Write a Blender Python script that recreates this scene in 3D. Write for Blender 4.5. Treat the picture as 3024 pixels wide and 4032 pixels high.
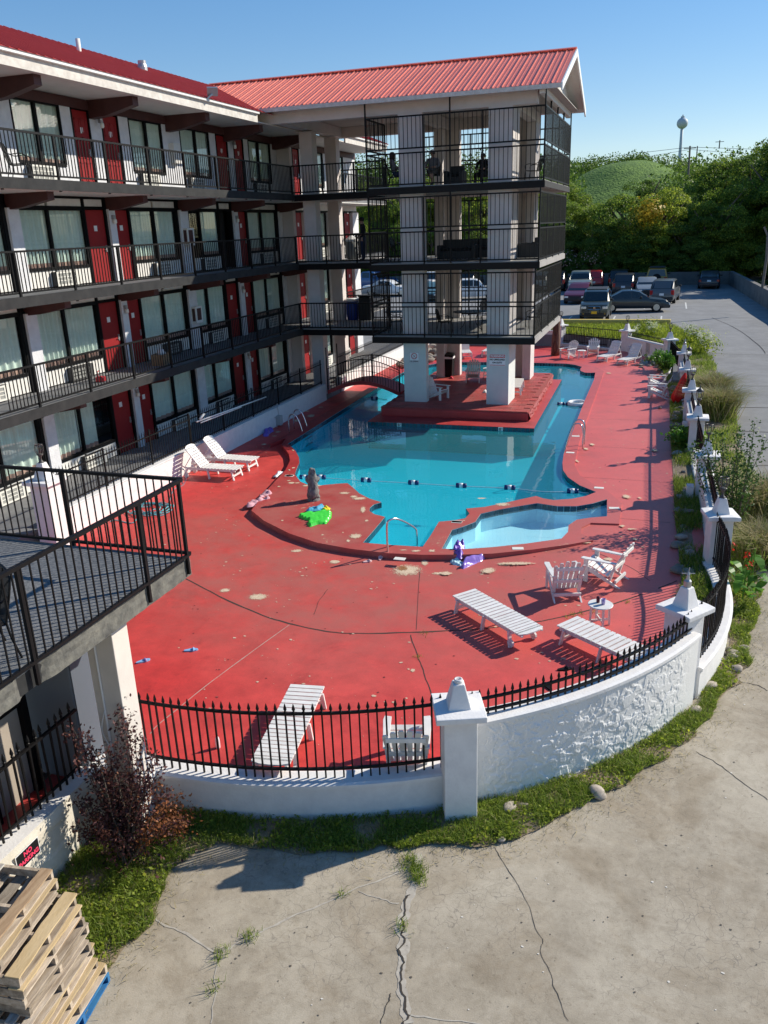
import bpy, bmesh, math, random
import numpy as np
from mathutils import Vector, Matrix, Euler, noise
from mathutils.geometry import delaunay_2d_cdt
for o in list(bpy.data.objects): bpy.data.objects.remove(o)
SC = bpy.context.scene; COL = SC.collection
rad = math.radians; PI = math.pi
RND = random.Random(7)

# ---------------------------------------------------------------- camera, sky, sun, exposure
HC = 7.25                                   # camera height above the pool deck (z = 0)
YAW, PITCH, ROLL, FPX = rad(19.12), rad(19.23), rad(-2.03), 3209.0   # solved from the vanishing points
_f = Vector((-math.sin(YAW)*math.cos(PITCH), math.cos(YAW)*math.cos(PITCH), -math.sin(PITCH)))
_r0 = Vector((math.cos(YAW), math.sin(YAW), 0)); _u0 = _r0.cross(_f)
CR = _r0*math.cos(ROLL) + _u0*math.sin(ROLL); CU = -_r0*math.sin(ROLL) + _u0*math.cos(ROLL); CF = _f
cam_d = bpy.data.cameras.new('camera'); cam = bpy.data.objects.new('camera', cam_d); COL.objects.link(cam)
cam.matrix_world = Matrix(((CR.x, CU.x, -CF.x, 0), (CR.y, CU.y, -CF.y, 0), (CR.z, CU.z, -CF.z, HC), (0, 0, 0, 1)))
cam_d.sensor_fit = 'VERTICAL'; cam_d.sensor_height = 36; cam_d.lens = FPX/4032*36
cam_d.clip_start = 0.1; cam_d.clip_end = 4000
SC.camera = cam
SUN_EL, SUN_AZ = rad(32), rad(49)           # azimuth measured from +Y towards +X
w = bpy.data.worlds.new('World'); SC.world = w; w.use_nodes = True
nt = w.node_tree; nt.nodes.clear()
sky = nt.nodes.new('ShaderNodeTexSky'); sky.sky_type = 'NISHITA'; sky.sun_disc = False
sky.sun_elevation = SUN_EL; sky.sun_rotation = SUN_AZ; sky.air_density = 1.0; sky.dust_density = 0.05; sky.ozone_density = 1.6
bg = nt.nodes.new('ShaderNodeBackground'); bg.inputs[1].default_value = 0.138
ow = nt.nodes.new('ShaderNodeOutputWorld')
gm_ = nt.nodes.new('ShaderNodeGamma'); gm_.inputs[1].default_value = 0.72; hs_ = nt.nodes.new('ShaderNodeHueSaturation'); hs_.inputs['Saturation'].default_value = 1.55   # soften the glare at the horizon, as the phone does
nt.links.new(sky.outputs[0], gm_.inputs[0]); nt.links.new(gm_.outputs[0], hs_.inputs['Color']); tn_ = nt.nodes.new('ShaderNodeVectorMath'); tn_.operation = 'MULTIPLY'; tn_.inputs[1].default_value = (0.95,0.99,1.12); nt.links.new(hs_.outputs[0], tn_.inputs[0]); nt.links.new(tn_.outputs[0], bg.inputs[0]); nt.links.new(bg.outputs[0], ow.inputs[0])
sl = bpy.data.lights.new('sun', 'SUN'); sl.energy = 4.4; sl.angle = rad(0.53); sl.color = (1.0, 0.93, 0.80)
sun = bpy.data.objects.new('sun', sl); COL.objects.link(sun)
SD = Vector((math.sin(SUN_AZ)*math.cos(SUN_EL), math.cos(SUN_AZ)*math.cos(SUN_EL), math.sin(SUN_EL)))
sun.rotation_euler = SD.to_track_quat('Z', 'Y').to_euler(); sun.location = (60, 60, 80)
SC.view_settings.view_transform = 'Standard'; SC.view_settings.look = 'None'
SC.view_settings.exposure = 0.50; SC.view_settings.gamma = 1.0; SC.view_settings.use_curve_mapping = False
SC.render.resolution_x = 768; SC.render.resolution_y = 1024

# ---------------------------------------------------------------- photo pixel -> place on a known surface
def ray(x, y): return CF + CR*((x-1512)/FPX) - CU*((y-2016)/FPX)
def gz(x, y, z=0.0):
    d = ray(x, y); t = (z-HC)/d.z; return Vector((d.x*t, d.y*t, z))
def gx(x, y, X):
    d = ray(x, y); t = X/d.x; return Vector((X, d.y*t, HC+d.z*t))
def gy(x, y, Y):
    d = ray(x, y); t = Y/d.y; return Vector((d.x*t, Y, HC+d.z*t))
# crops of the photograph the coordinates were read in
def cropf(ox, oy, s): return lambda x, y: (ox+x/s, oy+y/s)
K3 = cropf(800, 1500, 1.3825); K4 = cropf(1700, 1300, 1.253); K5 = cropf(1600, 2000, 1.165); K6 = cropf(400, 2600, 1.037)
K7 = cropf(700, 1500, 2.765); K73 = cropf(2050, 1200, 2.212); KD = cropf(1500, 1250, 2.37); KE = cropf(1350, 350, 1.659)
KW = cropf(0, 2700, 1.659); KN = cropf(0, 1800, 1.659); KG = cropf(2000, 400, 1.62); KH = cropf(1100, 1150, 3.016)

# ---------------------------------------------------------------- mesh helpers
class MB:
    def __init__(s): s.v = []; s.f = []; s.m = []; s.mi = 0
    def add(s, vs, fs):
        n = len(s.v); s.v += [tuple(v) for v in vs]; s.f += [tuple(i+n for i in f) for f in fs]; s.m += [s.mi]*len(fs); return s
    def box(s, x0, x1, y0, y1, z0, z1):
        return s.add([(x0,y0,z0),(x1,y0,z0),(x1,y1,z0),(x0,y1,z0),(x0,y0,z1),(x1,y0,z1),(x1,y1,z1),(x0,y1,z1)],
                     [(0,3,2,1),(4,5,6,7),(0,1,5,4),(1,2,6,5),(2,3,7,6),(3,0,4,7)])
    def cbox(s, c, d): return s.box(c[0]-d[0]/2, c[0]+d[0]/2, c[1]-d[1]/2, c[1]+d[1]/2, c[2]-d[2]/2, c[2]+d[2]/2)
    def obox(s, c, d, m):                    # box of size d, turned by matrix m, centred on c
        b = MB().cbox((0,0,0), d); return s.add([Vector(c)+m@Vector(v) for v in b.v], b.f)
    def bar(s, p, q, w, h=None, up=(0,0,1)):  # square bar from p to q
        h = h or w; p = Vector(p); q = Vector(q); t = (q-p)
        if t.length < 1e-6: return s
        t.normalize(); a = t.cross(Vector(up))
        if a.length < 1e-4: a = t.cross(Vector((1,0,0)))
        a.normalize(); b = a.cross(t); a = a*w/2; b = b*h/2
        return s.add([p-a-b,p+a-b,p+a+b,p-a+b,q-a-b,q+a-b,q+a+b,q-a+b],[(0,3,2,1),(4,5,6,7),(0,1,5,4),(1,2,6,5),(2,3,7,6),(3,0,4,7)])
    def tube(s, pts, r, n=6, closed=False, caps=True):
        pts = [Vector(p) for p in pts]; m = len(pts); rs = r if isinstance(r, (list, tuple)) else [r]*m
        vs = []; prev = None
        for i, p in enumerate(pts):
            if closed: t = pts[(i+1) % m]-pts[i-1]
            else: t = pts[min(i+1, m-1)]-pts[max(i-1, 0)]
            t.normalize()
            a = prev-t*prev.dot(t) if prev is not None else t.cross(Vector((0,0,1)))
            if a.length < 1e-3: a = t.cross(Vector((1,0.2,0)))
            a.normalize(); prev = a; b = t.cross(a)
            vs += [p+(a*math.cos(2*PI*k/n)+b*math.sin(2*PI*k/n))*rs[i] for k in range(n)]
        fs = []
        for i in range(m if closed else m-1):
            j = (i+1) % m
            fs += [(i*n+k, i*n+(k+1) % n, j*n+(k+1) % n, j*n+k) for k in range(n)]
        if caps and not closed: fs += [tuple(range(n-1,-1,-1)), tuple(range((m-1)*n, m*n))]
        return s.add(vs, fs)
    def lathe(s, c, prof, n=12, caps=True):   # prof: (radius, z)
        vs = [(c[0]+r*math.cos(2*PI*k/n), c[1]+r*math.sin(2*PI*k/n), c[2]+z) for r, z in prof for k in range(n)]; m = len(prof)
        fs = [(i*n+k, i*n+(k+1) % n, (i+1)*n+(k+1) % n, (i+1)*n+k) for i in range(m-1) for k in range(n)]
        if caps: fs += [tuple(range(n-1,-1,-1)), tuple(range((m-1)*n, m*n))]
        return s.add(vs, fs)
    def prism(s, poly, z0, z1):               # vertical prism over a simple polygon
        n = len(poly); a = sum(poly[i][0]*poly[(i+1) % n][1]-poly[(i+1) % n][0]*poly[i][1] for i in range(n))
        if a < 0: poly = poly[::-1]
        return s.add([(x,y,z0) for x,y,*_ in poly]+[(x,y,z1) for x,y,*_ in poly],
                     [tuple(range(n-1,-1,-1)), tuple(range(n,2*n))]+[(i,(i+1) % n,n+(i+1) % n,n+i) for i in range(n)])
    def extr(s, prof, axis, a0, a1):           # profile in the two other axes, swept along axis 'x' or 'y'
        n = len(prof)
        mk = (lambda p, t: (t, p[0], p[1])) if axis == 'x' else (lambda p, t: (p[0], t, p[1]))
        return s.add([mk(p,a0) for p in prof]+[mk(p,a1) for p in prof],
                     [tuple(range(n)), tuple(range(2*n-1,n-1,-1))]+[(i,n+i,n+(i+1) % n,(i+1) % n) for i in range(n)])
    def sweep(s, path, prof, up=(0,0,1)):      # profile (side offset, height) swept along an open path on the ground plan
        vs = []; n = len(prof); m = len(path)
        for i, p in enumerate(path):
            t = Vector(path[min(i+1,m-1)])-Vector(path[max(i-1,0)]); t.z = 0; t.normalize(); nrm = Vector((t.y,-t.x,0))
            vs += [Vector(p)+nrm*a+Vector((0,0,b)) for a, b in prof]
        fs = [(i*n+k, (i+1)*n+k, (i+1)*n+(k+1) % n, i*n+(k+1) % n) for i in range(m-1) for k in range(n)]
        fs += [tuple(range(n)), tuple(range(m*n-1,(m-1)*n-1,-1))]
        return s.add(vs, fs)
    def mesh(s, name, mats, smooth=False):
        me = bpy.data.meshes.new(name); me.from_pydata(s.v, [], s.f)
        for m in (mats if isinstance(mats, (list, tuple)) else [mats]): me.materials.append(m)
        if max(s.m, default=0) > 0: me.polygons.foreach_set('material_index', s.m)
        if smooth: me.polygons.foreach_set('use_smooth', [True]*len(me.polygons))
        bm = bmesh.new(); bm.from_mesh(me); bmesh.ops.recalc_face_normals(bm, faces=bm.faces); bm.to_mesh(me); bm.free()
        me.update(); return me
TMP = bpy.data.scenes.new('workbench')        # empty side scene, only to turn lettering and skinned figures into meshes quickly
def to_mesh(o):
    TMP.collection.objects.link(o); vl = TMP.view_layers[0]; vl.update(); me = bpy.data.meshes.new_from_object(o.evaluated_get(vl.depsgraph)); bpy.data.objects.remove(o); return me
PM = {}                                       # placement matrix of every thing, to parent world-space parts
KIDS = {}                                     # children by parent name (Object.children scans the whole file)
def link(name, data, parent=None, local=False):
    o = bpy.data.objects.new(name, data); COL.objects.link(o)
    if parent is not None:
        o.parent = parent; KIDS.setdefault(parent.name, []).append(o)
        if not local and parent.name in PM: o.matrix_parent_inverse = PM[parent.name].inverted()
    return o
def part(name, mb, mats, parent=None, smooth=False, local=False, bevel=0, kind=None):
    o = link(name, mb.mesh(name, mats, smooth) if isinstance(mb, MB) else mb, parent, local)
    if bevel:
        b = o.modifiers.new('bevel', 'BEVEL'); b.width = bevel; b.segments = 2; b.limit_method = 'ANGLE'; b.angle_limit = rad(40)
    if kind: o['kind'] = kind
    return o
def inst(name, me, parent, loc=(0,0,0), rot=(0,0,0), sc=(1,1,1), local=False):
    o = link(name, me, parent, local); o.location = loc; o.rotation_euler = rot; o.scale = sc; return o
def tag(o, label, cat, group=None):
    o['label'] = label; o['category'] = cat
    if group: o['group'] = group
    return o
def struct(o): o['kind'] = 'structure'; return o
def stuff(o): o['kind'] = 'stuff'; return o
def thing(name, label, cat, loc=(0,0,0), rz=0, group=None):
    o = bpy.data.objects.new(name, None); COL.objects.link(o); o.empty_display_size = 0.2
    o.location = loc; o.rotation_euler = (0,0,rz); PM[o.name] = Matrix.Translation(Vector(loc)) @ Matrix.Rotation(rz,4,'Z')
    return tag(o, label, cat, group)
def copy_thing(root, loc, rz, label, group=None):
    r = root.copy(); COL.objects.link(r); r.location = loc; r.rotation_euler = (0,0,rz); r['label'] = label
    if group: r['group'] = group
    def rec(src, dst):
        for ch in list(KIDS.get(src.name, [])):
            c = ch.copy(); COL.objects.link(c); c.parent = dst; KIDS.setdefault(dst.name, []).append(c); rec(ch, c)
    rec(root, r); return r
def inpoly(x, y, poly):
    c = False; n = len(poly); j = n-1
    for i in range(n):
        xi, yi = poly[i][0], poly[i][1]; xj, yj = poly[j][0], poly[j][1]
        if (yi > y) != (yj > y) and x < (xj-xi)*(y-yi)/(yj-yi)+xi: c = not c
        j = i
    return c
def region(outer, holes=(), step=0, zf=None):   # triangulated plan region with holes
    pts = []; edges = []
    for loop in [outer, *holes]:
        n0 = len(pts); n = len(loop); pts += [Vector((p[0],p[1])) for p in loop]; edges += [(n0+i, n0+(i+1) % n) for i in range(n)]
    if step:
        xs = [p[0] for p in outer]; ys = [p[1] for p in outer]; x = min(xs)+step/2
        while x < max(xs):
            y = min(ys)+step/2
            while y < max(ys):
                if inpoly(x,y,outer) and not any(inpoly(x,y,h) for h in holes): pts.append(Vector((x,y)))
                y += step
            x += step
    v, e, f, *_ = delaunay_2d_cdt(pts, edges, [], 0, 1e-5)
    tri = []
    for t in f:
        cx = sum(v[i].x for i in t)/len(t); cy = sum(v[i].y for i in t)/len(t)
        if inpoly(cx,cy,outer) and not any(inpoly(cx,cy,h) for h in holes): tri.append(tuple(t))
    zf = zf or (lambda x, y: 0.0)
    return [(p.x,p.y,zf(p.x,p.y)) for p in v], tri
def smooth_path(pts, n=6, closed=False):         # Catmull-Rom through points
    P = [Vector(p) for p in pts]; m = len(P); out = []
    for i in range(m if closed else m-1):
        p0 = P[i-1] if (closed or i > 0) else P[0]; p1 = P[i]; p2 = P[(i+1) % m]; p3 = P[(i+2) % m] if (closed or i+2 < m) else P[-1]
        for k in range(n):
            t = k/n; out.append(0.5*((2*p1)+(p2-p0)*t+(2*p0-5*p1+4*p2-p3)*t*t+(3*p1-p0-3*p2+p3)*t**3))
    if not closed: out.append(P[-1])
    return out
def sstep(a, b, x):
    t = max(0.0, min(1.0, (x-a)/(b-a))); return t*t*(3-2*t)

# ---------------------------------------------------------------- materials
def mat(name, col, rough=0.7, col2=None, nscale=3.0, namt=0.5, bump=0.0, bscale=40.0, metal=0.0, rnd=0.0, spec=0.4, detail=4.0, bdist=0.01, stretch=None, coord='W'):
    m = bpy.data.materials.new(name); m.use_nodes = True; t = m.node_tree; N = t.nodes; L = t.links
    b = N['Principled BSDF']; b.inputs['Roughness'].default_value = rough; b.inputs['Metallic'].default_value = metal
    b.inputs['Specular IOR Level'].default_value = spec; b.inputs['Base Color'].default_value = (*col, 1)
    if coord == 'W': src = N.new('ShaderNodeNewGeometry').outputs['Position']
    else: src = N.new('ShaderNodeTexCoord').outputs['Object']
    if stretch:
        mp = N.new('ShaderNodeMapping'); mp.inputs['Scale'].default_value = stretch; L.new(src, mp.inputs['Vector']); src = mp.outputs[0]
    cur = None
    if col2 is not None:
        n1 = N.new('ShaderNodeTexNoise'); n1.inputs['Scale'].default_value = nscale; n1.inputs['Detail'].default_value = detail; n1.inputs['Roughness'].default_value = 0.62
        L.new(src, n1.inputs['Vector'])
        r = N.new('ShaderNodeValToRGB'); r.color_ramp.elements[0].position = 0.5-0.28*(1.2-namt); r.color_ramp.elements[1].position = 0.5+0.28*(1.2-namt)
        r.color_ramp.elements[0].color = (*col, 1); r.color_ramp.elements[1].color = (*col2, 1)
        L.new(n1.outputs[0], r.inputs[0]); cur = r.outputs[0]
    if rnd:
        oi = N.new('ShaderNodeObjectInfo'); mr = N.new('ShaderNodeMapRange'); mr.inputs['To Min'].default_value = 1-rnd; mr.inputs['To Max'].default_value = 1+rnd
        L.new(oi.outputs['Random'], mr.inputs[0]); hs = N.new('ShaderNodeHueSaturation'); L.new(mr.outputs[0], hs.inputs['Value'])
        if cur is not None: L.new(cur, hs.inputs['Color'])
        else: hs.inputs['Color'].default_value = (*col, 1)
        cur = hs.outputs[0]
    if cur is not None: L.new(cur, b.inputs['Base Color'])
    if bump:
        n2 = N.new('ShaderNodeTexNoise'); n2.inputs['Scale'].default_value = bscale; n2.inputs['Detail'].default_value = 5; L.new(src, n2.inputs['Vector'])
        bp = N.new('ShaderNodeBump'); bp.inputs['Strength'].default_value = bump; bp.inputs['Distance'].default_value = bdist
        L.new(n2.outputs[0], bp.inputs['Height']); L.new(bp.outputs[0], b.inputs['Normal'])
    return m
def schlick(N, L, f0, normal=None):          # reflectance that is the same from either side of a sheet
    g = N.new('ShaderNodeNewGeometry'); d = N.new('ShaderNodeVectorMath'); d.operation = 'DOT_PRODUCT'
    L.new(g.outputs['Incoming'], d.inputs[0]); L.new(normal if normal is not None else g.outputs['Normal'], d.inputs[1])
    def mth(op, a, b=None):
        n = N.new('ShaderNodeMath'); n.operation = op
        for i, v in enumerate((a, b)):
            if v is None: continue
            if isinstance(v, (int, float)): n.inputs[i].default_value = v
            else: L.new(v, n.inputs[i])
        return n.outputs[0]
    c = mth('SUBTRACT', 1.0, mth('ABSOLUTE', d.outputs['Value'])); return mth('ADD', mth('MULTIPLY', mth('POWER', mth('MAXIMUM', c, 0.0), 5.0), 1-f0), f0)
def glass(name, tint=(1,1,1), refl=1.0, rough=0.0, f0=0.04):       # pane: clear sheet with a mirror-like skin
    m = bpy.data.materials.new(name); m.use_nodes = True; t = m.node_tree; N = t.nodes; L = t.links; N.clear()
    o = N.new('ShaderNodeOutputMaterial'); mx = N.new('ShaderNodeMixShader'); tr = N.new('ShaderNodeBsdfTransparent'); gl = N.new('ShaderNodeBsdfGlossy')
    tr.inputs[0].default_value = (*tint,1); gl.inputs['Roughness'].default_value = rough
    ml = N.new('ShaderNodeMath'); ml.operation = 'MULTIPLY'; ml.inputs[1].default_value = refl; ml.use_clamp = True
    L.new(schlick(N, L, f0), ml.inputs[0]); L.new(ml.outputs[0], mx.inputs[0]); L.new(tr.outputs[0], mx.inputs[1]); L.new(gl.outputs[0], mx.inputs[2]); L.new(mx.outputs[0], o.inputs[0])
    return m
M = {}
M['stucco'] = mat('stucco', (0.80,0.78,0.76), 0.85, (0.68,0.66,0.65), 5, 0.35, 0.35, 30, bdist=0.012, detail=8)
M['stucco_wing'] = mat('stucco_wing', (0.74,0.74,0.76), 0.85, (0.62,0.62,0.65), 4, 0.5, 0.7, 30, bdist=0.02)
M['stucco_pier'] = mat('stucco_pier', (0.68,0.62,0.60), 0.9, (0.58,0.53,0.51), 1.6, 0.4, 0.6, 34, bdist=0.015)
M['pier_base'] = mat('pier_base', (0.64,0.67,0.64), 0.9, (0.55,0.58,0.56), 2, 0.4, 0.5, 34, bdist=0.015)
M['white_panel'] = mat('white_panel', (0.78,0.76,0.72), 0.6, (0.68,0.65,0.61), 6, 0.4)
M['soffit'] = mat('soffit', (0.66,0.64,0.60), 0.8, (0.58,0.55,0.51), 1.5, 0.4)
M['fascia'] = mat('fascia', (0.74,0.71,0.66), 0.75, (0.46,0.42,0.38), 5, 0.15, 0.3, 20)
M['gutter'] = mat('gutter', (0.80,0.80,0.78), 0.45)
M['brown'] = mat('brown_beam', (0.085,0.032,0.030), 0.55, (0.060,0.022,0.022), 3, 0.5, 0.2, 30)
M['black'] = mat('black_paint', (0.005,0.005,0.006), 0.5, (0.009,0.008,0.008), 8, 0.4, spec=0.2)
M['frame'] = mat('dark_frame', (0.004,0.004,0.005), 0.55, spec=0.15)
M['slab_edge'] = mat('slab_edge', (0.009,0.010,0.012), 0.85, (0.034,0.034,0.034), 3, 0.2, 0.3, 20)
M['walk'] = mat('walk_floor', (0.15,0.155,0.165), 0.85, (0.22,0.22,0.22), 2, 0.4, 0.4, 60)
M['carpet'] = mat('balcony_floor', (0.10,0.105,0.11), 0.95, (0.20,0.20,0.20), 26, 0.75, 0.8, 90)
M['door'] = mat('door_red', (0.30,0.018,0.020), 0.5, (0.25,0.014,0.016), 2, 0.5, spec=0.25)
M['plate'] = mat('plate_white', (0.8,0.8,0.8), 0.5)
M['ink'] = mat('plate_ink', (0.12,0.2,0.3), 0.6)
M['steel'] = mat('steel', (0.62,0.62,0.63), 0.22, metal=1.0)
M['dullsteel'] = mat('dull_steel', (0.42,0.42,0.43), 0.45, metal=0.8)
M['curtain'] = mat('curtain', (0.76,0.82,0.76), 0.9, (0.64,0.72,0.68), 3, 0.4)
M['curtain_hem'] = mat('curtain_hem', (0.50,0.30,0.26), 0.9)
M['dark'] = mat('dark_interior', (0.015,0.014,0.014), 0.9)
M['win'] = glass('window_glass', (0.90,0.96,0.93), 1.6, f0=0.06)
M['ac'] = mat('ac_white', (0.74,0.72,0.66), 0.5); M['ac_grille'] = mat('ac_grille', (0.30,0.30,0.28), 0.7)
M['ac_dark'] = mat('ac_dark', (0.05,0.05,0.05), 0.6)
M['lampglass'] = mat('lamp_glass', (0.80,0.78,0.72), 0.3)
M['white_plastic'] = mat('white_plastic', (0.80,0.79,0.77), 0.45, (0.66,0.64,0.60), 7, 0.3, spec=0.4, detail=8, rnd=0.06)
M['coping_red'] = mat('coping_red', (0.36,0.035,0.034), 0.55, (0.46,0.060,0.055), 1.2, 0.5, 0.35, 30)
M['bare'] = mat('bare_concrete', (0.62,0.47,0.30), 0.9, (0.40,0.20,0.13), 22, 0.4, 0.3, 60)
M['isl_tile'] = mat('island_tile', (0.40,0.050,0.045), 0.6, (0.32,0.075,0.060), 3, 0.5, 0.2, 40, rnd=0.22)
M['isl_grout'] = mat('island_grout', (0.33,0.07,0.06), 0.8)
M['rock_red'] = mat('rock_red', (0.36,0.035,0.034), 0.6, (0.27,0.02,0.02), 9, 0.6, 1.0, 14, bdist=0.06)
M['tile'] = mat('pool_tile', (0.012,0.035,0.060), 0.12, (0.02,0.06,0.085), 5, 0.5, rnd=0.5, spec=0.6)
M['grout'] = mat('pool_grout', (0.22,0.27,0.28), 0.9)
M['marker'] = mat('depth_marker', (0.74,0.72,0.66), 0.6)
M['markerk'] = mat('marker_ink', (0.02,0.02,0.02), 0.6)
# ---------------------------------------------------------------- special surface materials
def node_mat(name):
    m = bpy.data.materials.new(name); m.use_nodes = True; t = m.node_tree; return m, t.nodes, t.links, t.nodes['Principled BSDF'], t.nodes.new('ShaderNodeNewGeometry').outputs['Position']
def tex_noise(N, L, src, scale, detail=4, rough=0.6, dist=0.0):
    n = N.new('ShaderNodeTexNoise'); n.inputs['Scale'].default_value = scale; n.inputs['Detail'].default_value = detail; n.inputs['Roughness'].default_value = rough; n.inputs['Distortion'].default_value = dist
    L.new(src, n.inputs['Vector']); return n.outputs[0]
def ramp(N, L, src, stops):
    r = N.new('ShaderNodeValToRGB'); e = r.color_ramp.elements
    while len(e) < len(stops): e.new(0.5)
    for i, (p, c) in enumerate(stops): e[i].position = p; e[i].color = (*c, 1) if len(c) == 3 else c
    L.new(src, r.inputs[0]); return r.outputs[0]
def mixc(N, L, fac, a, b, mode='MIX'):
    m = N.new('ShaderNodeMix'); m.data_type = 'RGBA'; m.blend_type = mode; ins = m.inputs
    for s_, v in ((0, fac), (6, a), (7, b)):
        if hasattr(v, 'is_linked') or hasattr(v, 'links'): L.new(v, ins[s_])
        else: ins[s_].default_value = v if s_ == 0 else (*v, 1)
    return m.outputs[2]
def bumpn(N, L, b, h, strength, dist):
    n = N.new('ShaderNodeBump'); n.inputs['Strength'].default_value = strength; n.inputs['Distance'].default_value = dist; L.new(h, n.inputs['Height']); L.new(n.outputs[0], b.inputs['Normal'])

def make_deck_mat(name, base, faded, wear):
    m, N, L, b, P = node_mat(name)
    big = ramp(N, L, tex_noise(N, L, P, 0.22, 3, 0.55), [(0.36, base), (0.66, faded)])
    st = ramp(N, L, tex_noise(N, L, P, 1.7, 6, 0.7), [(0.30, (0.72,0.72,0.72)), (0.62, (1.06,1.06,1.06))])
    c = mixc(N, L, 1.0, big, st, 'MULTIPLY')
    dk = ramp(N, L, tex_noise(N, L, P, 0.9, 8, 0.74, 0.8), [(0.26, (0.55,0.50,0.50)), (0.44, (1,1,1)), (0.60, (1,1,1)), (0.74, (1.22,1.28,1.25))]); c = mixc(N, L, 0.85, c, dk, 'MULTIPLY')
    sc_ = ramp(N, L, tex_noise(N, L, P, 5.5, 8, 0.8, 1.5), [(0.66, (0,0,0)), (0.72, (0.28,0.28,0.28))]); c = mixc(N, L, sc_, c, (0.62,0.34,0.28))
    sx = N.new('ShaderNodeSeparateXYZ'); L.new(P, sx.inputs[0]); mr = N.new('ShaderNodeMapRange'); mr.inputs[1].default_value = -7; mr.inputs[2].default_value = -1; mr.inputs[4].default_value = 0.6; L.new(sx.outputs[0], mr.inputs[0])
    m2 = N.new('ShaderNodeMapRange'); m2.inputs[1].default_value = 9; m2.inputs[2].default_value = 17; L.new(sx.outputs[1], m2.inputs[0]); mm = N.new('ShaderNodeMath'); mm.operation = 'MULTIPLY'; L.new(mr.outputs[0], mm.inputs[0]); L.new(m2.outputs[0], mm.inputs[1])
    c = mixc(N, L, mm.outputs[0], c, (0.63,0.18,0.160))
    dv = N.new('ShaderNodeVectorMath'); dv.operation = 'DISTANCE'; dv.inputs[1].default_value = (-6.3,17.6,0); L.new(P, dv.inputs[0])   # foot-worn, dusty paint round the pool steps
    m3 = N.new('ShaderNodeMapRange'); m3.inputs[1].default_value = 7.0; m3.inputs[2].default_value = 4.2; m3.inputs[4].default_value = 1.0; L.new(dv.outputs['Value'], m3.inputs[0]); dn = ramp(N, L, tex_noise(N, L, P, 1.1, 8, 0.75), [(0.32, (0.10,0.10,0.10)), (0.60, (0.85,0.85,0.85))])
    m4 = N.new('ShaderNodeMath'); m4.operation = 'MULTIPLY'; L.new(m3.outputs[0], m4.inputs[0]); L.new(dn, m4.inputs[1]); c = mixc(N, L, m4.outputs[0], c, (0.43,0.125,0.100))
    fi = ramp(N, L, tex_noise(N, L, P, 42, 3, 0.7), [(0.25, (0.86,0.86,0.86)), (0.75, (1.08,1.08,1.08))])
    c = mixc(N, L, 1.0, c, fi, 'MULTIPLY')
    # chipped paint: where a coarse and a fine noise agree
    w1 = ramp(N, L, tex_noise(N, L, P, 0.75, 2), [(0.60, (0,0,0)), (0.68, (1,1,1))])
    w2 = ramp(N, L, tex_noise(N, L, P, 9, 5, 0.75, 0.6), [(wear, (0,0,0)), (wear+0.03, (1,1,1))])
    wf = mixc(N, L, 1.0, w1, w2, 'MULTIPLY')
    c = mixc(N, L, wf, c, (0.55,0.40,0.26))
    L.new(c, b.inputs['Base Color']); b.inputs['Roughness'].default_value = 0.52; b.inputs['Specular IOR Level'].default_value = 0.45
    bumpn(N, L, b, tex_noise(N, L, P, 60, 4), 0.25, 0.006); return m
M['deck'] = make_deck_mat('deck_red', (0.62,0.040,0.036), (0.64,0.080,0.066), 0.66)
M['coping'] = make_deck_mat('coping_paint', (0.42,0.024,0.026), (0.50,0.055,0.052), 0.60)
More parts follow.
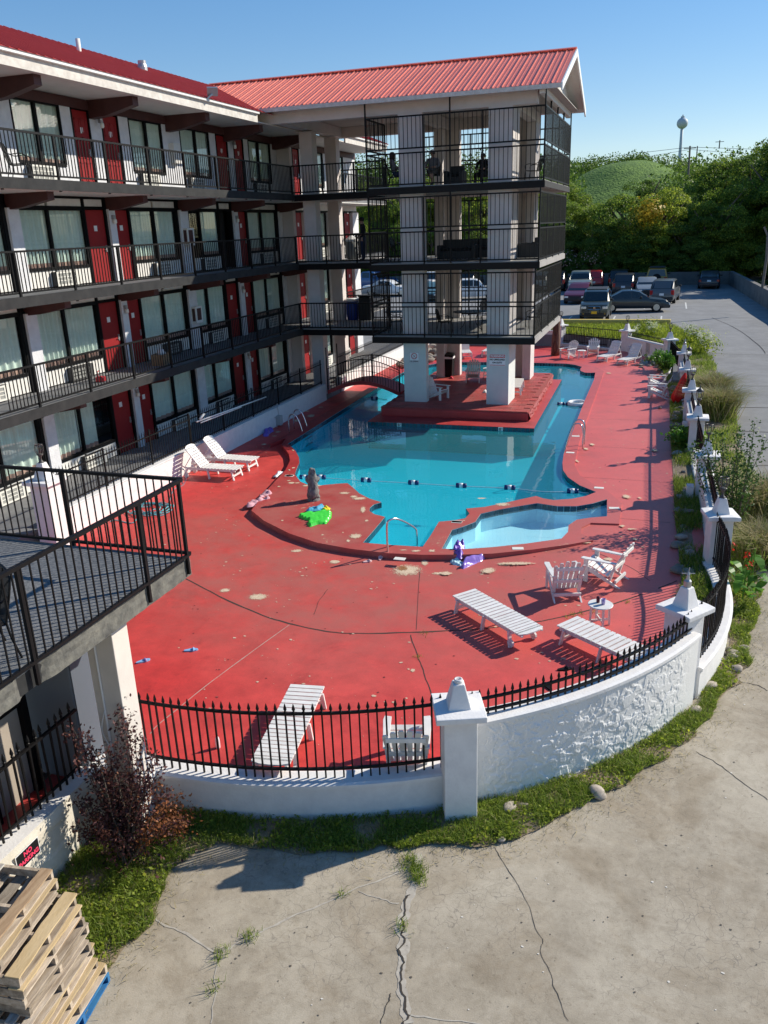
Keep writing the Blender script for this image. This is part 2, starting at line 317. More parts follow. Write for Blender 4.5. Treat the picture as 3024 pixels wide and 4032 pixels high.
def make_ground_mat():
    m, N, L, b, P = node_mat('driveway_concrete')
    c = ramp(N, L, tex_noise(N, L, P, 0.5, 5, 0.62), [(0.25, (0.31,0.26,0.19)), (0.50, (0.41,0.355,0.275)), (0.75, (0.48,0.425,0.335))])
    st = ramp(N, L, tex_noise(N, L, P, 1.4, 9, 0.78), [(0.30, (0.66,0.64,0.61)), (0.56, (1.04,1.04,1.04))])
    c = mixc(N, L, 0.7, c, st, 'MULTIPLY')
    sp = ramp(N, L, tex_noise(N, L, P, 16, 3, 0.8), [(0.26, (0.55,0.53,0.50)), (0.40, (1,1,1)), (0.68, (1,1,1)), (0.76, (1.25,1.24,1.2))]); c = mixc(N, L, 0.8, c, sp, 'MULTIPLY')
    mb_ = ramp(N, L, tex_noise(N, L, P, 4.5, 10, 0.82, 0.6), [(0.34, (0.66,0.64,0.60)), (0.52, (1,1,1)), (0.66, (1.12,1.11,1.08))]); c = mixc(N, L, 0.6, c, mb_, 'MULTIPLY')
    fi = ramp(N, L, tex_noise(N, L, P, 90, 2, 0.7), [(0.2, (0.82,0.82,0.82)), (0.8, (1.12,1.12,1.12))]); c = mixc(N, L, 1.0, c, fi, 'MULTIPLY')
    bs = ramp(N, L, tex_noise(N, L, P, 0.55, 7, 0.7, 1.2), [(0.36, (0.70,0.64,0.56)), (0.50, (1,1,1)), (0.64, (1,1,1)), (0.74, (1.10,1.10,1.09))]); c = mixc(N, L, 0.6, c, bs, 'MULTIPLY')
    # craze cracking
    v = N.new('ShaderNodeTexVoronoi'); v.feature = 'DISTANCE_TO_EDGE'; v.inputs['Scale'].default_value = 5.5
    wp = N.new('ShaderNodeVectorMath'); wp.operation = 'ADD'; nz = N.new('ShaderNodeTexNoise'); nz.inputs['Scale'].default_value = 3; L.new(P, nz.inputs['Vector']); sc = N.new('ShaderNodeVectorMath'); sc.operation = 'SCALE'; sc.inputs[3].default_value = 0.5
    L.new(nz.outputs[1], sc.inputs[0]); L.new(P, wp.inputs[0]); L.new(sc.outputs[0], wp.inputs[1]); L.new(wp.outputs[0], v.inputs['Vector'])
    cr = ramp(N, L, v.outputs['Distance'], [(0.004, (1,1,1)), (0.022, (0,0,0))])
    cm = ramp(N, L, tex_noise(N, L, P, 0.35, 2), [(0.44, (0,0,0)), (0.56, (0.55,0.55,0.55))])
    c = mixc(N, L, mixc(N, L, 1.0, cr, cm, 'MULTIPLY'), c, (0.13,0.115,0.10))
    # the far parking lot is older, greyer paving
    sx = N.new('ShaderNodeSeparateXYZ'); L.new(P, sx.inputs[0]); mr = N.new('ShaderNodeMapRange'); mr.inputs[1].default_value = 14; mr.inputs[2].default_value = 30; L.new(sx.outputs[1], mr.inputs[0])
    g = ramp(N, L, tex_noise(N, L, P, 0.8, 6, 0.7), [(0.3, (0.17,0.17,0.172)), (0.7, (0.25,0.25,0.25))]); g = mixc(N, L, 1.0, g, fi, 'MULTIPLY')
    c = mixc(N, L, mr.outputs[0], c, g)
    L.new(c, b.inputs['Base Color']); b.inputs['Roughness'].default_value = 0.9
    bumpn(N, L, b, tex_noise(N, L, P, 55, 5), 0.3, 0.008); return m
M['ground'] = make_ground_mat()
M['soil'] = mat('soil', (0.20,0.15,0.10), 0.95, (0.32,0.25,0.17), 8, 0.6, 0.6, 40)
M['turf'] = mat('turf', (0.10,0.14,0.03), 0.95, (0.16,0.17,0.05), 6, 0.6, 0.6, 40)
M['crack'] = mat('crack_dark', (0.05,0.042,0.035), 0.95)
M['crack_pale'] = mat('crack_pale', (0.50,0.46,0.39), 0.9, (0.34,0.30,0.25), 14, 0.5, detail=8)
M['basin'] = mat('pool_plaster', (0.10,0.60,0.72), 0.7, (0.13,0.65,0.75), 0.8, 0.4)
M['basin_kid'] = mat('kid_pool_plaster', (0.50,0.76,0.86), 0.7, (0.62,0.82,0.88), 1.6, 0.5)
def make_water(name, tint, bs, milk=(0.04,0.46,0.56), haze_=0.28):
    m = bpy.data.materials.new(name); m.use_nodes = True; t = m.node_tree; N = t.nodes; L = t.links; N.clear()
    P = N.new('ShaderNodeNewGeometry').outputs['Position']
    o = N.new('ShaderNodeOutputMaterial'); mx = N.new('ShaderNodeMixShader'); tr = N.new('ShaderNodeBsdfTransparent'); gl = N.new('ShaderNodeBsdfGlossy')
    tr.inputs[0].default_value = (*tint,1); gl.inputs['Roughness'].default_value = 0.015
    bp = N.new('ShaderNodeBump'); bp.inputs['Strength'].default_value = bs; bp.inputs['Distance'].default_value = 0.02
    h = tex_noise(N, L, P, 2.2, 2); L.new(h, bp.inputs['Height'])
    L.new(bp.outputs[0], gl.inputs['Normal'])
    df = N.new('ShaderNodeBsdfDiffuse'); df.inputs[0].default_value = (*milk,1); m2 = N.new('ShaderNodeMixShader'); m2.inputs[0].default_value = haze_; L.new(tr.outputs[0], m2.inputs[1]); L.new(df.outputs[0], m2.inputs[2])
    L.new(schlick(N, L, 0.02, bp.outputs[0]), mx.inputs[0]); L.new(m2.outputs[0], mx.inputs[1]); L.new(gl.outputs[0], mx.inputs[2]); L.new(mx.outputs[0], o.inputs[0]); return m
M['water'] = make_water('pool_water', (0.38,0.92,0.97), 0.20)
M['water_kid'] = make_water('kid_water', (0.80,0.97,0.99), 0.10, (0.4,0.7,0.8), 0.1)

# ---------------------------------------------------------------- plan of the enclosure
CC = (-6.4, 16.0); RW = 7.9
def arc(a0, a1, n, r=RW): return [(CC[0]+r*math.cos(rad(a0+(a1-a0)*i/n)), CC[1]+r*math.sin(rad(a0+(a1-a0)*i/n)), 0) for i in range(n+1)]
PIL = {1: (-2.2,9.06), 2: (0.66,12.87), 3: (1.43,17.72), 4: (1.33,22.62), 5: (1.21,27.14), 6: (1.12,31.69), 7: (1.04,36.19), 8: (0.96,40.77), 9: (0.32,45.47), 10: (-2.0,49.13), 11: (-6.01,51.62), 12: (-10.8,52.6)}
WP = {0: arc(-91,-59.5,14), 1: arc(-58.5,-24.5,22), 2: arc(-23,12,14)}
for i in range(3, 12): WP[i] = [(PIL[i][0]+(PIL[i+1][0]-PIL[i][0])*k/8, PIL[i][1]+(PIL[i+1][1]-PIL[i][1])*k/8, 0) for k in range(9)]
WX = -14.2
deck_outer = [(-14.2,52.6),(-14.2,15.2)] + [(p[0],p[1]) for p in smooth_path([(-14.2,15.2,0),(-13.4,12.2,0),(-11.4,9.6,0),(-9.0,8.4,0),(-6.6,8.1,0)],5)][1:-1] + [(p[0],p[1]) for p in WP[0]+WP[1]+WP[2]] \
    + [PIL[i] for i in range(3, 13)]
def zg(x, y):                                  # outside ground: level drive, rising to the car park, woods behind
    z = -0.4+1.2*max(0, min(1, (y-15)/41))
    if y > 108: z -= 1.5*sstep(108, 118, y)
    if y > 150: z += 10*sstep(150, 330, y)
    return z
def zdeck(x, y): return 0.10*sstep(-4.6,-2.9,x)*sstep(16,19,y)
deck_in = [(CC[0]+(x-CC[0])*0.94 if x > CC[0] else x, y) for x, y in deck_outer]
gxs = sorted(set([-600,-400,-250,-160,-110,-80,-60,-45,-35,-28,-22,-19] + [round(-17+0.45*i,3) for i in range(62)] + [12,14,17,21,26,35,50,80,120,200,350,600]))
gys = sorted(set([-8,-5,-3] + [round(-2+0.45*i,3) for i in range(126)] + [56,58,61,65,70,76,83,90,97,104,108,111,114,118,125,135,150,170,200,240,290,340,420,520,700,1000,1500,2500]))
gm = MB(); nx = len(gxs)
for y in gys:
    for x in gxs:
        inside = inpoly(x, y, deck_in) and y < 51.5
        gm.v.append((x, y, -2.4 if inside else zg(x, y)))
for j in range(len(gys)-1):
    for i in range(nx-1):
        gm.f.append((j*nx+i, j*nx+i+1, (j+1)*nx+i+1, (j+1)*nx+i)); gm.m.append(1 if gys[j] >= 108 else 0)
struct(part('ground', gm, [M['ground'], M['turf']]))

# ---------------------------------------------------------------- pool outline read from the photograph, on the coping level
ZC, ZW = 0.14, 0.0
def px(lst, f, z): return [(lambda p: (p.x, p.y))(gz(*f(a,b), z)) for a, b in lst]
left_edge = [(-12.32,25.35),(-12.45,30),(-12.56,34.4),(-12.66,40.3),(-12.45,42.0),(-11.7,43.2),(-10.4,43.9),(-8,44.2),(-6.2,44.1)]
far_right = px([(395,512),(470,522),(535,540),(520,556),(522,575),(560,590),(610,592),(650,590)], K73, ZC)
right_edge = px([(640,650),(560,830),(450,1110),(375,1300)], K73, ZC)
pool_in = left_edge + far_right + right_edge + px([(645,655),(648,690),(672,725),(730,765),(812,798)], K4, ZC) \
    + px([(760,818),(690,832),(600,838),(550,830),(515,818),(450,832),(360,852),(260,872),(170,880),(186,905),(165,928),(110,938),(35,945)], K4, ZC) \
    + px([(1240,838),(1195,903),(1030,893),(870,880),(930,812),(990,740),(935,726),(905,708),(908,690),(930,672),(970,660),(905,640),(850,612),(815,580),(785,556),(720,560),(640,568),(580,570),(530,548)], K3, ZC) \
    + px([(1275,1020),(1290,970),(1325,890),(1318,830),(1280,760),(1212,690)], K7, ZC)
kid_in = px([(50,1078),(100,985),(150,970),(215,945),(242,905),(330,885),(430,868),(520,853),(620,868),(715,868),(790,855),(865,833),(865,918),(780,925),(715,935),(675,962),(672,995),(640,1028),(470,1052),(300,1070),(160,1080)], K4, ZC)
coping_out = [(-12.95,25.3),(-13.0,34),(-13.05,40.5),(-12.9,42.2),(-11.9,43.7),(-10.5,44.5),(-8,44.8),(-5.2,44.7)] \
    + px([(560,522),(650,540),(728,580),(680,720),(590,960),(510,1200),(490,1290)], K73, ZC) \
    + px([(705,665),(730,715),(800,760),(870,795),(938,855),(925,955),(785,950),(740,972),(738,1003),(797,1036),(680,1057),(500,1082),(300,1102)], K4, ZC) \
    + px([(1400,945),(1200,946),(1000,937),(800,913),(620,880),(470,830),(330,760),(262,704)], K3, ZC) + px([(960,1200),(1170,970),(1222,870),(1210,795),(1128,690),(1175,625)], K7, ZC)
pool_in = [(p[0],p[1]) for p in pool_in]
v, f = region(deck_outer, [pool_in, kid_in], 1.0, zdeck)
deck = struct(part('pool_deck', MB().add(v, f), M['deck']))
v, f = region(coping_out, [pool_in, kid_in])
mb = MB().add([(x,y,ZC) for x,y,_ in v], f)
n = len(coping_out)
mb.add([(*p,ZC) for p in coping_out]+[(*p,-0.1) for p in coping_out], [(i,(i+1) % n,n+(i+1) % n,n+i) for i in range(n)])
coping = struct(part('pool_coping', mb, M['coping']))
def basin(name, loop, zb, m):
    n = len(loop); v, f = region(loop); mb = MB().add([(x,y,zb) for x,y,_ in v], f)
    mb.add([(*p,ZC-0.004) for p in loop]+[(*p,zb) for p in loop], [(i,(i+1) % n,n+(i+1) % n,n+i) for i in range(n)])
    return struct(part(name, mb, m))
basin_o = basin('pool_basin', pool_in, -0.95, M['basin']); kid_o = basin('wading_pool_basin', kid_in, -0.38, M['basin_kid'])
ISL = [(-10.7,29.3),(-4.25,29.3),(-4.45,39.3),(-10.7,39.3)]; IUP = [(-10.5,30.34),(-4.62,30.34),(-4.84,38.95),(-10.5,38.95)]
v, f = region(pool_in, [ISL]); struct(part('pool_water', MB().add([(x,y,ZW) for x,y,_ in v], f), M['water']))
v, f = region(kid_in); struct(part('wading_pool_water', MB().add([(x,y,ZW+0.02) for x,y,_ in v], f), M['water_kid']))
# island: a low lip, a raised block with a rough right side, and a tiled top
isl = thing('pool_island', 'red stepped island block standing in the pool under the pavilion', 'island', (-7.5,34.3,-1.2))
part('lip', MB().prism(ISL, -0.94, ZC), M['coping'], isl)
mb = MB().prism(IUP, ZC-0.01, 0.46); part('block', mb, M['coping_red'], isl, bevel=0.04)
rk = MB(); NX, NZ = 70, 6
for j in range(NZ+1):
    for i in range(NX+1):
        t = i/NX; x = -4.62-0.22*t; y = 30.36+8.57*t; z = 0.13+0.325*j/NZ
        d = 0.05+0.07*noise.noise((x*3,y*3.1,z*7))+0.04*noise.noise((9,y*8,z*15))
        rk.v.append((x+max(0.006,d*(0.35 if j in (0,NZ) else 1)), y, z))
for j in range(NZ):
    for i in range(NX): a = j*(NX+1)+i; rk.f.append((a,a+1,a+NX+2,a+NX+1)); rk.m.append(0)
part('rough_side', rk, M['rock_red'], isl)
part('top_bed', MB().prism([(x,y) for x, y in IUP], 0.462, 0.480), M['isl_grout'], isl)
tm = MB().box(-0.236,0.236,-0.171,0.171,0,0.02).mesh('floor_tile', M['isl_tile'])
for j in range(24):
    for i in range(12):
        x = -10.26+i*0.487+(0.24 if j % 2 else 0); y = 30.54+j*0.357
        if x > -4.62-0.22*(y-30.34)/8.6-0.20: continue
        o = inst('floor_tile', tm, isl, (x,y,0.482+RND.uniform(0,0.003)))
# dark blue waterline tiles on every pool wall that faces the camera
tile_me = MB().box(-0.07,0.07,-0.006,0.006,-0.075,0.075).mesh('waterline_tile', M['tile'])
cand = []
for loop, host, inward in ((pool_in, basin_o, -1), (kid_in, kid_o, -1), (ISL, isl, 1)):
    n = len(loop); ar = sum(loop[i][0]*loop[(i+1) % n][1]-loop[(i+1) % n][0]*loop[i][1] for i in range(n)); sg = 1 if ar > 0 else -1
    for i in range(n):
        p = Vector(loop[i]); q = Vector(loop[(i+1) % n]); d = q-p; ln = d.length
        if ln < 0.05: continue
        d /= ln; nrm = Vector((d.y,-d.x))*sg*inward           # into the water
        k = max(1, int(round(ln/0.152)))
        for j in range(k):
            c = p+d*ln*(j+0.5)/k; face = (-c).normalized().dot(nrm)
            if face > 0.02: cand.append((face/c.length, c+nrm*0.008, math.atan2(d.y,d.x), host, ln/k/0.152))
cand.sort(key=lambda t: -t[0]); rest = MB()
for i, (s_, c, a, host, sx) in enumerate(cand):
    if i < 300: inst('waterline_tile', tile_me, host, (c.x,c.y,0.055), (0,0,a), (sx,1,1))
    else: rest.obox((c.x,c.y,0.055),(0.14*sx,0.012,0.15),Matrix.Rotation(a,3,'Z'))
if rest.v: part('waterline_tiles', rest, M['tile'], basin_o, kind='stuff')
# painted depth markers let into the coping
for k, (a, b, f) in enumerate([(470,516,K3),(1213,1031,None),(1380,768,K3),(125,945,K4),(900,878,K4),(425,1077,K4),(683,604,K4),(710,523,K4),(825,778,K4),(1070,968,K3)]):
    p = gz(*((K7 if f is None else f)(a,b)), ZC+0.002)
    part('depth_marker', MB().obox((p.x,p.y,ZC+0.004),(0.26,0.15,0.008),Matrix.Rotation(RND.uniform(-0.3,0.3),3,'Z')), M['marker'], coping)

# ---------------------------------------------------------------- bare, worn patches and joints on the paint
def blob(cx, cy, rx, ry, rz, z, seed, n=28, rough=0.45):
    pts = []
    for k in range(n):
        a = 2*PI*k/n; r = 1+rough*(noise.noise((math.cos(a)*1.7+seed*3.1,math.sin(a)*1.7,seed))*1.3+noise.noise((math.cos(a)*5,math.sin(a)*5,seed*2.3))*0.9)
        r = max(0.25, r); x, y = rx*r*math.cos(a), ry*r*math.sin(a)
        pts.append((cx+x*math.cos(rz)-y*math.sin(rz), cy+x*math.sin(rz)+y*math.cos(rz), z))
    return MB().add(pts+[(cx,cy,z)], [(i,(i+1) % n,n) for i in range(n)])
def ragged(name, c1, c2):                      # worn paint: opaque towards the middle, broken up at the rim
    m, N, L, b, P = node_mat(name)
    at = N.new('ShaderNodeAttribute'); at.attribute_name = 'fade'
    nz = tex_noise(N, L, P, 20, 8, 0.80, 0.8); s1 = N.new('ShaderNodeMath'); s1.operation = 'ADD'; L.new(at.outputs['Fac'], s1.inputs[0]); L.new(nz, s1.inputs[1])
    al = ramp(N, L, s1.outputs[0], [(0.745, (0,0,0)), (0.765, (1,1,1))])
    L.new(ramp(N, L, tex_noise(N, L, P, 20, 4), [(0.3, c1), (0.7, c2)]), b.inputs['Base Color']); b.inputs['Roughness'].default_value = 0.9; L.new(al, b.inputs['Alpha']); return m
M['bare'] = ragged('bare_concrete', (0.72,0.58,0.41), (0.52,0.36,0.24)); M['stain'] = ragged('rust_stain', (0.20,0.07,0.02), (0.40,0.20,0.08)); M['oil'] = ragged('oil_stain', (0.16,0.145,0.125), (0.20,0.18,0.155))
def fade_blob(cx, cy, rx, ry, rz, z, n=20, m=5):
    mb = MB(); fd = []
    for j in range(m+1):
        for k in range(n):
            a = 2*PI*k/n; r = j/m; x, y = rx*r*math.cos(a), ry*r*math.sin(a); mb.v.append((cx+x*math.cos(rz)-y*math.sin(rz), cy+x*math.sin(rz)+y*math.cos(rz), z)); fd.append(0.46*(1-r**1.1))
    for j in range(m):
        for k in range(n): mb.f.append((j*n+k,j*n+(k+1) % n,(j+1)*n+(k+1) % n,(j+1)*n+k)); mb.m.append(0)
    me = mb.mesh('bare_patch', M['bare']); at = me.attributes.new('fade','FLOAT','POINT'); at.data.foreach_set('value', fd); return me
def patch(lst, f, z, host, m='bare'):
    for k, (a, b, w_, h_) in enumerate(lst):
        c = gz(*f(a,b), z+0.003); e = gz(*f(a+w_/2,b), z); g = gz(*f(a,b-h_/2), z)
        zz = z+0.004+0.003*RND.random()+(zdeck(c.x,c.y) if host is deck else 0)
        me = fade_blob(c.x,c.y,max(0.03,1.7*(e-c).length),max(0.03,1.7*(g-c).length),math.atan2((e-c).y,(e-c).x),zz); me.materials[0] = M[m]
        part('bare_patch' if m == 'bare' else 'stain', me, None, host)
patch([(1110,1030,170,60),(850,1245,0,0)][:1], K3, 0.0, deck)
patch([(1085,1020,60,26)], K3, 0.0035, deck, 'stain')
patch([(300,1175,110,34),(510,925,70,14),(715,985,60,20),(1205,990,40,30),(1300,1048,120,14),(1560,1030,70,24),(1640,1000,80,16),(120,1140,60,20)], K3, 0, deck)
patch([(275,1190,70,22),(420,1155,180,14),(70,1200,60,18),(985,1000,60,6),(940,985,26,10),(1000,1050,26,12),(760,1065,60,6),(872,1140,50,14),(960,838,44,18),(872,222,24,6),(1098,607,34,12),(1025,845,16,8),(790,578,26,10),(760,600,22,10),(715,660,14,16)], K4, 0.02, deck)
patch([(30,745,26,14),(10,740,12,6),(370,985,30,8)], K5, 0, deck)
patch([(830,845,70,26),(790,870,22,14),(870,700,30,34),(850,640,80,14),(820,630,40,12),(620,570,50,8),(560,570,40,8),(480,555,40,10),(770,610,60,10),(890,760,20,10),(1160,925,50,10),(1245,925,40,14),(430,760,16,6),(760,825,12,6),(650,838,20,5),(1090,920,40,5),(1420,760,12,6)], K3, ZC, coping)
patch([(1300,1110,60,10),(1210,1085,40,8),(1260,945,40,10),(1215,970,20,16),(1100,1150,40,8),(1255,755,14,16)], K7, ZC, coping)
patch([(940,690,60,14),(1060,672,40,14),(990,545,70,24),(1090,555,60,14),(1300,430,80,26),(1450,380,90,30),(1350,545,40,12),(1400,330,70,14),(1050,600,60,8),(1560,285,60,8)], K7, 0, deck)
patch([(350,860,70,16),(245,830,46,6)], K4, ZC, coping)
patch([(120,300,50,16)], lambda a,b: KN(a+900,b+590), 0, deck)
def ribbon(pts, w, z, wob=0.02, seed=0):
    P = smooth_path([(p[0],p[1],0) for p in pts], 8); mb = MB(); n = len(P)
    for i, p in enumerate(P):
        t = P[min(i+1,n-1)]-P[max(i-1,0)]; t.normalize(); nr = Vector((t.y,-t.x,0)); o = nr*wob*(noise.noise((i*0.17,seed,0))+0.35*noise.noise((i*0.6,seed,4))); ww = w*(0.6+0.9*abs(noise.noise((i*0.16,seed+7,2)))+0.15*noise.noise((i*0.8,seed,9)))
        mb.v += [(p.x+o.x+nr.x*ww/2, p.y+o.y+nr.y*ww/2, z+(zdeck(p.x,p.y) if z < 0.05 and z > -0.1 else 0)), (p.x+o.x-nr.x*ww/2, p.y+o.y-nr.y*ww/2, z+(zdeck(p.x,p.y) if z < 0.05 and z > -0.1 else 0))]
    mb.f = [(2*i,2*i+1,2*i+3,2*i+2) for i in range(n-1)]; mb.m = [0]*len(mb.f); return mb
part('joint', ribbon(px([(700/1,2265)],lambda a,b:(a,b),0)+px([(50,570),(180,565),(330,555),(600,522),(740,495),(950,440),(1150,370),(1240,340)],K5,0)[0:0]+[(-10.6,14.2)]+px([(705,2270),(830,2330),(980,2402),(1120,2450),(1300,2488),(1450,2494),(1640,2490),(1885,2476),(2115,2448),(2235,2424),(2420,2376),(2590,2318),(2665,2290)],lambda a,b:(a,b),0),0.045,0.004,0.03,3), M['crack'], deck)
part('joint', ribbon(px([(1618,2500),(1640,2570),(1665,2640),(1700,2735),(1740,2830)],lambda a,b:(a,b),0),0.022,0.004,0.03,5), M['crack'], deck)
part('joint', ribbon(px([(2330,2180),(2480,2240),(2560,2290)],lambda a,b:(a,b),0),0.015,0.004,0.02,6), M['crack'], deck)
part('joint', ribbon(px([(1140,2460),(960,2590),(800,2710),(640,2840),(590,2890)],lambda a,b:(a,b),0),0.018,0.004,0.01,8), M['crack_pale'], deck)
part('joint', ribbon(px([(1655,2235),(1648,2320),(1640,2480)],lambda a,b:(a,b),0),0.012,0.004,0.01,9), M['crack'], deck)
part('joint', ribbon(px([(1290,2320),(1255,2370),(1240,2420)],lambda a,b:(a,b),0),0.012,0.004,0.05,9), M['crack'], deck)
for k, ys_ in enumerate((20.2,23.6,27.2,31.4,36)):
    part('joint', ribbon([(-2.4,ys_),(-1,ys_+0.05),(0.5,ys_)],0.014,0.004,0.01,20+k), M['crack'], deck)
# driveway cracks
gnd = bpy.data.objects['ground']
def dcrack(pts, w_, m, seed): part('crack', ribbon([(lambda p:(p.x,p.y))(gz(a,b,-0.4)) for a,b in pts], w_, -0.396, 0.05, seed), M[m], gnd)
KB = cropf(400, 3200, 0.6322)
def kb(l): return [KB(a,b) for a,b in l]
dcrack(kb([(135,262),(200,300),(290,345),(330,330),(380,305),(440,275),(540,232),(640,190),(740,148)]),0.03,'crack_pale',1)
dcrack(kb([(290,345),(286,400),(280,460),(272,525)]),0.02,'crack_pale',2)
dcrack(kb([(640,195),(690,215),(740,228)]),0.02,'crack_pale',3)
dcrack(kb([(790,100),(785,160),(770,205),(755,240),(748,280),(752,330),(748,380),(745,430),(755,480),(765,525)]),0.13,'crack_pale',4)
part('crack', ribbon([(lambda p:(p.x,p.y))(gz(*KB(a,b),-0.4)) for a,b in [(768,205),(752,250),(747,290),(752,330),(747,380),(743,430),(757,490),(762,525)]],0.03,-0.392,0.08,5), M['crack'], gnd)
dcrack(kb([(975,85),(1010,140),(1050,200),(1085,300),(1100,350),(1130,440),(1160,520)]),0.008,'crack',6)
dcrack([(2740,2960),(2830,3010),(2920,3080),(3023,3150)],0.016,'crack',7)
dcrack([(2940,2690),(2985,2700),(3024,2720)],0.02,'crack',8)
dcrack(kb([(765,505),(850,515),(960,525)]),0.02,'crack_pale',9)
dcrack(kb([(720,450),(705,490),(695,525)]),0.012,'crack',10)
for k, (pts, w_) in enumerate([([(2.6,34),(5,34.2),(8,33.8)],.05),([(2.4,30.4),(5,30.5),(9,30.2)],.05),([(4.3,30.5),(4.6,32),(4.4,34)],.04),([(3.2,38),(6,38.3),(9,38)],.05),([(5.2,34),(5.6,36),(5.2,38.2)],.04),([(3,26.5),(6,26.7),(8,26.4)],.05),([(6.5,20),(6.2,26),(6.8,30.2)],.03),([(3,22),(6,22.3),(9,22)],.04),([(2,46),(6,45.5),(9,46)],.05),([(5,46),(4.5,52),(3,60)],.05)]):
    mb = ribbon(pts, w_, 0, 0.15, 40+k); mb.v = [(x,y,zg(x,y)+0.012) for x,y,z in mb.v]; part('crack', mb, M['crack'], gnd)

# ---------------------------------------------------------------- curved stucco wall, pillars, iron fences
M['wall_rough'] = mat('wall_trowelled', (0.77,0.76,0.74), 0.85, (0.68,0.67,0.65), 3, 0.4, 0.5, 60, bdist=0.006)
M['lamp_metal'] = mat('lamp_metal', (0.05,0.05,0.052), 0.5, (0.10,0.09,0.08), 20, 0.4)
M['lamp_clear'] = glass('lamp_clear', (0.93,0.93,0.9), 1.2)
WALL_LABEL = {0: 'low white curved stucco wall under the long spear-topped fence at front', 1: 'tall grey-white trowelled stucco wall between the two nearest pillars', 2: 'low curved white wall right of the second pillar with black fence',
 3: 'pink-white stucco wall behind the red canna flowers', 4: 'low stretch of wall beside the leafy shrub on the right', 5: 'stucco wall stretch with the folded red umbrella against it', 6: 'low wall stretch beside the tall pale ornamental grass', 7: 'wall stretch behind the pair of chairs on the right of the deck', 8: 'low wall stretch at the far right bend of the deck', 9: 'pinkish far wall with the small notice above the loungers', 10: 'low far wall in front of the grass bank', 11: 'pink far wall seen beneath the pavilion corner'}
def wall_seg(i):
    H_ = i % 2 == 1; zt = 0.88 if H_ else 0.15
    path = WP[i]; c = path[len(path)//2]
    t = thing('garden_wall', WALL_LABEL[i], 'wall', (c[0],c[1],-0.5), 0, None)
    if i == 1:                                  # heavy trowel texture as real relief on the outer face
        mb = MB(); NU, NV = 330, 90
        for b in range(NV+1):
            for a in range(NU+1):
                th = rad(-58.5+34*a/NU); z = -0.6+(zt+0.6)*b/NV; u = a/NU*4.7
                e = 1-sstep(0.36,0.47,abs(a/NU-0.5))
                w1 = noise.noise((u*7+1.6*noise.noise((u*5,z*5,3)),z*7+1.3*noise.noise((u*6,z*6,8)),0.3)); w2 = noise.noise((u*13+2*noise.noise((u*9,z*8,9)),z*12,5.4))
                d = (0.015*sstep(-0.05,0.06,w1)+0.009*sstep(0.0,0.09,w2)+0.0025*noise.noise((u*34,z*34,1)))*(1.05-0.75*a/NU)
                r = RW+0.13+d*e*(1 if b < NV else 0); mb.v.append((CC[0]+r*math.cos(th),CC[1]+r*math.sin(th),z))
        for b in range(NV):
            for a in range(NU): k = b*(NU+1)+a; mb.f.append((k,k+1,k+NU+2,k+NU+1)); mb.m.append(0)
        part('outer_face', mb, M['wall_rough'], t)
    part('wall_core', MB().sweep(path, [(-0.13,-1.0),(0.125,-1.0),(0.125,zt-0.015),(-0.13,zt-0.015)]), M['stucco'], t)
    part('wall_cap', MB().sweep(path, [(-0.17,zt-0.02),(0.165,zt-0.02),(0.165,zt+0.03),(0.12,zt+0.045),(-0.13,zt+0.045),(-0.17,zt+0.03)]), M['stucco'], t)
for i in range(0, 12): wall_seg(i)
def picket_mesh(z0, z1):                        # square bar with a cast spear head
    mb = MB().box(-0.011,0.011,-0.011,0.011,z0,z1-0.15)
    mb.lathe((0,0,0), [(0.010,z1-0.15),(0.020,z1-0.135),(0.020,z1-0.12),(0.012,z1-0.11),(0.024,z1-0.085),(0.020,z1-0.06),(0.004,z1)], 6)
    return mb.mesh('picket', M['black'])
PK_L = picket_mesh(0.19,1.36); PK_H = picket_mesh(0.93,1.33)
FENCE_LABEL = {0: 'long black spear-topped fence on the low front wall', 1: 'short black spear-topped fence on the tall wall between near pillars', 2: 'black spear-topped fence curving right behind the second pillar', 3: 'black fence on the wall above the canna plants', 4: 'black fence panel behind the leafy shrub',
  5: 'black fence panel beside the closed red umbrella', 6: 'black fence panel next to the pale ornamental grass', 7: 'black fence panel behind the two chairs on the right', 8: 'black fence panel at the far right bend', 9: 'black fence on the far wall above the reclined lounger', 10: 'tall black fence before the grass bank beyond the far chairs', 11: 'black fence on the far wall near the carved post'}
def path_len(path):
    L_ = [0]
    for a, b in zip(path[:-1], path[1:]): L_.append(L_[-1]+math.dist(a[:2],b[:2]))
    return L_
def along(path, L_, s):
    for k in range(len(L_)-1):
        if s <= L_[k+1] or k == len(L_)-2:
            t = (s-L_[k])/(L_[k+1]-L_[k]); a, b = path[k], path[k+1]; return (a[0]+(b[0]-a[0])*t, a[1]+(b[1]-a[1])*t), math.atan2(b[1]-a[1],b[0]-a[0])
def fence_seg(i, dz=0.0):
    H_ = i % 2 == 1; path = WP[i]; L_ = path_len(path); c = path[len(path)//2]
    t = thing('iron_fence', FENCE_LABEL[i], 'fence', (c[0],c[1],0.15))
    for z in ((0.99,1.18) if H_ else (0.34,1.21)): part('rail', MB().sweep([(p[0],p[1],0) for p in path], [(-0.02,z-0.016),(0.02,z-0.016),(0.02,z+0.016),(-0.02,z+0.016)]), M['black'], t)
    n = int(L_[-1]/0.122); far = MB()
    for k in range(n):
        (x, y), a = along(path, L_, (k+0.7)*L_[-1]/(n+0.4))
        if i < 5:
            o = inst('picket', PK_H if H_ else PK_L, t, (x,y,0), (RND.uniform(-.006,.006),RND.uniform(-.006,.006),a))
        else: far.box(x-.011,x+.011,y-.011,y+.011,0.93 if H_ else 0.19,1.26)
    if far.v: part('pickets', far, M['black'], t, kind='stuff')
for i in range(0, 12): fence_seg(i)
